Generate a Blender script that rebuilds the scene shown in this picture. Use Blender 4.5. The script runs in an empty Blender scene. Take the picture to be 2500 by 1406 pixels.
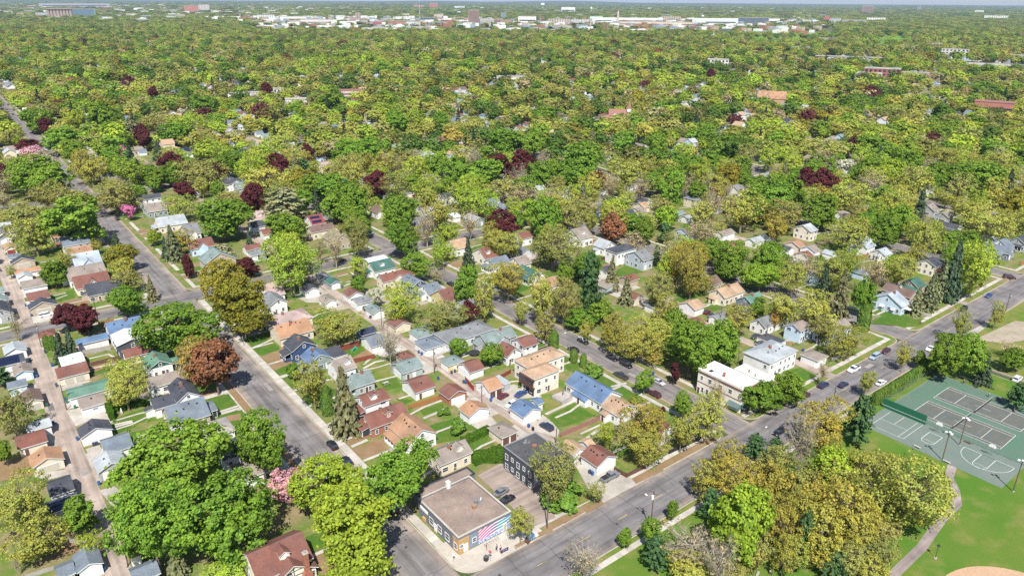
import bpy, math, random
import numpy as np
from mathutils import Vector
R = math.radians
SC = bpy.context.scene
COL = SC.collection
rng = np.random.default_rng(7)
random.seed(7)
cam = bpy.data.cameras.new('camera')
cam.sensor_width = 36.0
cam.sensor_fit = 'HORIZONTAL'
cam.lens = 1771.46 / 2500 * 36
cam.clip_start, cam.clip_end = 1.0, 40000.0
camo = bpy.data.objects.new('camera', cam)
COL.objects.link(camo)
camo.location = (0, 0, 113.548)
from mathutils import Matrix
camo.rotation_euler = (Matrix.Rotation(-0.662836, 4, 'Z') @ Matrix.Rotation(math.pi / 2 - 0.378881, 4, 'X')
        @ Matrix.Rotation(0.0059259, 4, 'Z')).to_euler()
SC.camera = camo
SUN_EL, SUN_DIR = R(54.0), (-0.58, -0.814)          # direction towards the sun (ground plane)
w = bpy.data.worlds.new('World')
SC.world = w
w.use_nodes = True
nt = w.node_tree
bg = nt.nodes['Background']
sky = nt.nodes.new('ShaderNodeTexSky')
sky.sky_type = 'NISHITA'
sky.sun_disc = False
sky.sun_elevation = SUN_EL
sky.sun_rotation = math.atan2(SUN_DIR[0], SUN_DIR[1])
sky.air_density, sky.dust_density, sky.ozone_density = 1.0, 0.6, 1.2
nt.links.new(sky.outputs[0], bg.inputs[0])
bg.inputs[1].default_value = 0.095
sl = bpy.data.lights.new('sun', 'SUN')
sl.energy, sl.angle, sl.color = 5.0, R(0.55), (1.0, 0.95, 0.87)
so = bpy.data.objects.new('sun', sl)
COL.objects.link(so)
so.rotation_euler = Vector((-SUN_DIR[0] * math.cos(SUN_EL), -SUN_DIR[1] * math.cos(SUN_EL), -math.sin(SUN_EL))).to_track_quat('-Z', 'Y').to_euler()
SC.view_settings.view_transform = 'Standard'
SC.view_settings.look = 'None'
SC.view_settings.exposure = 0.60
SC.view_settings.gamma = 1.0
SC.view_settings.use_curve_mapping = False
SC.cycles.max_bounces = 5
SC.cycles.diffuse_bounces = 2
SC.cycles.glossy_bounces = 2
SC.cycles.transmission_bounces = 3
SC.cycles.transparent_max_bounces = 4
SC.cycles.volume_bounces = 0
SC.cycles.use_denoising = False
MATS = {}
def new_mat(name):
 m = bpy.data.materials.new(name); m.use_nodes = True
 return m, m.node_tree, m.node_tree.nodes['Principled BSDF']
def mat(name, rgb, rough=.8, var=.12, scale=.6, fine=6.0, metal=0., hue=None, spec=.3, coord='Object'):
 """base colour with two scales of noise wear; hue = second colour blotched in"""
 if name in MATS: return MATS[name]
 m, t, p = new_mat(name)
 p.inputs['Roughness'].default_value = rough
 p.inputs['Metallic'].default_value = metal
 p.inputs['Specular IOR Level'].default_value = spec
 if var <= 0:
  p.inputs['Base Color'].default_value = (*rgb, 1); MATS[name] = m; return m
 g = t.nodes.new('ShaderNodeNewGeometry') if coord == 'World' else t.nodes.new('ShaderNodeTexCoord')
 src = g.outputs['Position'] if coord == 'World' else g.outputs['Object']
 n1 = t.nodes.new('ShaderNodeTexNoise'); n1.inputs['Scale'].default_value = scale; n1.inputs['Detail'].default_value = 4
 n2 = t.nodes.new('ShaderNodeTexNoise'); n2.inputs['Scale'].default_value = fine; n2.inputs['Detail'].default_value = 2
 t.links.new(src, n1.inputs['Vector']); t.links.new(src, n2.inputs['Vector'])
 r1 = t.nodes.new('ShaderNodeMapRange'); r1.inputs[1].default_value = .3; r1.inputs[2].default_value = .7
 r1.inputs[3].default_value = 1 - var; r1.inputs[4].default_value = 1 + var
 t.links.new(n1.outputs[0], r1.inputs[0])
 r2 = t.nodes.new('ShaderNodeMapRange'); r2.inputs[1].default_value = .3; r2.inputs[2].default_value = .7
 r2.inputs[3].default_value = 1 - var; r2.inputs[4].default_value = 1 + var
 t.links.new(n2.outputs[0], r2.inputs[0])
 mu = t.nodes.new('ShaderNodeMath'); mu.operation = 'MULTIPLY'
 t.links.new(r1.outputs[0], mu.inputs[0]); t.links.new(r2.outputs[0], mu.inputs[1])
 base = t.nodes.new('ShaderNodeMix'); base.data_type = 'RGBA'
 base.inputs[6].default_value = (*rgb, 1); base.inputs[7].default_value = (*(hue or rgb), 1)
 if hue:
  n3 = t.nodes.new('ShaderNodeTexNoise'); n3.inputs['Scale'].default_value = scale * .6; n3.inputs['Detail'].default_value = 5
  t.links.new(src, n3.inputs['Vector'])
  r3 = t.nodes.new('ShaderNodeMapRange'); r3.inputs[1].default_value = .42; r3.inputs[2].default_value = .62
  t.links.new(n3.outputs[0], r3.inputs[0]); t.links.new(r3.outputs[0], base.inputs[0])
 else:
  base.inputs[0].default_value = 0
 vm = t.nodes.new('ShaderNodeVectorMath'); vm.operation = 'SCALE'
 t.links.new(base.outputs[2], vm.inputs[0]); t.links.new(mu.outputs[0], vm.inputs['Scale'])
 t.links.new(vm.outputs[0], p.inputs['Base Color'])
 MATS[name] = m
 return m
def leaf_mat(name, attr=None):
 """leaves: colour carried by each tree (object colour, or the tint attribute of the far wood), varied per leaf and per bough"""
 m, t, p = new_mat(name)
 t.nodes.remove(p)
 if attr:
  a = t.nodes.new('ShaderNodeAttribute'); a.attribute_type = 'INSTANCER'; a.attribute_name = attr; c = a.outputs['Color']
 else:
  a = t.nodes.new('ShaderNodeObjectInfo'); c = a.outputs['Color']
 tc = t.nodes.new('ShaderNodeTexCoord')
 n = t.nodes.new('ShaderNodeTexNoise'); n.inputs['Scale'].default_value = 2.2; n.inputs['Detail'].default_value = 2
 t.links.new(tc.outputs['Object'], n.inputs['Vector'])
 mr = t.nodes.new('ShaderNodeMapRange'); mr.inputs[1].default_value = .35; mr.inputs[2].default_value = .65
 t.links.new(n.outputs[0], mr.inputs[0])
 warm = t.nodes.new('ShaderNodeVectorMath'); warm.operation = 'MULTIPLY'; warm.inputs[1].default_value = (1.18, 1.08, .85)
 t.links.new(c, warm.inputs[0])
 mx = t.nodes.new('ShaderNodeMix'); mx.data_type = 'RGBA'
 t.links.new(mr.outputs[0], mx.inputs[0]); t.links.new(c, mx.inputs[6]); t.links.new(warm.outputs[0], mx.inputs[7])
 g = t.nodes.new('ShaderNodeNewGeometry')
 r2 = t.nodes.new('ShaderNodeMapRange'); r2.inputs[3].default_value = .7 if not attr else .85; r2.inputs[4].default_value = 1.35 if not attr else 1.16
 t.links.new(g.outputs['Random Per Island'], r2.inputs[0])
 vm = t.nodes.new('ShaderNodeVectorMath'); vm.operation = 'SCALE'
 t.links.new(mx.outputs[2], vm.inputs[0]); t.links.new(r2.outputs[0], vm.inputs['Scale'])
 d = t.nodes.new('ShaderNodeBsdfDiffuse'); tr = t.nodes.new('ShaderNodeBsdfTranslucent')
 t.links.new(vm.outputs[0], d.inputs[0]); t.links.new(vm.outputs[0], tr.inputs[0])
 ms = t.nodes.new('ShaderNodeMixShader'); ms.inputs[0].default_value = .32
 t.links.new(d.outputs[0], ms.inputs[1]); t.links.new(tr.outputs[0], ms.inputs[2])
 t.links.new(ms.outputs[0], t.nodes['Material Output'].inputs[0])
 MATS[name] = m
 return m
def color_mat(name, rough=.35, attr=None, var=.0, spec=.5, coat=0.):
 """paint whose colour belongs to the object (or to a tint attribute)"""
 m, t, p = new_mat(name)
 if attr:
  a = t.nodes.new('ShaderNodeAttribute'); a.attribute_type = 'INSTANCER'; a.attribute_name = attr; c = a.outputs['Color']
 else:
  a = t.nodes.new('ShaderNodeObjectInfo'); c = a.outputs['Color']
 if var:
  tc = t.nodes.new('ShaderNodeNewGeometry')
  n = t.nodes.new('ShaderNodeTexNoise'); n.inputs['Scale'].default_value = .8; n.inputs['Detail'].default_value = 6
  t.links.new(tc.outputs['Position'], n.inputs['Vector'])
  r = t.nodes.new('ShaderNodeMapRange'); r.inputs[1].default_value = .3; r.inputs[2].default_value = .7
  r.inputs[3].default_value = 1 - var; r.inputs[4].default_value = 1 + var
  t.links.new(n.outputs[0], r.inputs[0])
  vm = t.nodes.new('ShaderNodeVectorMath'); vm.operation = 'SCALE'
  t.links.new(c, vm.inputs[0]); t.links.new(r.outputs[0], vm.inputs['Scale']); c = vm.outputs[0]
 t.links.new(c, p.inputs['Base Color'])
 p.inputs['Roughness'].default_value = rough
 p.inputs['Specular IOR Level'].default_value = spec
 p.inputs['Coat Weight'].default_value = coat
 MATS[name] = m
 return m
ROOFC = dict(slate=(.055, .06, .075), gray=(.17, .18, .19), lgray=(.33, .36, .38), bluegray=(.14, .17, .205), lbluegray=(.33, .38, .44),
    navy=(.03, .04, .07), blue=(.10, .16, .265), brown=(.15, .10, .085), rbrown=(.17, .075, .058), orange=(.345, .20, .12),
    taupe=(.235, .20, .175), ltaupe=(.34, .31, .28), green=(.10, .20, .15), dgreen=(.045, .12, .10), graygreen=(.17, .22, .215),
    white=(.60, .64, .68), tan=(.34, .23, .13), pink=(.36, .27, .255), tanroof=(.37, .255, .17), redbrown=(.20, .045, .05), olive=(.22, .20, .13),
    blackroof=(.075, .075, .08), brownroof=(.255, .195, .165), whiteroof=(.80, .79, .77))
WALLC = dict(white=(.72, .72, .71), cream=(.66, .58, .46), ivory=(.72, .67, .57), tan=(.42, .35, .27), gray=(.36, .38, .39), lgray=(.56, .58, .60),
    dgray=(.085, .09, .11), blue=(.10, .17, .34), bluewall=(.07, .11, .19), navy=(.045, .075, .16), lblue=(.50, .62, .74),
    green=(.12, .2, .15), brick=(.33, .155, .10), yellow=(.62, .50, .27), graygreen=(.38, .43, .42), greengray=(.25, .31, .29),
    bluegraywall=(.17, .21, .25), lbluegray=(.42, .47, .53), charcoal=(.075, .08, .095), shopgray=(.16, .17, .20))
def roofm(k):
 c = ROOFC[k]
 return mat('roof_' + k, c, .9, .19, .3, 4.0, hue=tuple(x * .78 + .025 for x in c), coord='World', spec=.15)
def wallm(k): return mat('wall_' + k, WALLC[k], .75, .09, .35, 2.2, coord='World', spec=.2)
M_TRIM = mat('white_trim', (.76, .76, .75), .6, .05, 2, 9)
M_GLASS = mat('window_glass', (.035, .045, .06), .12, 0, spec=.6)
M_BRICK = mat('chimney_brick', (.30, .12, .08), .9, .2, 3, 14)
M_DARK = mat('dark_metal', (.03, .03, .033), .6, .1)
M_DOORW = mat('white_door', (.72, .72, .71), .6, .05)
M_DOORB = mat('brown_door', (.12, .06, .045), .7, .15)
M_TAN = mat('tan_door', (.46, .42, .36), .7, .08)
M_CONC = mat('concrete', (.375, .345, .305), .92, .14, .25, 3, hue=(.31, .285, .25), coord='World', spec=.15)
M_CONCB = mat('pale_concrete', (.43, .40, .355), .92, .13, .3, 3, hue=(.36, .335, .30), coord='World', spec=.15)
M_WOODP = mat('pole_wood', (.13, .095, .075), .9, .2, 1.5, 9)
M_STEEL = mat('galvanised_steel', (.38, .39, .40), .45, .06, metal=.6)
M_FENCE = mat('fence_steel', (.16, .165, .17), .6, .06)
M_BARK = mat('bark', (.135, .105, .08), .95, .25, 2.5, 9)
M_TWIG = mat('twig_bark', (.21, .17, .12), .95, .2, 2.5, 9)
M_PBARK = mat('pale_bark', (.33, .29, .235), .95, .2, 2.5, 9)
M_LEAF = leaf_mat('leaf')
M_LEAFI = leaf_mat('leaf_wood', 'tint')
M_PAINT = color_mat('car_paint', .3, coat=.4)
M_PLAIN = color_mat('painted', .75, var=.08, spec=.2)
class MB:
 def __init__(s): s.v, s.f, s.m = [], [], []
 def poly(s, pts, m=0):
  i = len(s.v); s.v += [tuple(p) for p in pts]; s.f.append(tuple(range(i, i + len(pts)))); s.m.append(m)
 def box(s, x0, y0, z0, x1, y1, z1, m=0, bottom=True):
  i = len(s.v)
  s.v += [(x0, y0, z0), (x1, y0, z0), (x1, y1, z0), (x0, y1, z0), (x0, y0, z1), (x1, y0, z1), (x1, y1, z1), (x0, y1, z1)]
  F = [(4, 5, 6, 7), (0, 1, 5, 4), (1, 2, 6, 5), (2, 3, 7, 6), (3, 0, 4, 7)] + ([(3, 2, 1, 0)] if bottom else [])
  s.f += [tuple(i + k for k in q) for q in F]; s.m += [m] * len(F)
 def frustum(s, b, t, z0, z1, m=0):
  """b, t = (x0,y0,x1,y1) rectangles"""
  i = len(s.v)
  s.v += [(b[0], b[1], z0), (b[2], b[1], z0), (b[2], b[3], z0), (b[0], b[3], z0), (t[0], t[1], z1), (t[2], t[1], z1), (t[2], t[3], z1), (t[0], t[3], z1)]
  F = [(4, 5, 6, 7), (0, 1, 5, 4), (1, 2, 6, 5), (2, 3, 7, 6), (3, 0, 4, 7), (3, 2, 1, 0)]
  s.f += [tuple(i + k for k in q) for q in F]; s.m += [m] * 6
 def extrude(s, prof, a, b, axis='x', m=0, mcap=None, medge=None):
  """prof = list of (u,z); extruded along axis from a to b"""
  n = len(prof); i = len(s.v)
  P = (lambda t, u, z: (t, u, z)) if axis == 'x' else (lambda t, u, z: (u, t, z))
  s.v += [P(a, u, z) for u, z in prof] + [P(b, u, z) for u, z in prof]
  for k in range(n):
   k2 = (k + 1) % n
   s.f.append((i + k, i + k2, i + n + k2, i + n + k)); s.m.append(m if medge is None else medge[k])
  s.f.append(tuple(i + k for k in range(n - 1, -1, -1))); s.m.append(m if mcap is None else mcap)
  s.f.append(tuple(i + n + k for k in range(n))); s.m.append(m if mcap is None else mcap)
 def tube(s, p0, p1, r0, r1=None, n=6, m=0, cap=True):
  r1 = r0 if r1 is None else r1
  p0, p1 = Vector(p0), Vector(p1); d = (p1 - p0)
  if d.length < 1e-6: return
  d.normalize(); a = d.orthogonal().normalized(); b = d.cross(a); i = len(s.v)
  for p, r in ((p0, r0), (p1, r1)):
   for k in range(n):
    t = 2 * math.pi * k / n; s.v.append(tuple(p + a * (math.cos(t) * r) + b * (math.sin(t) * r)))
  for k in range(n):
   k2 = (k + 1) % n; s.f.append((i + k, i + k2, i + n + k2, i + n + k)); s.m.append(m)
  if cap:
   s.f.append(tuple(i + n + k for k in range(n))); s.m.append(m)
   s.f.append(tuple(i + k for k in range(n - 1, -1, -1))); s.m.append(m)
 def mesh(s, name, mats):
  me = bpy.data.meshes.new(name); me.from_pydata(s.v, [], s.f)
  for m in (mats if isinstance(mats, (list, tuple)) else [mats]): me.materials.append(m)
  if any(s.m): me.polygons.foreach_set('material_index', s.m)
  return me
 def build(s, name, mats, parent=None, loc=(0, 0, 0), rz=0., color=None):
  return obj(name, s.mesh(name, mats), parent, loc, rz, color)
def obj(name, me, parent=None, loc=(0, 0, 0), rz=0., color=None, scale=None):
 o = bpy.data.objects.new(name, me); COL.objects.link(o)
 o.location = loc
 if rz: o.rotation_euler = (0, 0, rz)
 if scale: o.scale = scale
 if parent: o.parent = parent
 if color: o.color = (*color[:3], 1)
 return o
def thing(name, label, cat, loc=(0, 0, 0), rz=0., group=None):
 o = bpy.data.objects.new(name, None); COL.objects.link(o)
 o.empty_display_size = .5
 o.location = loc; o.rotation_euler = (0, 0, rz); tag(o, label, cat, group)
 return o
def expand(l):
 if '~' in l:
  p, c = l.split('~'); l = (p.strip() + ' ' + {'b': 'behind', 'f': 'in front of', 'l': 'left of', 'r': 'right of'}[c[0]] + ' ' + MARKS[int(c[1:])]).strip()
 return l
def tag(o, label, cat, group=None):
 o['label'] = expand(label); o['category'] = cat
 if group: o['group'] = group
 return o
def struct(o, kind='structure'): o['kind'] = kind; return o
CACHE = {}
def cached(key, fn):
 if key not in CACHE: CACHE[key] = fn()
 return CACHE[key]
WOOD_Y, HOUSE_Y, HAZE = 398.0, 398.0, 3e-05
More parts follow.
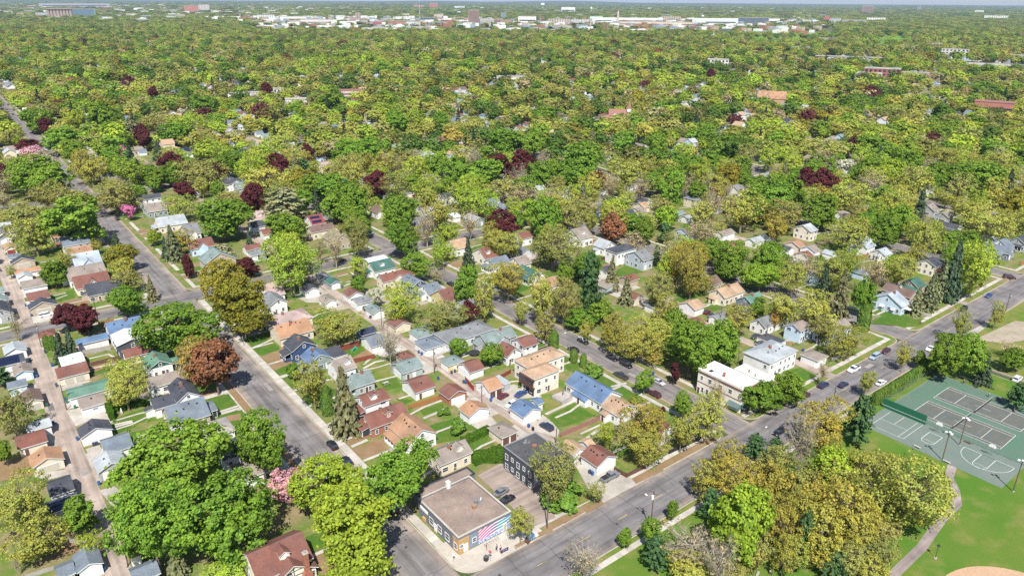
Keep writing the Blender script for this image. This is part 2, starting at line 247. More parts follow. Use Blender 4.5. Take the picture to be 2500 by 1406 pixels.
BUILDINGS = """
2.9|277.1|6.6|6.8|2.6|gy|lgray|white|garage||@~f10|0
0.6|267.8|8.4|7.4|2.6|gx|slate|white|garage|solar|@|0
3.3|258.0|5.3|7.2|2.6|gy|taupe|lblue|garage|door|@~l1|0
0.8|248.3|5.2|5.2|2.6|gx|bluegray|lblue|garage||@~l1|0
3.4|236.4|5.2|8.6|2.6|gy|brown|cream|garage|door|@~l1|0
2.9|217.3|6.0|5.4|2.8|gx|lgray|white|garage||@~l2|0
0.4|210.7|7.0|7.7|2.6|gx|rbrown|cream|garage|sidedoor|@~l2|0
2.4|198.4|7.5|6.9|2.6|gy|orange|cream|garage|door|@~l2|0
3.4|183.0|5.3|7.5|2.6|gx|slate|white|garage||@~l2|0
2.5|174.8|7.4|5.4|2.8|h|gray|gray|garage|solar2|@|0
4.1|150.7|5.0|6.3|2.7|gy|bluegray|white|garage|door|@~r0|0
-0.1|150.8|3.3|5|2.4|gx|bluegray|white|shed||@|0
13.4|284.6|5.2|7.1|2.4|h|rbrown|cream|garage||@~b1|0
16.8|256.6|6.9|8.6|2.8|gx|white|white|garage||@~b1|0
15.6|247.9|8.9|8.6|2.7|gx|rbrown|cream|garage|door2|@|0
17.8|230.8|11.8|7.4|3.0|gx|green|white|garage||@|0
17.0|223.1|6.9|7.6|2.7|gx|taupe|white|garage|sidewin|@~f1|0
14.9|205.6|8.0|6.1|2.7|gy|slate|white|garage|vents|@~b2|0
18.1|194.9|6.9|8.6|2.5|gx|bluegray|white|garage||@~b2|0
15.0|186.3|6.9|7.2|2.7|gy|lgray|gray|garage|door|@|0
14.3|161.5|5.2|8.2|2.6|gy|brown|white|garage|door|@~b3|0
12.4|148.2|2.6|5|2.4|gx|rbrown|white|shed||@|0
12.8|140.0|5.2|5.5|2.6|gx|bluegray|white|garage||@~f3|0
35.7|270.5|11.3|10.9|3.4|gx|blue|white|house|chim vents|@~b4|0
25.0|269.5|9.9|5.2|2.6|gx|blue|white|garage||@|0
34.7|257.6|9.5|11.1|5.2|gy|white|dgray|house||@|0
35.3|249.0|9.1|6.0|2.8|gx|rbrown|cream|house||@|0
38.3|235.6|7.8|9.1|3.6|gy|green|white|house|gdark porchE chim|@|0
38.0|223.0|11.6|7|3.0|gx|taupe|white|house||@~f5|0
39.7|210.2|7.0|11.5|3.8|gy|slate|white|house|vents chim|@~b6|0
33.7|209.2|7|7|3.0|gx|slate|white|house||@~l6|0
37.1|198.8|10.8|11.0|3.0|gx|bluegray|tan|house|vents porchE|@|0
41.9|185.2|7|8.7|3.2|h|ltaupe|white|house||@|0
41.3|172.6|7|8.9|3.2|gx|slate|white|house||@~f6|0
41.3|161.3|7|8.3|3.2|gx|taupe|white|house||@~f6|0
35.7|125.9|11.9|10.9|4.2|gx|rbrown|ivory|house|tudor chimfront dormer|half timbered ivory house with brown roof and tall brick chimney at the bottom edge|0
13.4|389.0|5.2|5.2|2.4|gx|bluegray|white|garage||@~f8|0
15.5|378.4|9.4|5.2|2.6|gy|slate|tan|garage|door|@~f8|0
15.7|362.9|9.8|5.2|2.5|gx|orange|white|garage||@~f8|0
14.0|356.8|5.8|5.2|2.4|gy|lgray|white|garage||@~f8|0
15.8|342.5|9.1|9|2.6|gx|taupe|white|garage||@~l10|0
15.4|326.3|7.7|9|2.6|gx|rbrown|white|garage||@~f10|0
15.6|314.7|9.6|6.0|2.7|gy|slate|tan|garage|door|@~f10|0
13.1|405.9|5.2|9|2.6|gy|tan|cream|garage|doorred|@~f8|0
12.9|423.4|5.2|5.2|2.6|gy|slate|white|garage|door|@~f8|0
15.0|447.1|5.2|7.8|2.6|gx|lgray|white|garage||@~b8|0
14.6|436.6|8.4|9|2.6|gy|gray|cream|garage||@|0
3.0|342.7|5.2|5.9|2.5|gx|graygreen|white|garage||@~l60|0
3.4|331.0|5.2|6.6|2.6|gy|graygreen|white|garage||@~f60|0
2.5|316.5|7|12.5|3.4|gy|slate|gray|house||@~f8|0
34.2|410.9|7|9.8|3.0|gx|orange|brick|house||@|0
38.2|387.6|11.7|12.5|5.0|gx|bluegray|white|house||@~b10|0
38.8|384.4|10.7|2.8|3.2|gx|slate|white|porch|||0
38.0|376.9|10.4|7|3.2|gx|orange|tan|house||@|0
38.0|358.6|11.0|12.5|3.6|gx|lbluegray|lblue|house|crossgable|@|0
34.9|341.3|14.7|12.5|3.6|gx|taupe|white|house|crossright|@~f10|0
34.9|328.7|13.1|11.7|3.2|gx|rbrown|cream|house|crossgable|@~b4|0
37.6|317.6|13.4|10.4|3.0|gx|slate|tan|house||@~f10|0
90.9|274.3|7|11.5|3.0|gx|pink|white|house||@|0
87.4|262.6|7|10.8|4.2|gy|gray|white|house||@~b11|0
85.7|245.1|16|10.3|3.2|h|pink|white|house|chim|@|0
82.9|234.4|12.8|10.7|3.0|gx|orange|cream|house|vents chim|@~b11|0
79.8|219.2|9.0|8.4|4.0|gy|slate|navy|house|chim|@|0
80.7|207.9|8.3|7.7|3.6|gy|blue|greengray|house|chim vents|@|0
88.2|209.7|5.1|8.4|2.8|f|slate|white|porch|||0
84.6|197.4|7|8.4|3.6|gx|taupe|white|house|dormer|@~b13|0
85.3|185.9|7|7.9|3.2|gx|graygreen|graygreen|house|chim|@|0
82.1|171.5|8.2|7.4|4.6|gx|rbrown|white|house|dormer chim|@|0
81.1|162.9|12.3|8.3|3.0|gx|rbrown|brick|house|dormer chim|@|0
83.6|150.9|9.1|11.0|3.6|gy|orange|white|house|vents|@|0
85.7|136.0|10.2|7|3.4|gx|taupe|cream|house|dormer chim|@|0
103.8|217.7|6.4|5.4|2.6|gx|navy|navy|garage||@|0
102.4|209.4|6.1|9|2.6|gx|bluegray|white|garage||@~f16|0
105.6|193.0|5.2|5.8|2.4|h|rbrown|cream|garage||@~b17|0
102.0|185.8|8.0|8.3|2.8|gx|graygreen|graygreen|garage|sidewin sidedoor|@|0
98.7|173.4|7.3|9.0|2.7|gx|rbrown|white|garage|sidedoor|@~f17|0
104.8|163.1|7.1|6.2|2.6|gy|rbrown|brick|garage|door|@|0
104.1|150.9|7.5|5.7|2.7|gy|orange|white|garage|door|@~f18|0
104.3|137.3|5.9|6.9|2.6|h|taupe|cream|garage|doorbrown|@|0
116.8|217.2|6.9|7.0|2.6|gy|rbrown|cream|garage||@~r16|0
119.3|204.7|7.3|7.9|2.8|h|graygreen|white|garage||@|0
116.8|196.1|7.7|8.4|2.7|h|bluegray|white|garage|door|@|0
131.0|195.3|20|10.5|3.4|h|gray|lgray|house|vents|@|0
137.3|185.2|13.1|8.3|3.4|gx|graygreen|gray|house|crossgable dormer chim|@|0
141.0|173.3|6.6|7.6|4.8|gx|rbrown|white|house||@|0
134.2|173.5|6.6|7|3.4|gy|rbrown|white|house||@~l21|0
136.2|159.7|16|7.6|6.0|h|tanroof|ivory|house|vents|@|0
130.3|152.3|10.6|7.0|6.2|h|tanroof|ivory|apartment|balcony|ivory apartment house with tan hip roof and brown glazed balcony|0
139.2|137.8|9.0|16.0|3.2|gy|blue|white|house|vents|@~r22|0
116.0|141.9|7.2|7.0|2.7|gy|blue|white|garage|door2|@|0
121.8|143.6|2.6|3.8|2.4|gx|blue|white|shed||@|0
137.9|125.5|8.3|7|3.2|gy|tanroof|white|house|vents|@~b24|0
143.6|121.8|2.5|4.2|2.8|h|tanroof|white|porch|||0
138.7|111.0|7|7|3.6|gy|rbrown|white|house||@~r24|0
113.8|119.0|5.2|5.6|2.6|gy|tanroof|white|garage||@~l24|0
118.7|118.6|2.6|4.5|2.3|gx|tanroof|white|shed||@|0
116.4|111.9|7.6|6.7|2.8|gy|rbrown|white|garage|door2 vents|@|0
116.2|160.2|5.6|8.1|2.6|gx|orange|white|garage|doorbrown|@~r18|0
121.5|160.6|2.4|6.0|2.5|f|lgray|gray|carport||grey metal carport beside the orange roofed double garage|0
118.5|173.3|5.9|7.8|2.7|gx|rbrown|white|garage||@~r25|0
115.9|180.6|6.3|5.9|2.6|h|graygreen|yellow|garage||@|0
101.3|118.5|10.7|15.3|6.6|f|blackroof|charcoal|flat||charcoal flat roofed apartment building beside the brown shop parking lot|0
76.2|115.2|14.6|16.9|4.6|f|brownroof|shopgray|shop||dark grey corner shop with flat brown roof and a wavy painted mural|0
77.9|126.1|15.7|3.5|3.8|f|brownroof|shopgray|annex|||0
171.6|113.1|7.9|16.1|8.2|f|whiteroof|ivory|whiteb||white flat roofed corner store with brown cornice and green awnings|0
185.0|112.5|5.4|11.4|4.6|f|whiteroof|ivory|annex2|||0
199.6|116.8|16|10.4|6.0|h|lgray|white|house|chim vents win2|@|0
214.8|109.7|6.5|6.7|2.8|h|taupe|white|garage||@|0
214.3|125.8|5.9|7.9|3.0|f|slate|white|garage||@|0
207.9|126.4|3.8|2.8|2.6|gx|slate|white|shed||@|0
236.8|161.8|13.2|8.4|3.6|gx|tanroof|cream|house|chim|@|0
235.5|149.2|9.3|8.9|4.2|gx|green|bluegraywall|house|chim|@|0
233.8|148.2|9.0|6.3|3.0|gx|slate|bluegraywall|porch|||0
216.0|162.5|6.2|8.5|2.8|gx|tanroof|white|garage||@~l30|0
205.4|163.7|6.6|6.8|2.6|gy|rbrown|white|garage||nearest @~l30|0
203.5|151.3|5.6|7.3|2.6|gx|rbrown|white|garage||@~f30|0
198.0|154.6|5.1|7.9|2.6|gy|rbrown|white|garage||second @~l30|0
216.1|149.5|7.2|5.2|2.5|gx|gray|white|garage||@~f30|0
214.7|176.0|5.2|6.4|2.6|f|gray|tan|garage||@|0
204.2|171.8|5.2|6.2|2.8|h|gray|gray|garage||@|0
241.6|173.6|7|7.6|3.2|gx|brown|tan|house||@~l30|0
280.9|116.7|7|12.5|3.6|gx|lbluegray|lblue|house|chim awn|@|0
294.1|119.4|7|12.0|3.2|gy|brown|tan|house|chimcream|@~l32|0
307.5|120.2|7|8.4|3.0|gx|dgreen|tan|house||@|0
335.7|126.4|7|8.5|4.8|gx|slate|ivory|house|porchbrown|@|0
386.5|116.9|7.7|12.5|3.2|gy|bluegray|bluegraywall|house||@|0
394.6|118.7|7|9.5|3.6|gx|bluegray|white|house||@~b34|0
407.3|115.3|7|9.0|3.4|gx|slate|gray|house||@~l49|0
236.8|221.2|13.5|8.2|6.0|h|slate|white|house|win2|@|0
238.2|211.0|7|11.8|4.8|gx|gray|lbluegray|house||@|0
239.4|234.4|8.7|7.9|3.6|gy|lgray|white|house||@~l35|0
239.0|252.6|9.4|12.5|4.2|gx|taupe|white|house|dormer|@~r48|0
216.7|269.0|7|7.8|3.6|gx|rbrown|white|house||@~b48|0
185.5|258.3|7|12.3|3.6|gx|rbrown|ivory|house|dormer|@|0
184.1|246.7|9.8|8.7|3.4|gx|bluegray|white|house||@~r36|0
192.6|241.1|6.8|9.4|3.4|gx|taupe|cream|house||@~f48|0
187.1|226.6|7|12.5|3.6|gy|dgreen|white|house||@|0
185.5|213.4|7|8.4|3.2|gx|orange|cream|house||@~f48|0
142.6|283.7|10.1|7|3.2|gx|white|white|house||@|0
139.3|273.2|10.5|10.4|3.4|gx|dgreen|white|house|dormer|@|0
138.6|258.3|15.3|7|3.4|gx|rbrown|cream|house|crossgable|@~l39|0
140.9|247.0|7|10.5|4.0|gy|bluegray|bluewall|house|vents|@|0
142.6|236.8|7|9.4|3.4|gx|bluegray|white|house|crossgable|@|0
143.0|226.0|7|12.1|3.4|gx|rbrown|yellow|house|crossgable|@|0
144.8|214.0|7|9.1|3.2|gx|gray|white|house||@~r39|0
115.5|279.2|5.2|7.5|2.5|gy|gray|gray|garage||@~l40|0
115.8|271.1|5.2|6.7|2.5|gy|dgreen|gray|garage|door|@|0
104.7|269.9|6.1|8.9|2.7|gy|slate|white|garage|door|@~l40|0
105.5|253.8|5.2|7.2|2.5|gy|taupe|white|garage||@~f40|0
116.3|253.4|6.7|6.4|2.7|gy|rbrown|white|garage||@~r40|0
115.6|244.9|6.6|7.0|2.7|gx|gray|white|garage||@~r40|0
115.8|233.9|5.2|7.7|2.5|gy|graygreen|white|garage|door|@~b16|0
102.1|335.3|3.5|7.2|2.6|gx|rbrown|white|garage||@~f58|0
101.4|326.0|3.5|5.7|2.6|gx|gray|white|garage||@~f42|0
85.1|351.1|11.1|9.6|3.4|gx|rbrown|lblue|house|crossgable|@|0
85.1|324.9|13.8|10.9|4.2|gy|graygreen|tan|house||@|0
87.9|377.0|7.3|12.5|3.6|gx|gray|white|house|crossgable|@~r41|0
83.9|399.3|14.5|12.5|3.4|gx|lgray|cream|house||@~f41|0
84.4|433.4|11.2|12.5|3.2|gx|taupe|greengray|house||@|0
86.0|453.9|13.0|7.7|5.0|gx|slate|white|house||@|0
118.8|370.0|7.1|8.8|2.8|gx|slate|white|garage||@~f42|0
122.7|379.6|7|10.2|4.0|gx|pink|cream|house|dormer|@|0
118.3|355.2|5.2|8.5|2.6|gx|rbrown|white|garage||@~f42|0
106.0|335.3|4.0|6.2|2.8|gx|rbrown|cream|garage||@~f42|0
105.1|326.1|3.5|6.9|2.6|gx|gray|gray|garage||@~f42|0
144.4|354.4|7.5|11.5|3.8|gx|redbrown|white|house|solar|@|0
141.5|340.1|12.8|7.4|3.8|gx|brown|cream|house||@|0
140.9|319.9|10.3|12.5|4.2|gy|olive|tan|house||@|0
189.8|318.6|11.4|12.0|3.4|gx|gray|gray|house||@~f52|0
215.9|310.1|7.2|10.3|3.2|gy|lgray|greengray|house||@~r47|0
211.5|324.2|5.2|9|2.6|gx|white|white|garage||@~r47|0
230.1|355.7|16.0|7|4.6|gx|slate|white|house|crossgable|@|0
280.0|281.6|7|7|3.6|gx|slate|bluewall|house||@|0
299.9|269.1|5.2|8.8|2.8|gx|taupe|white|garage||@~r45|0
303.1|256.9|5.9|9.0|2.8|gx|taupe|white|garage||nearest @~b35|0
312.2|252.5|3.7|7.2|2.8|gx|graygreen|greengray|garage||second @~f67|0
309.9|275.4|5.4|8.6|2.8|gx|tan|cream|garage||@~r45|0
337.8|188.6|7|10.1|5.0|gx|lgray|ivory|house|win2|@|0
316.5|181.1|5.2|8.4|2.8|gx|orange|cream|garage||@~f46|0
316.0|172.5|5.2|8.5|2.8|gx|taupe|white|garage||@~f46|0
308.3|181.8|5.2|9|2.8|gy|slate|white|garage||@~f46|0
304.9|168.9|5.2|9|2.8|gx|rbrown|white|garage||@~f46|0
318.4|163.8|5.2|5.6|2.8|gy|lgray|white|garage||@~f46|0
338.9|159.6|8.6|10.5|4.0|gx|lbluegray|white|house|dormer|@|0
337.8|149.0|7|7.4|3.0|gx|lbluegray|white|house||@|0
434.6|170.5|7|9.5|3.4|gx|taupe|gray|house|crossgable|@|0
427.4|159.2|7|8.1|3.4|gx|taupe|gray|house||@|0
409.0|148.6|7|10.5|3.0|gy|slate|white|house||@~b33|0
227.4|135.3|16|7|3.2|gx|gray|white|house||@~f31|0
231.6|123.9|16|6.9|4.8|gx|taupe|lblue|house||@|0
238.5|116.8|16|6.9|3.2|gx|taupe|lblue|house||@~r29|0
295.7|322.4|7|8.5|3.6|gx|slate|white|house||@~l45|0
286.8|340.9|7.3|7.7|3.2|gx|lgray|greengray|house||@~r59|0
215.5|345.4|5.2|7.0|2.6|gy|tan|white|garage||@|0
316.1|252.1|3.7|5.2|2.8|gx|graygreen|greengray|garage||nearest @~f67|0
314.2|243.8|10|5.2|2.8|gx|lgray|white|garage||@~f67|0
305.0|213.8|10|6.2|2.8|gx|taupe|white|garage||@~b30|0
306.9|197.1|8.4|6.3|2.8|gx|lgray|white|garage||@~l46|0
289.8|200.3|7.8|5.2|2.8|gx|rbrown|tan|garage||@~b30|0
376.7|209.5|7|7|3.4|gx|bluegray|white|house||@~b46|0
408.2|229.1|7|7|3.2|gy|lgray|white|house||@~b46|0
483.4|176.5|7|12.5|3.6|gx|bluegray|white|house||@~f68|0
206.1|477.4|15|9.5|4.6|gx|pink|ivory|house|crossgable|white gabled house with pinkish brown roof between crimson and green trees|0
138.8|465.0|15|9.5|4.6|gx|slate|white|house|crossgable|white two storey house with slate roof in a gap of the left woods|0
139.4|586.9|15|9.5|4.6|gx|slate|white|house|crossgable solar|white house with solar panelled slate roof left of the woods|0
433.0|570.3|15|9.5|4.6|gx|slate|lblue|house|crossgable|bright blue house with navy roof among trees in the middle|0
339.9|532.7|15|9.5|4.6|gx|slate|white|house|crossgable|white gabled house with slate roof by the pink tree|0
433.6|698.8|15|9.5|4.6|gx|slate|white|house|crossgable|pale house with dark roof under evergreens in the upper middle|0
205|182.8|6.5|6.5|2.7|gy|rbrown|cream|garage||@~f35|1
205|198.0|6.5|6.5|2.7|gy|taupe|gray|garage||@~f35|1
218|198.0|6.5|6.5|2.7|gx|rbrown|tan|garage||@~f35|1
283.5|150.8|9.3|11.7|3.3|gx|taupe|lblue|house||@~f46|1
306|142.4|6.5|6.5|2.7|gy|bluegray|lblue|garage||@~l32|1
218|211.7|6.5|6.5|2.7|gx|slate|white|garage||@~l35|1
284.4|167.4|8.8|11.0|3.6|gx|slate|tan|house|dormer|@|1
205|253.9|6.5|6.5|2.7|gy|bluegray|lgray|garage||@|1
182.6|276.8|9.1|10.4|3.6|gx|tanroof|white|house||@~l36|1
385.2|138.6|8.4|10.4|5.0|gx|bluegray|cream|house||@~b33|1
420|113.9|6.5|6.5|2.7|gy|graygreen|gray|garage||@|1
407|127.7|6.5|6.5|2.7|gx|lgray|white|garage||@~b34|1
285.2|222.4|8.4|9.6|5.0|gx|brown|lblue|house|crossgable|@|1
319|197.5|6.5|6.5|2.7|gx|rbrown|lgray|garage||@~l46|1
420|126.8|6.5|6.5|2.7|gx|bluegray|tan|garage||@~b34|1
441.1|123.8|9.2|11.7|3.3|gy|taupe|tan|house|dormer|@|1
306|225.4|6.5|6.5|2.7|gx|taupe|tan|garage||@~f67|1
283.8|250.7|8.9|10.3|3.3|gx|brown|lblue|house||@|1
384.6|179.1|9.0|9.0|5.0|h|tanroof|lblue|house||@|1
283.9|262.6|8.4|11.5|3.6|gx|slate|tan|house||@~r45|1
385.2|195.0|8.5|9.2|3.6|h|taupe|white|house|crossgable|@|1
420|170.0|6.5|6.5|2.7|gx|brown|cream|garage||@~r56|1
407|182.1|6.5|6.5|2.7|gx|gray|tan|garage||@|1
182.8|354.6|8.3|9.8|3.3|gy|brown|white|house||@|1
239.2|313.1|9.2|10.7|3.3|gx|bluegray|white|house||@~f59|1
205|342.4|6.5|6.5|2.7|gx|lgray|lgray|garage||@|1
420|183.9|6.5|6.5|2.7|gy|rbrown|lgray|garage||@~f56|1
486.7|137.1|9.3|10.6|3.6|gx|brown|gray|house||@|1
340.8|248.6|8.5|9.0|3.3|gy|rbrown|white|house|dormer|@|1
319|266.3|6.5|6.5|2.7|gx|tanroof|white|garage||@~f67|1
183.2|368.2|8.0|9.5|3.3|gy|slate|white|house||@~f66|1
239.8|326.6|8.1|11.8|3.6|gx|bluegray|tan|house|dormer|@|1
384.2|221.4|8.6|9.4|3.3|gx|lgray|cream|house||@~b46|1
420|196.3|6.5|6.5|2.7|gx|brown|lblue|garage||@|1
205|357.6|6.5|6.5|2.7|gy|taupe|lblue|garage||@~l52|1
486.6|153.5|8.5|10.7|3.3|gx|lgray|tan|house|crossgable|@|1
341.3|263.3|8.4|9.3|5.0|h|bluegray|cream|house||@|1
319|281.3|6.5|6.5|2.7|gy|slate|white|garage||@~r45|1
443.3|193.3|8.1|10.7|3.3|gy|gray|cream|house|crossgable|@|1
282.7|313.3|8.9|11.0|5.0|gx|lgray|white|house|crossgable|@|1
205|371.2|6.5|6.5|2.7|gy|lgray|white|garage||@~r44|1
218|370.7|6.5|6.5|2.7|gy|rbrown|white|garage||@~b52|1
508|156.5|6.5|6.5|2.7|gy|taupe|gray|garage||@~r55|1
384.2|251.4|8.4|11.2|5.0|gx|tanroof|lgray|house||@~r69|1
205|384.9|6.5|6.5|2.7|gy|taupe|lblue|garage||@~b44|1
441.8|208.8|8.4|10.3|5.0|gy|lgray|gray|house||@|1
420|226.1|6.5|6.5|2.7|gx|bluegray|white|garage||@~b46|1
521|155.9|6.5|6.5|2.7|gx|taupe|white|garage||@~f57|1
218|383.6|6.5|6.5|2.7|gx|bluegray|cream|garage||@~f62|1
240.7|367.7|9.3|11.3|3.6|gy|taupe|white|house|dormer|@~b47|1
384.9|265.3|8.6|10.3|3.6|gx|gray|white|house|crossgable|@~r69|1
319|316.1|6.5|6.5|2.7|gy|gray|white|garage||@~b45|1
37.2|527.0|8.4|10.8|5.0|gx|gray|white|house|dormer|@|1
117|467.9|6.5|6.5|2.7|gx|taupe|gray|garage||@~r58|1
487.2|193.7|8.7|10.7|3.3|h|slate|white|house|crossgable|@|1
16|544.6|6.5|6.5|2.7|gy|brown|white|garage||@~b8|1
140.3|453.1|9.3|9.9|3.6|gx|graygreen|gray|house|crossgable|@|1
306|330.2|6.5|6.5|2.7|gy|bluegray|white|garage||@~b45|1
241.0|380.6|8.4|10.1|3.3|gx|bluegray|white|house||@~b47|1
508|183.0|6.5|6.5|2.7|gy|brown|white|garage||@~l55|1
218|400.1|6.5|6.5|2.7|gy|lgray|white|garage||@~f62|1
385.3|276.7|8.2|10.6|5.0|gy|bluegray|white|house|crossgable|@|1
319|328.1|6.5|6.5|2.7|gx|bluegray|cream|garage||@~b45|1
340.5|313.1|8.7|10.5|3.3|gy|bluegray|white|house|dormer|@~l67|1
205|413.9|6.5|6.5|2.7|gy|bluegray|lblue|garage||@~l66|1
544.2|164.8|8.8|9.3|3.3|gy|lgray|lgray|house|crossgable|@|1
117|482.3|6.5|6.5|2.7|gy|taupe|lgray|garage||@|1
37.7|541.6|8.6|10.1|5.0|gx|bluegray|white|house||@~b8|1
521|183.9|6.5|6.5|2.7|gx|brown|cream|garage||@~l55|1
218|413.0|6.5|6.5|2.7|gx|taupe|gray|garage||@~f66|1
240.5|397.1|9.1|11.8|5.0|gx|bluegray|cream|house||@~r62|1
82.1|515.1|9.5|10.6|3.6|gy|taupe|cream|house||@~l60|1
205|427.0|6.5|6.5|2.7|gx|graygreen|white|garage||@~l66|1
420|267.7|6.5|6.5|2.7|gy|tanroof|tan|garage||@~f63|1
284.3|369.0|9.0|11.4|3.3|gy|gray|tan|house||@|1
319|343.4|6.5|6.5|2.7|gx|bluegray|tan|garage||@~b45|1
407|279.7|6.5|6.5|2.7|gx|tanroof|cream|garage||@~r69|1
139.4|479.3|9.5|10.4|3.3|gy|bluegray|white|house|dormer|@~r58|1
306|356.0|6.5|6.5|2.7|gy|lgray|white|garage||@~r59|1
36.7|556.0|9.5|10.2|3.3|gy|gray|gray|house||@~b8|1
181.5|450.6|8.2|9.3|3.6|gy|lgray|gray|house|dormer|@|1
239.6|410.0|9.1|11.4|3.6|gx|taupe|white|house|crossgable|@|1
82.4|526.7|8.6|11.5|3.6|gx|gray|white|house|dormer|@|1
420|279.9|6.5|6.5|2.7|gx|bluegray|lblue|garage||@~l63|1
440.8|264.7|8.5|11.9|3.3|h|bluegray|gray|house||@|1
341.0|340.4|8.4|9.2|5.0|gy|taupe|cream|house|dormer|@~f70|1
205|441.2|6.5|6.5|2.7|gy|tanroof|tan|garage||@~l66|1
104|518.1|6.5|6.5|2.7|gx|tanroof|lblue|garage||@|1
384.8|312.8|8.5|10.4|5.0|gy|taupe|white|house||@|1
37.0|570.6|9.1|11.0|5.0|gx|taupe|cream|house|dormer|@~b8|1
306|372.0|6.5|6.5|2.7|gx|rbrown|white|garage||@~r59|1
508|224.9|6.5|6.5|2.7|gy|slate|lblue|garage||@|1
239.6|424.3|8.3|11.6|3.6|gx|rbrown|lgray|house|dormer|@|1
218|441.0|6.5|6.5|2.7|gy|tanroof|white|garage||@~l66|1
80.7|543.1|8.6|11.9|5.0|gx|tanroof|lgray|house||@~b41|1
442.6|276.9|9.4|9.9|3.3|gx|bluegray|lgray|house|dormer|@|1
484.5|248.9|9.4|10.9|3.3|h|lgray|white|house|dormer|@|1
384.2|324.9|8.6|11.1|3.3|gx|bluegray|gray|house|crossgable|@|1
521|225.2|6.5|6.5|2.7|gx|rbrown|cream|garage||@~r61|1
38.0|584.4|9.3|9.4|3.6|h|brown|cream|house||@|1
306|386.3|6.5|6.5|2.7|gx|taupe|white|garage||@~b59|1
587.9|179.4|8.4|12.0|5.0|gy|graygreen|lgray|house|crossgable|@|1
508|239.1|6.5|6.5|2.7|gx|tanroof|gray|garage||@|1
183.8|479.2|9.5|9.4|5.0|gx|taupe|white|house|dormer|@|1
240.4|438.0|8.3|10.7|3.6|h|brown|lgray|house|dormer|@|1
81.1|556.1|9.3|10.3|3.6|gy|lgray|white|house||@~l60|1
407|315.8|6.5|6.5|2.7|gx|rbrown|gray|garage||@|1
282.8|410.3|9.5|9.6|3.3|h|gray|white|house||@|1
541.7|222.2|9.2|11.1|3.6|gy|bluegray|lblue|house||@|1
104|546.1|6.5|6.5|2.7|gy|tanroof|cream|garage||@~l60|1
521|238.1|6.5|6.5|2.7|gx|bluegray|lblue|garage||@~r65|1
384.1|340.5|9.3|11.1|3.3|gy|brown|white|house|crossgable|@|1
486.8|264.8|8.1|12.0|5.0|gy|bluegray|cream|house|dormer|@|1
420|315.8|6.5|6.5|2.7|gy|bluegray|gray|garage||@|1
306|400.1|6.5|6.5|2.7|gx|lgray|white|garage||@~b59|1
508|251.9|6.5|6.5|2.7|gy|graygreen|white|garage||@~l65|1
38.7|599.2|8.8|10.3|5.0|gx|graygreen|tan|house|dormer|@|1
407|327.9|6.5|6.5|2.7|gy|rbrown|tan|garage||@~l67|1
587.5|195.0|8.1|11.3|3.6|gy|lgray|cream|house||@~l64|1
117|543.7|6.5|6.5|2.7|gx|taupe|gray|garage||@~b60|1
82.6|569.6|8.5|10.5|3.6|h|rbrown|lblue|house||@|1
319|398.4|6.5|6.5|2.7|gx|taupe|tan|garage||@~b59|1
"""
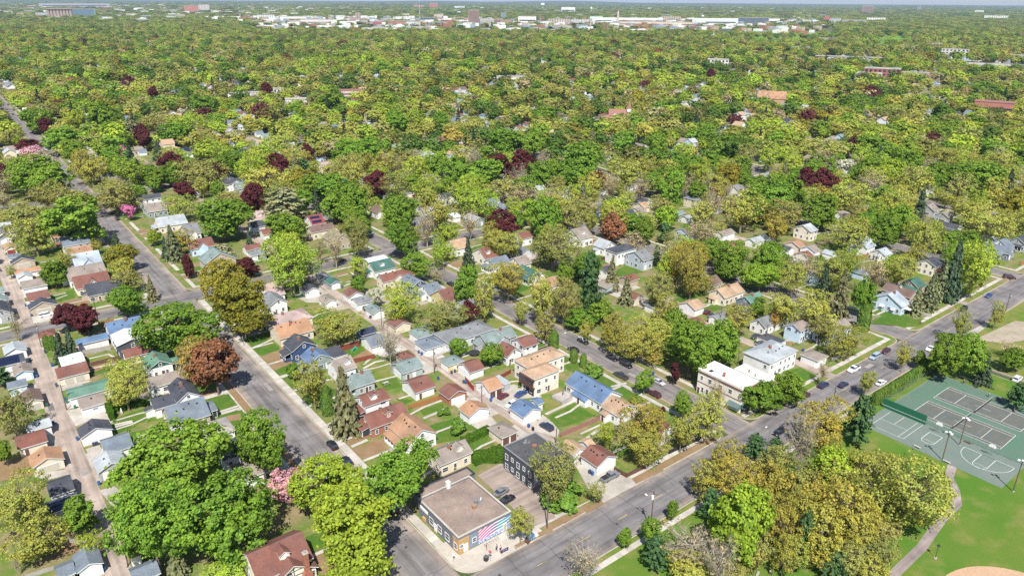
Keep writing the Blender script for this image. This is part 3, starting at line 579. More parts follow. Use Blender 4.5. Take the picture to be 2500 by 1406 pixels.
TREES = """
g 25.2 159.7 11.6 8.1 11.8 tall|@~r2
g 15.6 140.1 7.0 8.7 12.5 tall|@~b3
g 28.4 136.0 9.0 8.1 11.6 tall|@~l7
g 44.6 157.3 5.8 7.8 11.3 tall|@~r6
l 26.0 129.2 4.0 2.2 3.6 small|@~l7
e 18.6 137.3 2.4 4.7 5.1 -|@~r3
o -2.7 217.7 5.0 6.6 9.6 -|@~l1
g -5.9 204.8 1.8 3.1 4.8 -|@~l2
y -4.1 168.9 6.5 6.5 9.6 -|@~l2
g 5.3 162.7 3.6 3.9 5.9 -|@~b0
l 5.6 154.8 2.3 2.7 4.4 small|@~b0
y -3.9 158.9 5.7 3.8 5.8 -|@~b0
b -8.1 158.1 0.9 1.5 2.7 small|@
y 25.2 215.8 6.0 4.7 7.0 -|@~f5
k 45.8 144.6 4.0 4.0 6.1 -|@~b7
D 51.9 135.0 7.1 6.0 8.8 -|@
D 47.9 114.1 8.9 8.2 11.8 tall|@
g 66.7 126.6 7.7 7.3 10.6 tall|@~f15
r 86.2 136.0 1.2 2.1 3.5 small|@~r15
y 68.9 182.5 5.0 6.6 9.6 -|@~f12
e 70.6 165.1 4.7 10.2 10.7 tall|@~f13
c 70.9 178.1 1.7 4.5 4.9 -|@~l13
g 71.1 203.9 2.1 2.3 3.7 small|@~l12
y 93.1 220.1 9.4 5.4 8.0 broad|@~l16
b 100.3 193.7 4.4 6.1 9.0 -|@~r16
g 127.0 173.5 3.2 3.2 5.0 -|@~f20
g 121.7 185.3 2.6 2.6 4.1 small|@~b25
u 95.4 146.6 1.7 1.9 2.2 -|third @~f18
u 96.7 157.6 0.8 0.8 1.1 -|second @~f18
u 98.4 156.7 0.9 1.0 1.3 -|nearest @~f18
c 152.2 171.0 1.7 3.2 3.6 -|@~b21
c 150.7 159.0 1.3 2.2 2.6 -|nearest @~r21
c 150.9 154.5 1.2 2.2 2.6 -|second @~r21
u 148.3 147.4 2.6 1.9 2.2 -|@~r22
g 153.1 129.7 2.3 3.1 4.9 -|@~b24
g 151.4 113.6 2.5 3.3 5.1 -|@~r24
y 147.7 101.9 4.7 5.9 8.6 -|@~f28
q 130.6 109.8 6.2 6.0 8.8 -|@~r24
y 125.0 104.6 6.4 4.7 7.1 -|@~r24
l 122.5 115.2 2.7 3.3 5.2 -|@~r24
y 137.9 102.6 3.7 4.9 7.3 -|second @~f28
q 164.3 153.9 4.2 5.3 7.8 -|nearest @~r21
y 166.4 145.5 7.2 4.9 7.3 -|third @~l28
y 178.7 146.4 5.5 4.6 7.0 -|nearest @~l28
g 172.3 128.2 7.2 7.4 10.7 tall|@~l28
g 186.6 127.6 5.5 6.1 9.0 -|second @~l29
o 152.9 176.5 4.2 4.2 6.3 -|@~b21
y 163.8 167.0 2.5 3.6 5.5 -|@~r21
r 165.3 128.1 1.7 2.9 4.6 small|@~b24
t 164.0 110.8 2.7 3.9 6.0 -|@~f28
q 169.5 140.8 3.0 2.4 3.8 small|@~l28
r 148.4 118.0 0.8 1.0 2.0 small|@~r24
u 146.6 127.4 1.3 1.5 1.8 -|@~r26
o 96.5 106.3 5.9 6.5 9.5 -|@~f26
o 104.5 101.1 2.3 2.5 4.0 small|@~f24
y 81.9 101.3 2.5 4.2 6.4 -|@~r27
g 99.2 86.1 1.5 1.9 3.3 small|@~f26
g 114.7 85.7 1.2 2.1 3.5 small|@~r24
b 85.7 84.6 4.2 3.6 5.5 -|@~f26
u 98.4 105.8 3.9 2.1 2.5 -|@~f26
g 104.2 82.6 2.1 2.9 4.5 small|second @~f24
p 99.3 77.4 2.7 3.8 5.8 -|@~f24
b 106.3 73.3 7.2 4.0 6.1 -|second @~f24
y 102.6 69.4 4.6 2.5 4.1 small|second @~f24
p 151.3 88.8 3.0 3.0 4.7 -|nearest @~f28
p 154.0 84.5 2.8 3.0 4.7 -|second @~f28
q 169.1 80.0 7.4 6.0 8.8 -|@~l75
b 153.2 77.2 4.7 8.0 11.6 tall|@~l75
p 178.8 75.5 3.9 6.4 9.4 -|@~l75
L 155.4 69.2 5.0 4.1 6.2 -|@~f75
g 173.0 101.5 5.2 3.9 6.0 -|nearest @~r28
g 182.7 99.5 4.5 4.0 6.1 -|nearest @~f29
g 238.1 78.3 6.0 5.8 8.5 -|second @~b74
g 243.6 74.1 4.8 5.8 8.5 -|nearest @~b74
s 244.1 68.8 3.4 4.8 5.2 -|@~b74
g 261.1 65.8 3.7 3.0 4.7 -|@~r75
p 235.6 56.3 3.2 3.4 5.2 -|@~r74
y 232.2 88.5 2.9 4.1 6.2 -|second @~b75
y 206.6 87.7 2.9 3.8 5.8 -|nearest @~b75
y 269.3 86.7 3.3 5.3 7.8 -|nearest @~f32
y 293.1 83.6 2.7 4.3 6.5 -|nearest @~f34
t 202.2 99.5 2.2 3.7 5.7 -|@~r29
g 238.9 85.9 2.1 2.3 3.8 small|@~b75
t 271.2 70.6 4.3 2.4 3.8 small|@
q 130.2 78.5 5.8 5.4 7.9 -|fourth @~f28
q 134.9 74.2 5.2 6.4 9.4 -|second @~l75
L 112.6 66.4 5.6 8.3 12.0 tall|@~f28
q 124.7 63.7 3.7 6.3 9.2 -|second @from the camera among similar ones in the lower right
q 142.0 66.4 5.5 4.4 6.6 -|second @~f75
q 138.4 57.4 5.7 6.3 9.2 -|nearest @~f75
q 128.4 57.2 5.0 5.8 8.5 -|third @~l76
L 157.7 70.3 4.9 3.6 5.5 -|@~l75
Y 152.9 51.1 9.4 8.2 11.8 tall|@~f75
p 125.6 59.2 2.2 5.8 8.5 -|@~f75
s 134.3 50.0 1.3 3.4 3.8 small|@~l76
p 127.9 52.8 3.4 2.7 4.3 small|@~f75
y 131.6 47.3 4.5 2.5 4.0 small|@~l76
b 103.8 64.9 3.7 6.3 9.2 -|@~f75
y 159.7 63.4 4.2 5.8 8.5 -|second @~f75
q 119.2 59.5 2.6 4.4 6.6 -|@among similar ones in the lower right
g 41.3 392.4 13.5 9.5 13.6 tall|@~b9
o 23.5 433.1 11.1 6.9 10.1 broad|@~b8
y 22.5 389.7 8.8 7.4 10.7 tall|@~l9
g 23.2 339.6 4.7 4.5 6.8 -|@~f10
Q 49.5 341.9 6.2 4.8 7.2 -|@~r10
y 47.9 333.5 5.5 3.7 5.6 -|@~f41
o 46.6 316.2 5.6 3.6 5.6 -|@~r10
e 51.6 300.1 2.5 5.3 5.7 -|@~b4
s 53.9 378.2 3.0 4.4 4.8 -|@~r10
r 20.5 288.7 5.2 3.8 5.7 -|second @~l4
r 25.4 280.5 4.6 4.4 6.6 -|nearest @~l4
g 39.7 285.5 6.4 5.3 7.9 -|@~b4
g 47.4 242.4 11.2 6.9 10.1 broad|@~b5
o 50.5 234.7 6.0 4.3 6.5 -|@~r5
O 46.2 217.2 5.4 7.4 10.8 tall|@
R 49.1 209.0 6.1 7.2 10.4 tall|@
y 27.8 231.1 5.6 4.3 6.5 -|@~l5
s 14.7 261.0 3.0 5.3 5.8 -|nearest @~b1
s 17.8 262.5 2.8 5.4 5.8 -|second @~b1
c 12.0 275.8 1.2 2.5 2.9 -|second @~b1
c 13.7 274.5 1.2 2.5 2.9 -|nearest @~b1
Q 72.3 272.7 7.5 7.8 11.3 tall|@~b11
Q 69.9 244.7 9.9 8.4 12.2 tall|@~l11
l 100.0 274.3 10.8 9.8 14.1 tall|nearest @~l40
g 99.3 361.8 12.8 7.9 11.4 tall|@~l42
r 126.0 392.3 5.7 7.4 10.7 tall|@~b42
Y 92.7 410.2 7.9 6.7 9.8 -|@~f58
m 70.2 428.5 3.2 3.6 5.6 -|@~l41
e 71.7 345.5 4.8 8.2 8.7 -|@~f41
s 69.7 351.7 2.4 5.0 5.4 -|nearest @~f41
r 70.5 317.8 2.7 4.0 6.1 -|@~f41
g 121.8 338.2 8.6 5.9 8.7 broad|@~r42
P 136.3 374.1 12.8 7.9 11.4 tall|@
r 106.3 457.4 7.1 4.0 6.1 -|@~l58
s 106.7 345.9 2.0 3.9 4.3 -|@~f42
o 67.4 445.5 12.8 7.0 10.3 broad|@~l41
o 50.7 458.3 11.7 6.4 9.4 broad|@~b9
P 89.5 329.3 6.1 3.5 5.5 -|@~f42
r 91.1 302.7 4.8 3.5 5.3 -|@~f42
t 5.0 289.5 2.9 4.0 6.1 -|@~b1
p -2.7 255.5 3.3 2.5 4.0 small|@~l1
l 118.9 218.5 6.9 6.7 9.8 -|@~f38
l 126.8 269.7 3.7 5.4 8.0 -|@~l37
g 157.1 285.2 7.1 6.8 10.0 -|@~f52
l 181.5 283.8 5.7 5.9 8.7 -|@~f47
l 162.7 261.8 4.3 5.6 8.2 -|nearest @~b38
s 171.7 251.6 3.8 7.8 8.2 -|@~l36
g 147.3 216.2 4.7 7.0 10.2 -|@~r39
q 163.7 212.3 6.5 6.9 10.1 -|@~f36
y 145.7 203.3 4.8 7.5 10.9 tall|@~r39
y 153.5 191.6 2.8 4.8 7.2 -|@~b21
o 127.9 203.7 8.8 4.8 7.2 broad|@~f39
r 139.1 203.8 3.2 3.9 5.9 -|@~b20
y 190.6 256.5 6.6 6.1 8.9 -|nearest @~b36
y 196.2 252.3 6.1 5.3 7.9 -|@~l48
o 141.1 297.6 5.9 8.2 11.8 tall|@~r44
t 127.1 291.8 4.6 7.8 11.2 tall|@~f44
t 123.4 300.5 3.2 5.5 8.2 -|@~l44
g 172.8 316.7 8.8 8.2 11.9 tall|@~l52
g 160.0 341.6 7.0 6.1 8.9 -|second @~b44
w 120.9 240.9 2.2 3.4 5.2 -|@~l38
g 120.5 255.9 2.9 3.1 4.9 -|@~r40
t 175.4 292.4 5.9 8.6 12.4 tall|@~f52
t 197.9 287.7 4.8 6.5 9.5 -|@~r47
e 158.2 356.8 2.2 4.8 5.2 -|@~r43
y 200.3 274.6 4.2 5.0 7.5 -|second @~b36
g 162.3 348.2 9.3 8.9 12.8 tall|second @~r43
t 253.7 315.1 9.6 7.0 10.2 broad|@~f59
l 224.4 319.1 10.0 7.9 11.5 tall|nearest @~l59
g 126.7 173.3 2.3 2.3 3.8 small|@~r25
p 177.8 180.5 5.2 11.5 16.4 tall|@~l35
o 167.0 182.9 5.9 8.0 11.5 tall|@~f48
y 160.7 187.4 5.7 8.9 12.7 tall|@~r20
q 232.3 183.8 5.9 7.5 10.9 tall|nearest @~r35
g 228.0 265.8 7.0 8.6 12.4 tall|@~b48
R 247.3 236.6 5.4 6.7 9.8 -|@~f45
g 318.1 260.1 7.5 9.5 13.6 tall|@~f67
g 344.6 264.4 6.8 5.2 7.7 -|@~f67
o 203.6 231.0 11.8 7.0 10.2 broad|@~r48
g 194.3 213.0 3.6 4.4 6.6 -|nearest @~r48
e 206.5 197.1 3.5 7.1 7.5 -|@~l35
g 266.8 243.6 6.5 4.8 7.2 -|second @~r45
g 264.0 231.2 4.0 5.2 7.7 -|nearest @~b35
p 273.8 226.9 4.0 4.3 6.5 -|@~b30
p 292.9 282.1 3.4 3.9 6.0 -|nearest @~r45
p 287.1 268.6 4.0 4.2 6.4 -|second @~r45
g 277.0 270.9 4.2 3.7 5.7 -|@~r45
y 252.5 257.5 5.0 6.0 8.8 -|@~f45
y 250.8 274.0 5.4 7.8 11.2 tall|nearest @~l45
e 279.3 292.6 4.8 8.4 8.9 -|@~b45
t 306.9 298.5 5.8 7.7 11.1 tall|@~b45
t 319.5 285.6 7.1 7.1 10.3 -|@~r45
l 274.3 318.8 5.3 4.5 6.8 -|@~l45
y 305.1 229.5 7.6 6.4 9.4 -|third @~f67
g 285.6 222.0 3.0 3.2 5.0 -|nearest @~r35
o 262.5 210.2 7.7 4.2 6.4 -|nearest @~r35
q 244.2 186.6 7.4 6.6 9.6 -|@~b30
g 264.5 191.7 4.5 5.1 7.6 -|third @~b30
l 231.0 188.0 5.6 5.8 8.6 -|@~r35
l 266.5 183.3 5.4 4.7 7.1 -|nearest @~b30
o 227.5 173.5 4.3 4.5 6.8 -|@~l30
q 233.9 170.6 3.9 3.9 5.9 -|@~l30
g 254.4 176.4 4.8 4.0 6.0 -|nearest @~b30
q 361.3 261.0 6.2 4.2 6.4 -|@~f69
y 353.0 245.5 4.7 3.4 5.2 -|third @~f69
g 303.9 349.3 6.1 4.9 7.3 -|second @~l45
g 317.7 332.8 7.4 5.3 7.9 -|@~b45
p 244.6 206.1 2.3 4.0 6.1 -|@~r35
l 106.1 291.0 10.7 8.9 12.8 tall|nearest @~f43
g 167.8 406.7 10.0 6.3 9.2 broad|nearest @~b43
g 175.3 396.7 9.5 6.3 9.2 broad|second @~b43
g 159.8 356.0 8.7 7.4 10.7 tall|nearest @~r43
l 167.2 350.1 7.9 7.4 10.8 tall|@~b44
s 157.5 381.8 3.3 6.8 7.2 -|@~b43
y 147.5 429.8 12.3 9.1 13.0 tall|@~b42
l 145.9 449.5 6.3 10.6 15.1 tall|nearest @~b42
g 120.9 438.2 3.5 4.8 7.2 -|@~r58
o 125.0 427.7 6.0 3.7 5.7 -|nearest @~b42
p 180.4 453.8 5.7 6.7 9.8 -|@~b43
g 176.5 452.4 5.2 4.5 6.7 -|@~b42
o 122.3 474.8 13.5 8.9 12.7 tall|@~b58
o 119.4 470.6 5.5 5.0 7.4 -|@~r58
y 424.7 145.2 10.6 6.8 9.9 broad|@~l55
y 397.6 128.7 10.1 7.9 11.4 tall|@~f55
y 348.3 135.8 6.9 9.3 13.3 tall|@~b33
g 377.0 160.4 6.8 6.4 9.4 -|nearest @~f56
g 352.4 155.6 6.4 6.4 9.4 -|second @~f51
g 418.4 187.7 6.5 5.8 8.6 -|@~l56
y 459.4 219.0 7.6 6.0 8.9 -|@~f65
y 450.3 187.2 11.4 9.2 13.2 tall|@~f68
g 505.5 195.7 8.6 5.7 8.4 broad|second @~r68
g 498.3 169.4 11.8 8.3 12.0 tall|nearest @~b55
y 473.1 152.4 9.0 7.6 11.0 tall|@~b55
g 378.9 129.1 5.8 4.5 6.8 -|second @~l34
g 348.8 119.4 6.2 4.4 6.7 -|nearest @~r33
l 359.8 114.6 6.5 4.1 6.3 -|@~l34
q 337.5 134.3 4.4 4.4 6.6 -|@~l33
y 421.6 176.0 5.4 4.7 7.0 -|@~r56
r 424.0 181.1 3.1 3.1 4.8 -|@~f56
y 350.8 167.8 6.0 5.3 7.9 -|@~f51
y 414.9 203.0 6.3 6.0 8.8 -|@~b54
y 393.4 199.5 13.5 7.6 11.0 tall|@~l54
g 354.4 216.9 10.0 8.8 12.6 tall|second @~f63
y 317.1 213.0 10.5 9.3 13.3 tall|@~f63
q 316.9 191.8 7.6 6.5 9.5 -|@~l46
y 336.3 164.0 10.1 6.8 9.9 broad|@~l51
g 373.5 159.8 5.3 6.8 10.0 -|second @~f56
q 225.5 171.1 7.3 9.5 13.6 tall|nearest @~l30
g 255.6 174.0 7.8 6.8 9.9 -|second @~b30
g 266.3 164.0 6.9 7.2 10.5 tall|@~b31
L 254.0 158.0 6.7 5.0 7.4 -|@~b31
y 261.9 148.5 5.7 6.7 9.7 -|@~f46
s 261.8 134.8 4.2 8.7 9.2 tall|@~f46
e 257.1 124.7 4.5 9.5 10.0 tall|@~l32
g 264.3 119.6 3.7 6.4 9.3 -|@~l32
t 288.8 128.1 5.7 7.6 11.0 tall|@~l32
y 302.5 124.6 6.4 6.1 9.0 -|@~b32
s 308.2 106.4 5.0 12.5 13.1 tall|@~r33
e 292.7 107.2 4.1 7.7 8.2 -|@~r32
e 283.5 107.9 3.0 5.6 6.1 -|@~f32
e 306.0 108.7 3.7 7.6 8.1 -|nearest @~f33
l 319.1 102.5 7.7 9.5 13.6 tall|@~f34
y 229.5 132.9 6.7 5.8 8.5 -|@~r31
y 235.6 123.3 8.6 6.2 9.1 broad|@~r31
y 209.5 136.8 5.7 5.4 8.1 -|@~f31
y 225.1 105.3 6.6 4.9 7.3 -|nearest @~r29
o 229.4 115.4 4.9 4.3 6.5 -|@~r29
g 181.2 134.4 4.9 5.7 8.4 -|third @~b28
g 188.9 129.0 4.7 5.2 7.8 -|nearest @~l29
g 229.8 141.6 2.6 3.6 5.5 -|@~f31
O 225.7 132.0 2.3 3.5 5.4 -|@~r31
c 253.2 113.0 2.3 4.9 5.3 -|@~l32
g 41.3 504.5 13.5 10.2 14.6 tall|second @~b8
y 69.3 529.7 10.3 8.0 11.5 tall|nearest @~l60
s 93.4 527.1 7.8 11.1 11.7 tall|@~l60
s 122.6 583.4 5.7 7.3 7.7 -|@~b60
g 110.4 493.3 8.5 6.1 9.0 -|@~r60
g 87.0 523.0 7.7 5.8 8.6 -|fourth @~b9
l 153.3 530.9 8.4 7.9 11.4 tall|second @~b58
g 154.5 502.3 6.7 7.7 11.1 tall|second @~r58
Y 197.6 536.9 11.0 8.8 12.7 tall|@~b42
y 189.1 497.6 9.3 7.3 10.6 tall|fourth @~b43
r 203.7 503.3 4.8 6.1 8.9 -|second @~b43
r 135.6 420.6 6.1 4.8 7.2 -|@~b42
g 72.3 651.3 12.3 7.9 11.4 tall|second @~l60
g 70.5 609.9 8.1 6.5 9.6 -|fourth @~b8
r 70.8 738.8 6.6 6.6 9.6 -|nearest @~l60
r 122.4 626.6 6.0 8.2 11.9 tall|@~b60
m 100.4 605.4 4.2 4.2 6.3 -|@~l60
k 47.2 630.3 6.6 5.0 7.5 -|@~b8
r 49.3 667.8 8.1 4.4 6.7 -|second @~b9
l 48.6 685.9 7.1 4.9 7.3 -|second @~b8
o 41.8 696.5 10.5 7.1 10.3 broad|fourth @~l60
g 67.4 767.0 11.7 8.5 12.3 tall|fourth @~b8
g 116.0 739.9 13.5 10.5 15.0 tall|third @~b58
l 94.2 749.8 10.5 9.2 13.2 tall|@~b8
r 200.3 1042.2 9.7 7.9 11.4 tall|@~b8
r 205.6 947.5 6.5 6.1 9.0 -|@~b60
r 325.5 911.3 7.7 6.4 9.4 -|second @~b58
e 128.6 688.9 9.5 11.3 11.8 tall|@~b60
o 145.9 700.9 10.4 8.5 12.3 tall|@~b60
l 163.3 656.7 13.5 9.7 13.9 tall|third @~b58
g 149.5 640.0 11.4 7.3 10.6 tall|@~b60
g 327.9 728.6 13.5 8.7 12.5 tall|second @~b62
g 214.5 790.3 13.5 9.1 13.1 tall|second @~b58
o 162.6 591.5 8.2 6.5 9.5 -|third @~b58
r 24.0 554.8 4.9 5.8 8.5 -|@~b8
s 29.7 548.4 3.1 5.8 6.2 -|@~b8
r 200.0 389.8 7.6 6.7 9.8 -|@~l66
m 312.8 498.6 5.6 3.9 5.9 -|@~b62
Y 365.8 518.9 13.3 8.9 12.8 tall|@~f73
g 335.3 440.9 12.8 8.3 12.0 tall|nearest @~b59
g 352.7 425.2 10.1 7.9 11.4 tall|second @~b59
l 307.1 394.1 9.2 7.2 10.4 tall|@~b59
g 331.8 351.5 13.1 10.1 14.5 tall|nearest @~b45
g 408.4 383.9 9.1 8.0 11.5 tall|nearest @~f70
g 423.3 366.4 8.4 7.9 11.4 tall|second @~f70
Y 360.7 350.0 7.2 7.7 11.2 tall|@~f70
s 469.0 495.1 5.2 6.5 6.9 -|@~l70
e 412.1 424.4 6.2 7.9 8.4 -|@~f70
s 360.3 582.8 4.5 8.5 8.9 -|@~b66
g 359.0 564.1 7.0 7.0 10.1 -|@~b62
g 313.9 570.3 11.0 8.5 12.2 tall|@~b66
l 355.4 636.1 8.9 7.5 10.8 tall|@~b66
g 455.7 533.4 11.3 7.2 10.5 tall|nearest @~f73
g 270.8 373.8 12.6 6.9 10.1 broad|@~l59
l 245.8 349.4 7.5 5.8 8.5 -|@~r47
l 264.4 424.1 12.1 6.6 9.7 broad|@~b44
y 338.6 315.5 13.4 7.4 10.7 tall|nearest @~b45
O 235.4 444.5 4.3 5.3 7.9 -|@~l66
g 316.1 342.3 9.1 6.7 9.7 broad|@~b45
g 304.6 349.8 6.3 6.8 9.9 -|third @~f70
g 246.1 489.4 10.4 7.1 10.3 broad|@~b66
r 409.8 234.6 6.4 7.3 10.6 tall|@~r63
r 422.1 228.8 7.8 6.8 10.0 -|@~r63
g 385.7 238.0 10.8 6.8 10.0 broad|@~f63
g 547.6 264.0 13.5 7.6 11.1 tall|@~b65
s 638.2 416.9 5.1 8.2 8.7 -|@~f71
s 559.8 436.4 4.6 6.2 6.7 -|@~b69
g 508.9 384.7 7.1 5.9 8.6 -|@~l71
p 843.6 455.9 7.4 6.2 9.0 -|@~r71
r 920.6 702.1 6.8 7.3 10.6 tall|@~l71
r 1010.0 614.6 5.7 5.1 7.6 -|@~b71
r 832.2 464.9 6.6 4.9 7.3 -|@~r71
q 765.9 453.6 8.6 7.0 10.2 broad|@
Y 778.3 361.4 10.8 7.1 10.4 tall|@~l72
l 548.5 368.7 8.4 7.2 10.4 tall|@~f71
g 509.5 176.5 12.4 7.7 11.2 tall|second @~b55
g 518.2 202.4 8.8 5.4 8.1 broad|nearest @~r68
y 400.7 284.3 9.2 6.8 9.8 broad|@~r69
o 442.1 301.2 8.9 7.8 11.3 tall|@~l63
y 509.7 281.5 13.4 8.0 11.6 tall|@~l65
l 465.7 215.7 8.0 6.2 9.0 -|@~f65
l 454.7 271.4 9.6 6.1 8.9 broad|@~r63
y 476.3 199.6 9.7 6.0 8.8 broad|@~f68
o 587.1 220.7 11.4 6.2 9.2 broad|@~r68
q 138.1 88.0 4.3 4.3 6.5 -|nearest @~f28
o 142.2 71.1 4.4 4.8 7.2 -|nearest @~l75
q 134.3 64.8 4.7 4.3 6.5 -|fourth @~f75
y 136.6 53.9 4.3 4.3 6.4 -|second @~f74
q 128.2 55.5 4.2 2.8 4.5 small|@~f75
y 152.1 64.2 5.6 4.3 6.5 -|third @~f75
q 125.5 69.3 4.1 5.3 7.9 -|fourth @~l75
o 115.2 63.8 3.4 4.2 6.3 -|second @~r24
y 122.1 58.8 3.1 3.5 5.4 -|fourth @~r24
o 129.9 50.6 3.3 3.3 5.2 -|second @~l76
o 146.9 80.0 4.0 4.0 6.1 -|nearest @~f28
y 169.5 63.1 4.0 3.6 5.5 -|nearest @~f75
q 126.0 85.1 3.8 4.7 7.0 -|second @~r24
o 137.3 48.4 3.4 3.4 5.2 -|nearest @~l76
q 130.5 84.8 2.6 3.7 5.7 -|second @~f28
p 120.9 79.9 2.2 4.0 6.0 -|nearest @~r24
y 102.5 72.2 3.4 2.5 4.0 small|nearest @~f24
o 110.2 64.9 3.3 1.8 3.1 small|second @~f24
q 167.6 158.8 4.3 6.1 8.9 -|second @~r21
y 177.9 149.4 7.7 5.3 7.9 -|third @~l30
g 178.5 174.5 3.9 4.2 6.4 -|nearest @~f35
y 194.9 158.5 5.1 5.1 7.6 -|nearest @~l30
g 187.5 147.6 4.4 5.0 7.5 -|@~l30
e 200.5 182.8 3.6 5.8 6.2 -|@~f35
g 169.7 177.1 5.1 3.2 5.0 -|@~b21
o 203.8 169.9 5.9 6.5 9.6 -|@~f35
y 149.2 55.7 4.2 4.2 6.4 -|fourth @~f75
o 145.9 52.0 3.6 2.7 4.3 small|@~f75
q 142.8 55.5 4.1 4.1 6.2 -|@~f74
c 205.0 83.3 1.2 2.3 2.1 first arborvitae of the court hedge row counted from the practice wall
c 206.5 83.3 1.1 2.1 2.1 second arborvitae of the court hedge row counted from the practice wall
c 208.2 83.3 1.2 1.9 2.1 third arborvitae of the court hedge row counted from the practice wall
c 209.7 83.3 1.0 2.1 2.1 fourth arborvitae of the court hedge row counted from the practice wall
c 211.0 83.3 1.0 2.1 2.1 fifth arborvitae of the court hedge row counted from the practice wall
c 212.8 83.3 1.0 1.9 2.1 sixth arborvitae of the court hedge row counted from the practice wall
c 214.4 83.3 1.2 2.4 2.1 seventh arborvitae of the court hedge row counted from the practice wall
c 215.9 83.3 1.0 2.0 2.1 eighth arborvitae of the court hedge row counted from the practice wall
c 217.3 83.3 1.2 2.3 2.1 ninth arborvitae of the court hedge row counted from the practice wall
c 218.9 83.3 1.2 2.3 2.1 tenth arborvitae of the court hedge row counted from the practice wall
c 220.4 83.3 1.2 2.0 2.1 eleventh arborvitae of the court hedge row counted from the practice wall
c 222.2 83.3 1.1 2.2 2.1 twelfth arborvitae of the court hedge row counted from the practice wall
c 223.6 83.3 1.1 2.2 2.1 thirteenth arborvitae of the court hedge row counted from the practice wall
c 225.3 83.3 1.0 2.2 2.1 fourteenth arborvitae of the court hedge row counted from the practice wall
c 226.8 83.3 1.1 2.1 2.1 fifteenth arborvitae of the court hedge row counted from the practice wall
c 228.2 83.3 1.0 2.4 2.1 sixteenth arborvitae of the court hedge row counted from the practice wall
c 229.7 83.3 1.0 2.2 2.1 seventeenth arborvitae of the court hedge row counted from the practice wall
c 231.5 83.3 1.0 2.0 2.1 eighteenth arborvitae of the court hedge row counted from the practice wall
c 233.1 83.3 1.2 2.2 2.1 nineteenth arborvitae of the court hedge row counted from the practice wall
c 234.5 83.3 1.1 2.3 2.1 twentieth arborvitae of the court hedge row counted from the practice wall
c 236.2 83.3 1.1 2.2 2.1 twenty-first arborvitae of the court hedge row counted from the practice wall
c 237.7 83.3 1.2 2.1 2.1 twenty-second arborvitae of the court hedge row counted from the practice wall
c 239.0 83.3 1.2 2.1 2.1 twenty-third arborvitae of the court hedge row counted from the practice wall
c 240.8 83.3 1.1 1.9 2.1 twenty-fourth arborvitae of the court hedge row counted from the practice wall
c 242.1 83.3 1.1 2.4 2.1 twenty-fifth arborvitae of the court hedge row counted from the practice wall
c 243.9 83.3 1.2 2.0 2.1 twenty-sixth arborvitae of the court hedge row counted from the practice wall
c 245.4 83.3 1.2 2.0 2.1 twenty-seventh arborvitae of the court hedge row counted from the practice wall
g 153.0 325.4 7.0 5.1 7.6 -|nearest @~b44
q 153.4 401.1 5.4 4.8 7.1 -|@~b43
L 154.0 470.1 9.4 7.2 10.4 tall|@~b42
p 168.4 365.9 4.7 10.4 11.1 tall|@~b43
Q 168.9 429.3 7.0 6.2 9.0 -|@~b43
Y 168.0 441.4 7.8 5.9 8.6 -|second @~b43
r 168.7 468.3 7.8 7.1 10.3 -|nearest @~b43
l 168.5 480.7 5.4 4.4 6.5 -|third @~b42
y 168.6 493.7 7.0 5.5 8.2 -|@~b42
l 254.6 196.3 7.0 5.8 8.6 -|second @~b30
y 254.9 245.1 7.8 7.2 10.5 tall|@~r45
y 255.0 285.5 8.6 8.0 11.5 tall|second @~l45
o 255.0 335.5 9.4 7.0 10.2 broad|@~f59
t 254.8 346.9 4.2 4.0 6.0 -|@~l59
o 255.2 372.0 5.4 5.0 7.4 -|@~l59
g 254.6 383.6 8.6 8.1 11.7 tall|@~b47
g 254.4 409.2 7.0 6.7 9.8 -|nearest @~r62
y 254.6 434.1 5.4 4.9 7.3 -|@~b62
o 254.4 447.3 8.6 6.8 9.9 broad|@~b66
l 269.1 259.6 9.4 7.9 11.3 tall|@~r45
o 269.4 281.1 7.0 5.2 7.8 -|@~l45
t 268.9 306.8 7.0 6.4 9.3 -|@~r59
g 269.3 333.8 6.2 5.6 8.2 -|@~r59
t 356.2 127.4 4.2 3.7 5.5 -|@~r33
y 355.7 176.7 5.4 4.4 6.5 -|@~l51
g 356.1 191.0 8.6 7.4 10.8 tall|@~b46
y 355.8 236.5 6.2 4.9 7.2 -|second @~f63
g 355.0 292.7 8.6 6.5 9.5 broad|@~l67
o 355.7 327.8 7.0 5.3 7.8 -|@~b45
g 370.3 123.6 4.2 3.4 5.1 -|nearest @~l34
g 370.4 134.3 5.4 4.2 6.2 -|@~b33
l 370.8 147.5 7.0 5.2 7.7 -|nearest @~b33
g 370.3 171.5 6.2 5.3 7.9 -|@~f51
o 370.4 196.5 5.4 4.7 7.0 -|@~b46
g 370.1 221.8 9.4 9.1 13.0 tall|nearest @~f63
g 370.3 236.1 7.8 5.6 8.3 -|nearest @~f63
b 370.4 247.9 6.2 4.7 7.0 -|@~r69
b 370.7 261.0 4.2 3.9 5.9 -|@~f69
y 370.0 308.1 7.8 6.5 9.5 -|@~l67
o 370.1 318.7 5.4 5.2 7.7 -|third @~l67
y 370.1 329.9 7.8 7.0 10.1 -|third @~l69
y 370.0 343.9 6.2 4.6 6.9 -|nearest @~f70
b 370.9 356.3 4.2 3.9 5.8 -|@~f70
Q 456.8 133.7 9.4 7.7 11.1 tall|@~l53
l 456.4 154.1 7.8 6.0 8.7 -|@~l55
y 456.4 170.8 5.4 4.5 6.8 -|third @~f68
q 456.3 239.5 5.4 4.3 6.4 -|@~b54
q 456.6 254.0 5.4 4.2 6.3 -|nearest @~r63
l 456.3 290.8 9.4 7.5 10.9 tall|@~b63
o 470.9 133.7 7.8 6.2 9.0 -|@~b53
o 471.2 171.0 8.6 7.4 10.7 tall|@~r68
y 471.8 181.7 4.2 3.7 5.7 -|nearest @~f68
t 471.0 246.2 4.2 3.6 5.5 -|second @~l65
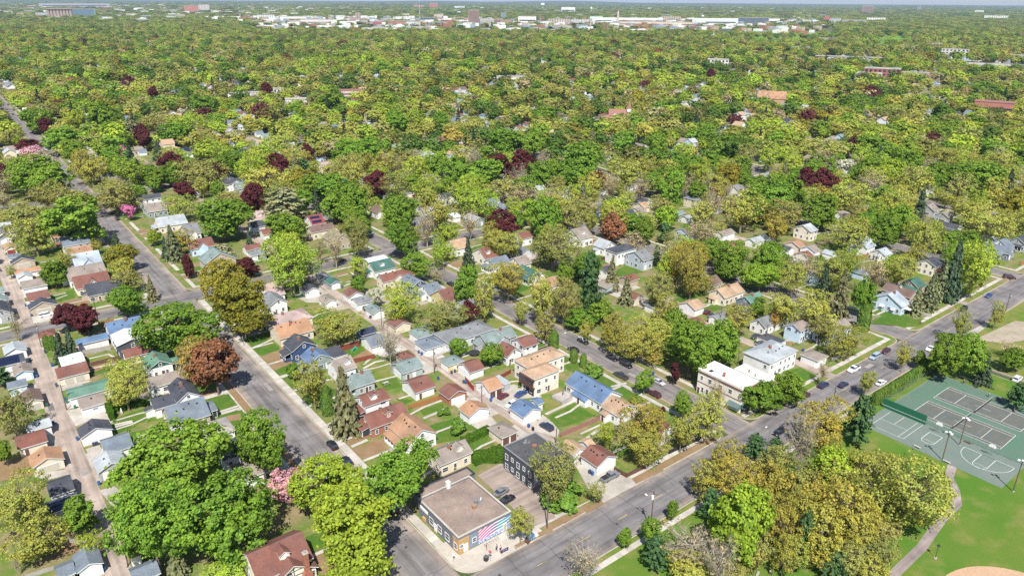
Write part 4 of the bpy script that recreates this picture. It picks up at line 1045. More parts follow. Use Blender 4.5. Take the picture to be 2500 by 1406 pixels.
t 471.6 259.7 8.6 8.2 11.8 tall|@~r63
Y 471.7 282.8 7.0 6.7 9.7 -|@~b63
q 557.9 175.6 6.2 5.2 7.7 -|@~l64
y 557.5 189.2 7.0 6.7 9.7 -|nearest @~l64
Y 557.7 217.8 9.4 8.3 12.0 tall|@~r68
l 572.1 173.7 7.8 6.0 8.8 -|@~r64
y 571.9 187.2 9.4 8.0 11.5 tall|@~l64
l 572.4 211.7 6.2 5.7 8.3 -|@~r68
o 184.9 290.8 4.2 3.0 4.7 -|@~l36
g 216.3 290.8 4.2 3.4 5.2 -|nearest @~b36
g 230.4 290.8 4.2 3.3 5.0 -|nearest @~b48
L 240.6 290.8 6.2 5.3 7.9 -|@~f59
g 340.1 290.8 7.8 7.0 10.1 -|@~l67
l 382.9 290.8 7.8 7.4 10.7 tall|@~l69
g 422.7 290.8 7.0 6.0 8.8 -|nearest @~r69
s 433.5 290.8 3.0 6.5 7.2 -|@~l63
o 174.8 305.2 4.2 3.6 5.4 -|@~b37
g 225.1 305.2 4.2 3.6 5.5 -|second @~f59
l 239.4 305.2 6.2 4.5 6.8 -|second @~f59
l 286.0 305.2 7.0 6.5 9.5 -|@~b45
y 300.1 305.2 4.2 3.8 5.7 -|@~b45
g 392.2 305.2 7.8 6.4 9.3 -|@~b67
L 425.8 305.2 5.4 4.9 7.2 -|@~r69
y 75.1 492.8 5.4 4.1 6.2 -|nearest @~l60
g 98.7 492.8 6.2 5.6 8.2 -|@~l60
q 128.4 492.8 7.8 5.7 8.4 -|@~b58
g 141.2 492.8 8.6 7.2 10.4 tall|nearest @~r58
y 75.6 507.2 4.2 3.3 5.1 -|second @~l60
l 86.8 507.2 9.4 7.9 11.4 tall|@~l60
g 99.5 507.2 5.4 5.0 7.4 -|fourth @~b41
r 112.4 507.2 8.6 7.6 11.1 tall|@~r60
g 126.0 507.2 4.2 3.8 5.8 -|nearest @~b58
L 139.3 507.2 4.2 3.2 5.0 -|@~r58
l 175.6 507.2 9.4 9.1 13.1 tall|second @~b42
y 12.2 508.5 5.4 4.8 7.1 -|third @~l9
y 314.4 358.7 7.0 6.8 9.9 -|@~r59
y 193.9 443.8 6.2 5.8 8.5 -|@~l66
g 148.3 256.6 5.8 4.5 6.8 -|@~b38
y 185.0 475.4 9.4 7.8 11.3 tall|third @~b43
l 19.4 568.2 8.6 7.1 10.3 broad|@~b8
q 225.7 436.7 5.4 4.1 6.2 -|@~l66
l 150.0 374.6 2.4 1.8 2.9 small|@~b43
l 293.8 142.7 6.2 6.0 8.8 -|@~f46
t 356.2 204.2 6.2 4.9 7.3 -|@~b46
l 126.8 542.9 8.6 7.2 10.5 tall|@~b60
g 503.0 219.1 5.4 4.6 6.9 -|@~r61
b 329.5 388.1 7.8 6.2 9.1 -|second @~b45
g 339.5 221.4 8.6 7.2 10.4 tall|@~l46
g 201.7 207.0 6.2 5.5 8.1 -|nearest @~l35
o 391.2 330.1 4.2 3.5 5.4 -|second @~l67
y 210.2 450.9 9.4 7.1 10.2 broad|@~l66
r 483.9 140.4 7.8 5.7 8.3 -|@~b53
t 127.4 384.8 3.2 3.1 4.8 -|@~b42
y 331.8 245.9 6.2 5.3 7.8 -|nearest @~f67
o 184.2 416.9 6.2 4.9 7.3 -|nearest @~b43
g 484.1 240.7 4.2 3.1 4.8 -|@~l65
y 372.9 271.6 7.8 6.2 9.0 -|@~f69
l 552.5 228.3 4.2 4.0 6.1 -|@~b68
g 219.3 465.7 9.4 8.9 12.8 tall|nearest @~l66
q 77.7 351.9 5.8 4.8 7.2 -|@~f41
l 172.7 270.1 4.2 3.2 4.9 -|nearest @~l36
l 77.5 573.5 5.4 4.9 7.3 -|nearest @~l41
t 245.7 222.1 6.2 5.0 7.4 -|@~b35
q 233.3 279.8 4.2 3.5 5.4 -|@~b48
o 329.5 271.1 4.2 3.4 5.2 -|nearest @~f67
s 494.6 152.9 4.7 10.4 11.1 tall|@~l57
o 204.2 435.5 9.4 9.1 13.0 tall|@~l66
o 229.8 459.8 5.4 4.1 6.2 -|@~l66
l 235.3 402.0 8.6 7.9 11.4 tall|@~r62
e 84.3 489.3 2.3 5.1 5.7 -|@~l60
t 594.9 193.8 8.6 6.9 10.1 broad|@~l64
Y 514.5 159.4 8.6 7.6 10.9 tall|@~l57
y 212.6 352.0 6.2 4.8 7.1 -|@~b47
g 190.0 338.3 7.0 5.1 7.6 -|@~l52
g 244.2 331.7 4.2 3.5 5.3 -|@~f59
g 424.4 198.9 5.4 4.4 6.5 -|@~b54
s 315.2 387.0 3.0 6.5 7.2 -|@~b59
g 89.1 553.9 8.6 7.1 10.3 broad|@~l60
l 391.3 181.2 6.2 5.0 7.4 -|@~f54
y 352.5 361.5 9.4 8.7 12.4 tall|nearest @~f70
g 382.3 251.3 5.4 3.9 5.9 -|second @~f63
y 45.7 447.7 3.2 2.4 3.8 small|@~b9
g 610.9 180.3 7.8 6.9 10.1 -|@~b64
l 516.3 237.4 7.0 6.5 9.5 -|@~b65
b 245.9 416.5 5.4 5.0 7.5 -|@~r62
t 342.5 240.5 6.2 4.8 7.1 -|@~f69
y 70.4 548.5 8.6 7.9 11.4 tall|@~b8
r 286.2 383.3 7.8 7.1 10.3 -|second @~b59
o 310.2 151.3 4.2 3.5 5.3 -|@~f51
q 443.2 160.0 5.4 5.2 7.7 -|@~l55
y 403.3 176.6 8.6 7.4 10.7 tall|@~f56
o 117.8 532.0 7.8 6.8 9.8 -|@~b60
l 152.3 484.8 5.4 5.0 7.4 -|second @~b42
Y 277.0 242.7 6.2 5.2 7.7 -|@~b35
g 393.9 263.9 6.2 5.1 7.5 -|second @~l63
Y 280.3 141.2 8.6 6.9 10.0 broad|@
Q 387.5 274.1 7.8 6.5 9.5 -|@~r69
l 331.3 110.7 7.8 7.6 11.0 tall|@~l34
g 292.5 347.6 7.8 7.5 10.8 tall|@~r59
b 321.7 235.3 8.6 7.7 11.1 tall|@~f69
q 20.4 612.9 9.4 7.9 11.4 tall|@~b8
s 526.7 247.5 3.9 8.5 9.1 tall|@~b65
t 34.1 589.3 4.2 3.6 5.4 -|@~b9
y 45.7 587.1 7.8 6.3 9.2 -|third @~b9
o 376.8 183.5 6.2 5.8 8.5 -|@~l51
q 400.4 215.8 7.0 5.8 8.5 -|@~l51
l 272.8 412.2 6.2 5.3 7.8 -|nearest @~r62
o 589.4 171.7 5.4 4.3 6.4 -|@~r64
e 206.4 217.5 3.0 6.5 7.2 -|@~r48
l 401.5 323.4 9.4 8.6 12.3 tall|@~b67
L 289.1 239.3 5.4 5.0 7.4 -|@~b35
Y 222.7 400.1 7.0 6.2 9.1 -|@~l62
g 49.2 528.3 4.2 3.2 4.9 -|nearest @~b9
t 441.3 209.2 9.4 7.1 10.3 broad|@~f65
o 335.5 201.0 9.4 7.1 10.3 broad|@~l46
y 14.8 455.6 4.2 3.5 5.4 -|@~b8
o 524.4 161.9 4.2 3.9 5.8 -|@~l57
y 170.1 223.9 7.0 5.0 7.5 -|@~f36
l 511.0 253.3 8.6 7.8 11.3 tall|@~b65
y 434.9 188.1 7.0 6.8 9.9 -|@~b56
r 351.0 258.3 4.2 3.8 5.7 -|@~f69
g 413.2 282.8 5.4 4.6 6.9 -|second @~r69
t 21.9 518.4 9.4 7.4 10.7 tall|@~b8
y 526.3 228.1 5.4 4.4 6.6 -|@~b61
b 534.1 164.3 4.2 3.6 5.4 -|@~l57
g 24.4 534.9 4.2 4.0 6.0 -|nearest @~b8
g 348.9 227.1 4.2 3.3 5.0 -|third @~f63
g 24.5 407.7 3.2 2.8 4.4 small|@~l9
r 135.5 482.5 5.4 5.2 7.7 -|@~r58
q 434.2 270.3 5.4 4.5 6.8 -|@~b63
y 401.7 253.8 4.2 3.6 5.5 -|@~f63
t 496.4 211.6 7.0 5.2 7.7 -|@~r61
o 243.6 265.1 7.8 7.6 11.0 tall|@~l45
g 475.0 229.1 8.6 7.2 10.5 tall|@~l65
g 77.4 459.1 5.4 5.0 7.3 -|@~l41
g 236.5 369.5 5.4 4.2 6.3 -|@~b47
o 75.9 471.3 6.2 4.8 7.2 -|@~l60
g 539.2 196.6 6.2 4.8 7.1 -|@~r68
l 192.7 466.7 5.4 4.8 7.2 -|nearest @~b43
y 411.6 125.1 7.0 6.1 9.0 -|@~l49
g 168.7 386.7 4.2 4.0 6.0 -|second @~b43
g 537.7 179.9 8.6 6.3 9.2 broad|@~l64
y 310.7 286.9 4.2 4.1 6.2 -|@~r45
l 415.8 213.5 5.4 4.6 6.8 -|@~l54
L 70.0 375.2 3.2 2.9 4.5 small|@
r 318.3 321.9 6.2 5.3 7.8 -|@~b45
g 297.6 413.1 7.8 6.8 9.9 -|@~b59
y 433.8 123.1 6.2 5.7 8.4 -|@~b50
o 202.7 370.2 9.4 7.1 10.3 broad|@~f62
o 142.2 524.2 5.4 4.2 6.3 -|nearest @~b58
y 306.1 218.8 4.2 3.4 5.1 -|fourth @~f67
y 409.7 311.9 6.2 5.2 7.7 -|@~b69
l 279.4 392.1 5.4 4.5 6.7 -|nearest @~l59
t 496.7 244.6 7.0 5.5 8.1 -|@~l65
g 441.6 257.3 5.4 4.2 6.3 -|@~r63
l 441.3 228.3 6.2 5.4 7.9 -|nearest @~l65
t 542.7 217.8 7.0 5.0 7.5 -|@~r68
y 307.4 313.1 8.6 6.6 9.6 broad|@~b45
Y 498.6 146.2 4.2 4.1 6.2 -|@~b53
t 587.4 181.6 4.2 3.2 4.9 -|@~l64
y 442.2 131.7 5.4 4.1 6.1 -|@~l53
l 98.0 542.0 7.0 5.1 7.6 -|@~l60
Y 143.6 401.9 7.0 6.8 10.0 -|@~b42
o 9.6 363.6 2.4 2.2 3.6 small|@~f8
g 83.7 468.5 4.2 3.8 5.8 -|second @~f60
y 384.9 217.1 7.0 6.8 9.9 -|@~b46
l 545.7 170.5 6.2 5.2 7.7 -|@~l64
L 487.7 219.9 7.8 6.8 9.9 -|@~b61
g 426.5 317.7 7.0 5.7 8.3 -|@~b69
g 285.1 318.8 4.2 3.3 5.0 -|nearest @~l45
y 285.3 422.8 9.4 7.1 10.3 broad|@~l59
l 392.7 148.7 4.2 4.0 6.1 -|@~r56
b 484.1 271.4 6.2 5.8 8.4 -|@~r63
r 290.9 364.5 9.4 8.8 12.7 tall|@~b59
l 183.9 361.7 4.2 3.7 5.6 -|@~b44
g 150.2 385.9 5.8 5.3 7.8 -|@~r42
o 296.2 332.8 6.2 4.6 6.8 -|@~r59
t 351.1 278.4 7.8 6.2 9.1 -|@~f67
l 414.4 249.8 6.2 5.3 7.8 -|@~r63
l 326.9 373.4 5.4 4.2 6.3 -|third @~r59
y 416.0 321.1 4.2 3.8 5.8 -|@~l69
y 571.6 201.4 5.4 5.0 7.5 -|second @~l64
t 530.6 154.8 6.2 5.6 8.3 -|@~r57
y 232.5 382.8 7.0 5.2 7.7 -|@~r62
l 211.8 411.2 7.0 6.6 9.6 -|@~l66
l 185.6 351.9 4.2 3.7 5.6 -|second @~l52
s 402.7 162.4 4.7 10.4 11.1 tall|@~r56
l 506.3 232.7 5.4 4.5 6.7 -|@~r65
l 307.0 372.8 5.4 5.3 7.8 -|nearest @~r59
b 109.0 550.4 4.2 3.4 5.2 -|@~b60
y 193.4 308.8 8.6 7.8 11.3 tall|@~f47
t 554.9 164.5 7.0 5.7 8.4 -|@~r64
q 225.4 450.2 7.0 6.8 9.9 -|second @~l62
g 222.0 385.4 6.2 5.2 7.6 -|@~f62
l 177.1 333.7 6.2 4.8 7.1 -|nearest @~l52
g 41.4 575.2 4.2 3.4 5.2 -|third @~b8
g 494.1 260.1 5.4 5.2 7.8 -|second @~l61
l 183.9 488.2 4.2 3.2 5.0 -|fourth @~b42
Y 187.6 380.3 7.0 5.6 8.3 -|@~l66
e 106.0 383.8 1.8 3.9 4.5 -|@~l42
l 45.8 538.2 4.2 3.9 5.8 -|nearest @~b9
t 243.5 197.8 6.2 6.0 8.8 -|@~r35
t 280.2 153.7 7.0 5.3 7.8 -|@~f46
t 236.0 429.2 6.2 5.6 8.3 -|@~b66
l 350.5 376.8 5.4 4.9 7.3 -|second @~f70
l 247.2 362.8 7.0 6.3 9.2 -|nearest @~b47
t 47.1 553.2 9.4 8.8 12.6 tall|second @~b9
g 278.7 166.0 5.4 4.7 7.0 -|second @~f46
o 35.0 600.3 5.4 5.2 7.7 -|@~b8
y 151.8 339.3 2.4 1.8 3.0 small|@~b44
Y 116.1 453.7 5.4 5.0 7.4 -|@~r58
l 394.4 166.2 6.2 5.2 7.6 -|@~f56
t 493.7 269.6 6.2 4.6 6.8 -|nearest @~r63
l 269.8 345.4 4.2 3.3 5.0 -|@~f59
q 69.8 562.5 7.8 6.7 9.8 -|@~l60
t 274.3 203.3 8.6 7.3 10.6 tall|@~r35
y 45.4 375.9 3.2 3.1 4.8 -|@~r10
l 82.5 534.8 5.4 4.4 6.5 -|second @~l60
Y 242.3 453.0 4.2 3.6 5.5 -|@~b66
g 125.6 521.6 5.4 5.2 7.7 -|second @~b58
y 224.9 423.4 9.4 8.6 12.3 tall|@~l66
g 443.7 245.9 8.6 8.3 12.0 tall|nearest @~r63
o 527.6 212.9 4.2 3.1 4.7 -|@~r68
g 513.8 223.3 9.4 7.9 11.4 tall|@~b61
l 126.9 453.4 4.2 3.1 4.8 -|@~r58
L 317.8 133.7 4.2 3.6 5.5 -|@~b32
l 107.3 303.7 5.0 4.3 6.5 -|@~f42
l 538.5 230.5 4.2 3.7 5.6 -|@~l68
l 219.1 363.3 9.4 6.9 10.0 broad|@~b47
t 18.0 491.1 6.2 5.2 7.6 -|@~b8
Q 356.0 309.8 6.2 4.8 7.1 -|@~l67
l 286.0 177.2 5.4 4.9 7.3 -|@~l46
r 209.3 276.5 7.0 6.4 9.4 -|@~b48
y 212.7 243.0 7.0 6.8 9.9 -|@~r48
o 37.6 473.8 8.6 7.4 10.7 tall|@~b9
b 285.3 408.1 8.6 8.2 11.8 tall|@~l59
e 444.6 269.9 3.0 6.5 7.2 -|@~r63
t 152.0 246.7 4.2 3.3 5.1 -|@~r38
o 399.6 238.6 4.2 3.5 5.3 -|@~f63
y 24.8 459.5 5.8 4.9 7.3 -|nearest @~l9
g 292.5 154.9 4.2 3.2 5.0 -|nearest @~f46
o 195.0 422.1 7.0 6.4 9.3 -|second @~l66
l 309.7 407.5 7.0 5.8 8.6 -|@~b59
g 178.8 374.8 5.4 4.3 6.5 -|third @~r43
r 315.5 375.4 4.2 3.3 5.0 -|@~r59
l 227.0 339.7 9.4 7.7 11.1 tall|nearest @~r47
o 167.7 453.5 4.2 3.1 4.8 -|second @~b42
g 492.7 192.4 5.4 4.4 6.6 -|@~f68
t 398.2 155.9 4.2 3.8 5.7 -|@~r56
Y 321.7 305.8 5.4 4.0 6.1 -|@~b45
l 406.2 187.0 4.2 4.0 6.0 -|@~r54
l 390.8 342.2 4.2 3.6 5.5 -|@~l67
g 409.0 264.3 4.2 3.5 5.3 -|@~l63
Q 424.7 255.6 4.2 3.4 5.2 -|@~r63
o 284.7 212.3 5.4 5.1 7.5 -|third @~r35
y 119.0 324.2 5.0 3.7 5.6 -|@~f43
g 96.4 484.7 4.2 3.8 5.8 -|@~f60
y 30.1 358.7 4.2 4.0 6.0 -|@~l10
g 33.2 527.5 8.6 8.4 12.1 tall|nearest @~b8
g 4.2 389.9 3.2 2.5 4.0 small|@~f8
t 495.1 228.9 4.2 3.8 5.8 -|@~r65
b 279.9 350.5 7.8 7.0 10.1 -|@~r59
l 129.3 344.9 3.2 2.9 4.4 small|@~l43
w 486.2 250.8 6.2 5.2 7.7 -|@~l65
l 244.7 436.6 5.4 4.5 6.7 -|@~b66
o 297.2 247.8 7.8 6.9 10.0 -|second @~f67
r 300.9 381.5 4.2 3.7 5.5 -|nearest @~b59
g 382.2 316.0 8.6 7.8 11.3 tall|@~l67
y 191.8 404.4 8.6 7.9 11.4 tall|@~l52
e 179.4 464.1 4.3 9.4 10.1 tall|@~b43
l 132.2 350.8 5.0 3.6 5.5 -|@~l43
o 337.8 278.0 7.0 6.7 9.7 -|nearest @~l67
"""
CARS = """
suv|64.79|162.26|90|black|black suv parked ~l14|-0.11|None
sedan|64.8|153.17|90|dnavy|dark navy sedan parked|-0.11|None
suv|64.47|129.18|90|black|black suv parked ~l27|-0.11|None
sedan|64.7|464.91|90|black|black sedan parked ~l60|-0.11|None
sedan|64.94|449.76|90|black|black sedan parked ~f60|-0.11|None
suv|65.14|435.41|90|black|black suv parked ~l41|-0.11|None
van|63.03|871.67|90|white|white delivery van parked|-0.11|None
suv|64.55|1000.15|90|dgray|third dark grey suv parked ~b8|-0.11|None
suv|65.16|949.36|90|dgray|second dark grey suv parked ~b8|-0.11|None
sedan|65.05|802.68|90|black|fourth black sedan parked ~b8|-0.11|None
suv|64.57|788.36|90|black|second black suv parked ~b8|-0.11|None
suv|65.19|772.5|90|silver|silver suv parked ~b8|-0.11|None
sedan|64.95|753.7|90|silver|silver sedan parked ~b8|-0.11|None
sedan|64.7|727.99|90|black|third black sedan parked ~b8|-0.11|None
suv|60.84|700.31|270|black|nearest black suv parked ~b8|-0.11|None
hatch|61.75|681.82|90|white|white hatchback parked ~b9|-0.11|None
sedan|55.03|654.24|270|black|nearest black sedan parked ~b8|-0.11|None
sedan|64.75|645.77|90|black|nearest black sedan parked ~b9|-0.11|None
sedan|54.42|957.92|270|dnavy|dark blue sedan parked ~b8|-0.11|None
suv|61.06|914.39|90|dgray|nearest dark grey suv parked ~b8|-0.11|None
suv|163.62|168.22|270|black|black white-roofed suv parked|-0.11|white
suv|156.11|165.21|90|black|black suv parked ~r21|-0.11|None
sedan|162.62|152.88|270|black|black sedan parked ~r21|-0.11|None
suv|162.9|146.46|270|black|black suv parked ~r23|-0.11|None
pickup|155.79|142.02|90|dgray|dark grey pickup truck parked|-0.11|None
sedan|162.59|131.92|270|silver|silver sedan parked ~l28|-0.11|None
suv|155.5|127.48|90|maroon|maroon suv parked ~l28|-0.11|None
hatch|144.36|134.57|10|red|dark red hatchback parked ~b24|0.03|None
hatch|117.69|154.73|10|red|dark red hatchback parked ~l23|0.03|None
sedan|122.79|152.49|10|blue|blue sedan parked ~l23|0.03|None
hatch|116.56|149.5|190|white|white hatchback parked ~l23|0.03|None
suv|117.04|133.59|95|navy|navy suv parked ~f23|0.03|None
pickup|156.78|263.87|270|white|white pickup truck parked ~b38|-0.11|None
suv|156.7|243.24|90|black|black suv parked ~b39|-0.11|None
suv|132.63|299.13|0|black|black suv parked ~f44|-0.11|None
sedan|164.7|330.27|270|gray|grey sedan parked ~b37|-0.11|None
sedan|115.31|241.74|90|black|black sedan parked ~b16|0.03|None
sedan|255.6|280.28|90|black|second black sedan parked ~l45|0.03|None
suv|164.02|191.79|270|silver|silver suv parked ~b21|-0.11|None
sedan|203.83|195.83|0|dgray|dark grey sedan parked ~f35|0.03|None
minivan|15.65|308.94|0|white|white minivan parked ~f10|0.03|None
pickup|114.86|106.03|0|gray|steel grey pickup truck parked|0.03|None
sedan|89.22|118.06|5|gray|grey sedan parked ~r27|0.03|None
sedan|88.51|114.77|5|black|black sedan parked ~r27|0.03|None
sedan|167.84|91.83|180|black|black sedan parked ~f28|-0.11|None
suv|184.4|98.39|180|tan|silver brown suv parked|-0.11|None
suv|192.02|98.78|0|maroon|maroon suv parked ~f29|-0.11|None
suv|202.65|98.77|0|navy|navy suv parked ~r29|-0.11|None
sedan|208.08|95.13|0|navy|navy sedan parked ~l75|-0.11|None
sedan|218.84|88.47|0|white|white sedan parked ~b75|-0.11|None
pickup|220.62|98.49|180|white|white pickup truck parked ~b75|-0.11|None
minivan|235.14|98.84|180|lblue|pale blue minivan parked|-0.11|None
hatch|242.41|98.71|180|maroon|maroon hatchback parked ~b75|-0.11|None
coupe|256.98|90.22|180|white|white coupe parked ~f32|-0.11|None
suv|256.56|62.87|0|white|white suv parked ~b74|-0.11|None
suv|303.56|98.33|180|black|black suv parked ~r32|-0.11|None
hatch|327.28|98.13|180|blue|blue hatchback parked ~f34|-0.11|None
minivan|358.42|101.43|300|maroon|maroon minivan parked ~f34|-0.11|None
hatch|219.97|157.69|5|red|dark red hatchback parked ~f30|0.03|None
sedan|218.59|154.98|20|dnavy|dark blue sedan parked ~f30|0.03|None
sedan|13.64|156.52|90|gray|grey sedan parked ~b3|0.03|None
sedan|216.18|133.23|180|dgray|dark grey sedan parked ~b29|0.03|None
sedan|256.79|280.82|270|black|nearest black sedan parked ~l45|-0.11|None
suv|296.51|218.84|0|navy|navy suv parked ~b30|0.03|None
"""
POLES = [
 (10.53, 279.79, 8.47, 'xt', 'utility_pole', 'wooden utility pole with crossarm and transformer ~b1', 'utility pole', 'utility poles', 0.0),
 (10.66, 227.28, 8.45, 'x', 'utility_pole', 'wooden utility pole with crossarm ~l1', 'utility pole', 'utility poles', 0.0),
 (89.99, 101.52, 9.33, 'p', 'utility_pole', 'plain wooden utility pole ~f26', 'utility pole', 'utility poles', 0.0),
 (108.12, 86.25, 11.34, 'xtl', 'utility_pole', 'wooden utility pole with crossarm and transformer ~f24', 'utility pole', 'utility poles', -1.57),
 (29.74, 286.0, 12.5, 'x', 'utility_pole', 'nearest wooden utility pole with crossarm ~b4', 'utility pole', 'utility poles', 0.0),
 (51.15, 311.84, 8.35, 'x', 'utility_pole', 'wooden utility pole with crossarm ~r10', 'utility pole', 'utility poles', 0.0),
 (66.87, 238.54, 8.53, 'lamp l', 'street_lamp', 'slim steel street lamp ~l11', 'street lamp', 'street lamps', 0.0),
 (111.63, 220.66, 9.28, 'x', 'utility_pole', 'wooden utility pole with crossarm ~b16', 'utility pole', 'utility poles', 0.0),
 (109.17, 180.72, 9.08, 'xt', 'utility_pole', 'wooden utility pole with crossarm and transformer ~l25', 'utility pole', 'utility poles', 0.0),
 (110.6, 156.18, 6.01, 'x', 'utility_pole', 'wooden utility pole with crossarm ~r18', 'utility pole', 'utility poles', 0.0),
 (113.56, 125.47, 5.5, 'p', 'utility_pole', 'plain wooden utility pole ~b26', 'utility pole', 'utility poles', 0.0),
 (154.57, 165.59, 7.83, 'lamp l', 'street_lamp', 'slim steel street lamp ~r21', 'street lamp', 'street lamps', 0.0),
 (307.57, 85.29, 10.46, 'xt', 'utility_pole', 'wooden utility pole with crossarm and transformer ~f34', 'utility pole', 'utility poles', 0.0),
 (194.78, 91.1, 6.14, 'pt', 'utility_pole', 'plain wooden utility pole with transformer', 'utility pole', 'utility poles', 0.0),
 (159.83, 90.18, 6.69, 'lamp l', 'street_lamp', 'slim steel street lamp ~f28', 'street lamp', 'street lamps', 0.0),
 (5.47, 303.64, 5.5, 'x', 'utility_pole', 'third wooden utility pole with crossarm ~f10', 'utility pole', 'utility poles', 0.0),
 (111.19, 281.31, 5.69, 'x', 'utility_pole', 'wooden utility pole with crossarm ~l40', 'utility pole', 'utility poles', 0.0),
 (10.74, 147.3, 5.72, 'x', 'utility_pole', 'wooden utility pole with crossarm ~l3', 'utility pole', 'utility poles', 0.0),
 (327.33, 100.17, 5.5, 'lamp l', 'street_lamp', 'slim steel street lamp ~f34', 'street lamp', 'street lamps', 0.0),
 (192.32, 123.65, 5.5, 'x', 'utility_pole', 'wooden utility pole with crossarm ~b28', 'utility pole', 'utility poles', 0.0),
 (265.89, 238.83, 9.0, 'lamp l', 'street_lamp', 'slim steel street lamp ~b35', 'street lamp', 'street lamps', 0.0),
 (311.96, 276.65, 8.14, 'x', 'utility_pole', 'wooden utility pole with crossarm ~r45', 'utility pole', 'utility poles', 0.0),
 (214.77, 147.91, 7.75, 'x', 'utility_pole', 'wooden utility pole with crossarm ~f30', 'utility pole', 'utility poles', 0.0),
 (214.36, 127.95, 7.7, 'x', 'utility_pole', 'wooden utility pole with crossarm ~b29', 'utility pole', 'utility poles', 0.0),
 (191.0, 57.78, 8.49, 'f', 'floodlight_pole', 'second dark wooden floodlight pole ~f74', 'floodlight', 'floodlight poles of the court', 0.0),
 (202.14, 58.04, 8.4, 'f', 'floodlight_pole', 'dark wooden floodlight pole ~f74', 'floodlight', 'floodlight poles of the court', 0.0),
 (191.12, 40.95, 8.97, 'f', 'floodlight_pole', 'dark wooden floodlight pole ~b76', 'floodlight', 'floodlight poles of the court', 0.0),
 (4.88, 303.8, 11.34, 'x', 'utility_pole', 'wooden utility pole with crossarm ~l41', 'utility pole', 'utility poles', 0.0),
]
BINS = """
6.2 269.8 -0.27 b third blue wheelie bin ~l4
6.4 255.44 -0.23 b fourth blue wheelie bin ~l4
11.5 261.0 0.2 b nearest blue wheelie bin ~l4
10.48 244.92 0.05 n slate blue wheelie bin ~l1
11.29 233.53 0.0 b blue wheelie bin ~l1
11.38 231.67 0.03 g green wheelie bin ~l1
12.82 226.58 -0.07 g green wheelie bin ~f1
6.44 233.08 0.13 g third green wheelie bin ~b2
10.94 273.6 -0.04 n slate blue wheelie bin ~b1
10.52 207.39 0.16 b blue wheelie bin ~l2
11.31 181.94 -0.2 b blue wheelie bin ~f2
11.08 167.84 0.04 b fourth blue wheelie bin ~b3
11.0 166.14 0.29 b third blue wheelie bin ~b3
11.13 158.31 -0.0 b second blue wheelie bin ~b3
11.71 158.33 0.3 b nearest blue wheelie bin ~b3
6.42 149.98 0.14 b nearest blue wheelie bin ~l3
6.42 148.73 0.21 b second blue wheelie bin ~l3
6.46 220.53 0.18 b nearest blue wheelie bin ~f1
13.55 201.65 0.24 n second slate blue wheelie bin ~b2
14.28 201.57 0.15 n nearest slate blue wheelie bin ~b2
10.77 374.8 0.23 b blue wheelie bin ~f8
10.64 324.72 -0.03 b nearest blue wheelie bin ~f10
11.17 311.96 -0.09 b second blue wheelie bin ~f10
11.05 401.99 0.3 g second green wheelie bin ~f8
10.65 411.98 -0.04 g nearest green wheelie bin ~f8
6.68 377.32 0.06 n slate blue wheelie bin ~f8
5.79 311.15 0.29 b third blue wheelie bin ~f10
113.1 232.67 0.26 n nearest slate blue wheelie bin ~b16
112.57 196.15 -0.23 b nearest blue wheelie bin ~b17
112.64 194.35 0.22 b second blue wheelie bin ~b17
113.42 176.97 -0.05 n second slate blue wheelie bin ~f25
114.79 177.13 -0.28 n nearest slate blue wheelie bin ~f25
107.87 176.38 0.14 b blue wheelie bin ~b18
113.11 169.55 -0.14 g green wheelie bin ~b18
113.4 168.89 -0.05 b blue wheelie bin ~r18
114.78 157.74 -0.04 b second blue wheelie bin ~r18
114.72 156.55 -0.12 b fourth blue wheelie bin ~r18
113.32 155.2 -0.14 b nearest blue wheelie bin ~b19
113.36 137.08 -0.15 b blue wheelie bin ~r19
113.27 135.04 -0.2 k black wheelie bin ~b26
168.15 117.07 -0.02 b second blue wheelie bin ~f28
168.49 116.4 -0.06 b nearest blue wheelie bin ~f28
165.27 136.68 -0.07 b blue wheelie bin ~l28
112.19 110.67 0.19 n slate blue wheelie bin ~f24
112.26 109.76 -0.22 b blue wheelie bin ~f24
99.82 268.5 0.18 b blue wheelie bin ~l40
118.41 267.87 0.08 b blue wheelie bin ~r40
113.35 232.66 -0.3 n second slate blue wheelie bin ~b16
217.69 159.9 0.21 b second blue wheelie bin ~l30
218.46 159.77 0.1 b nearest blue wheelie bin ~l30
208.82 160.23 -0.19 k black wheelie bin ~l30
213.45 151.86 -0.01 b second blue wheelie bin ~f30
213.86 151.11 -0.12 b nearest blue wheelie bin ~f30
293.76 127.63 0.25 b blue wheelie bin ~l32
219.8 116.54 0.08 b blue wheelie bin ~r29
"""
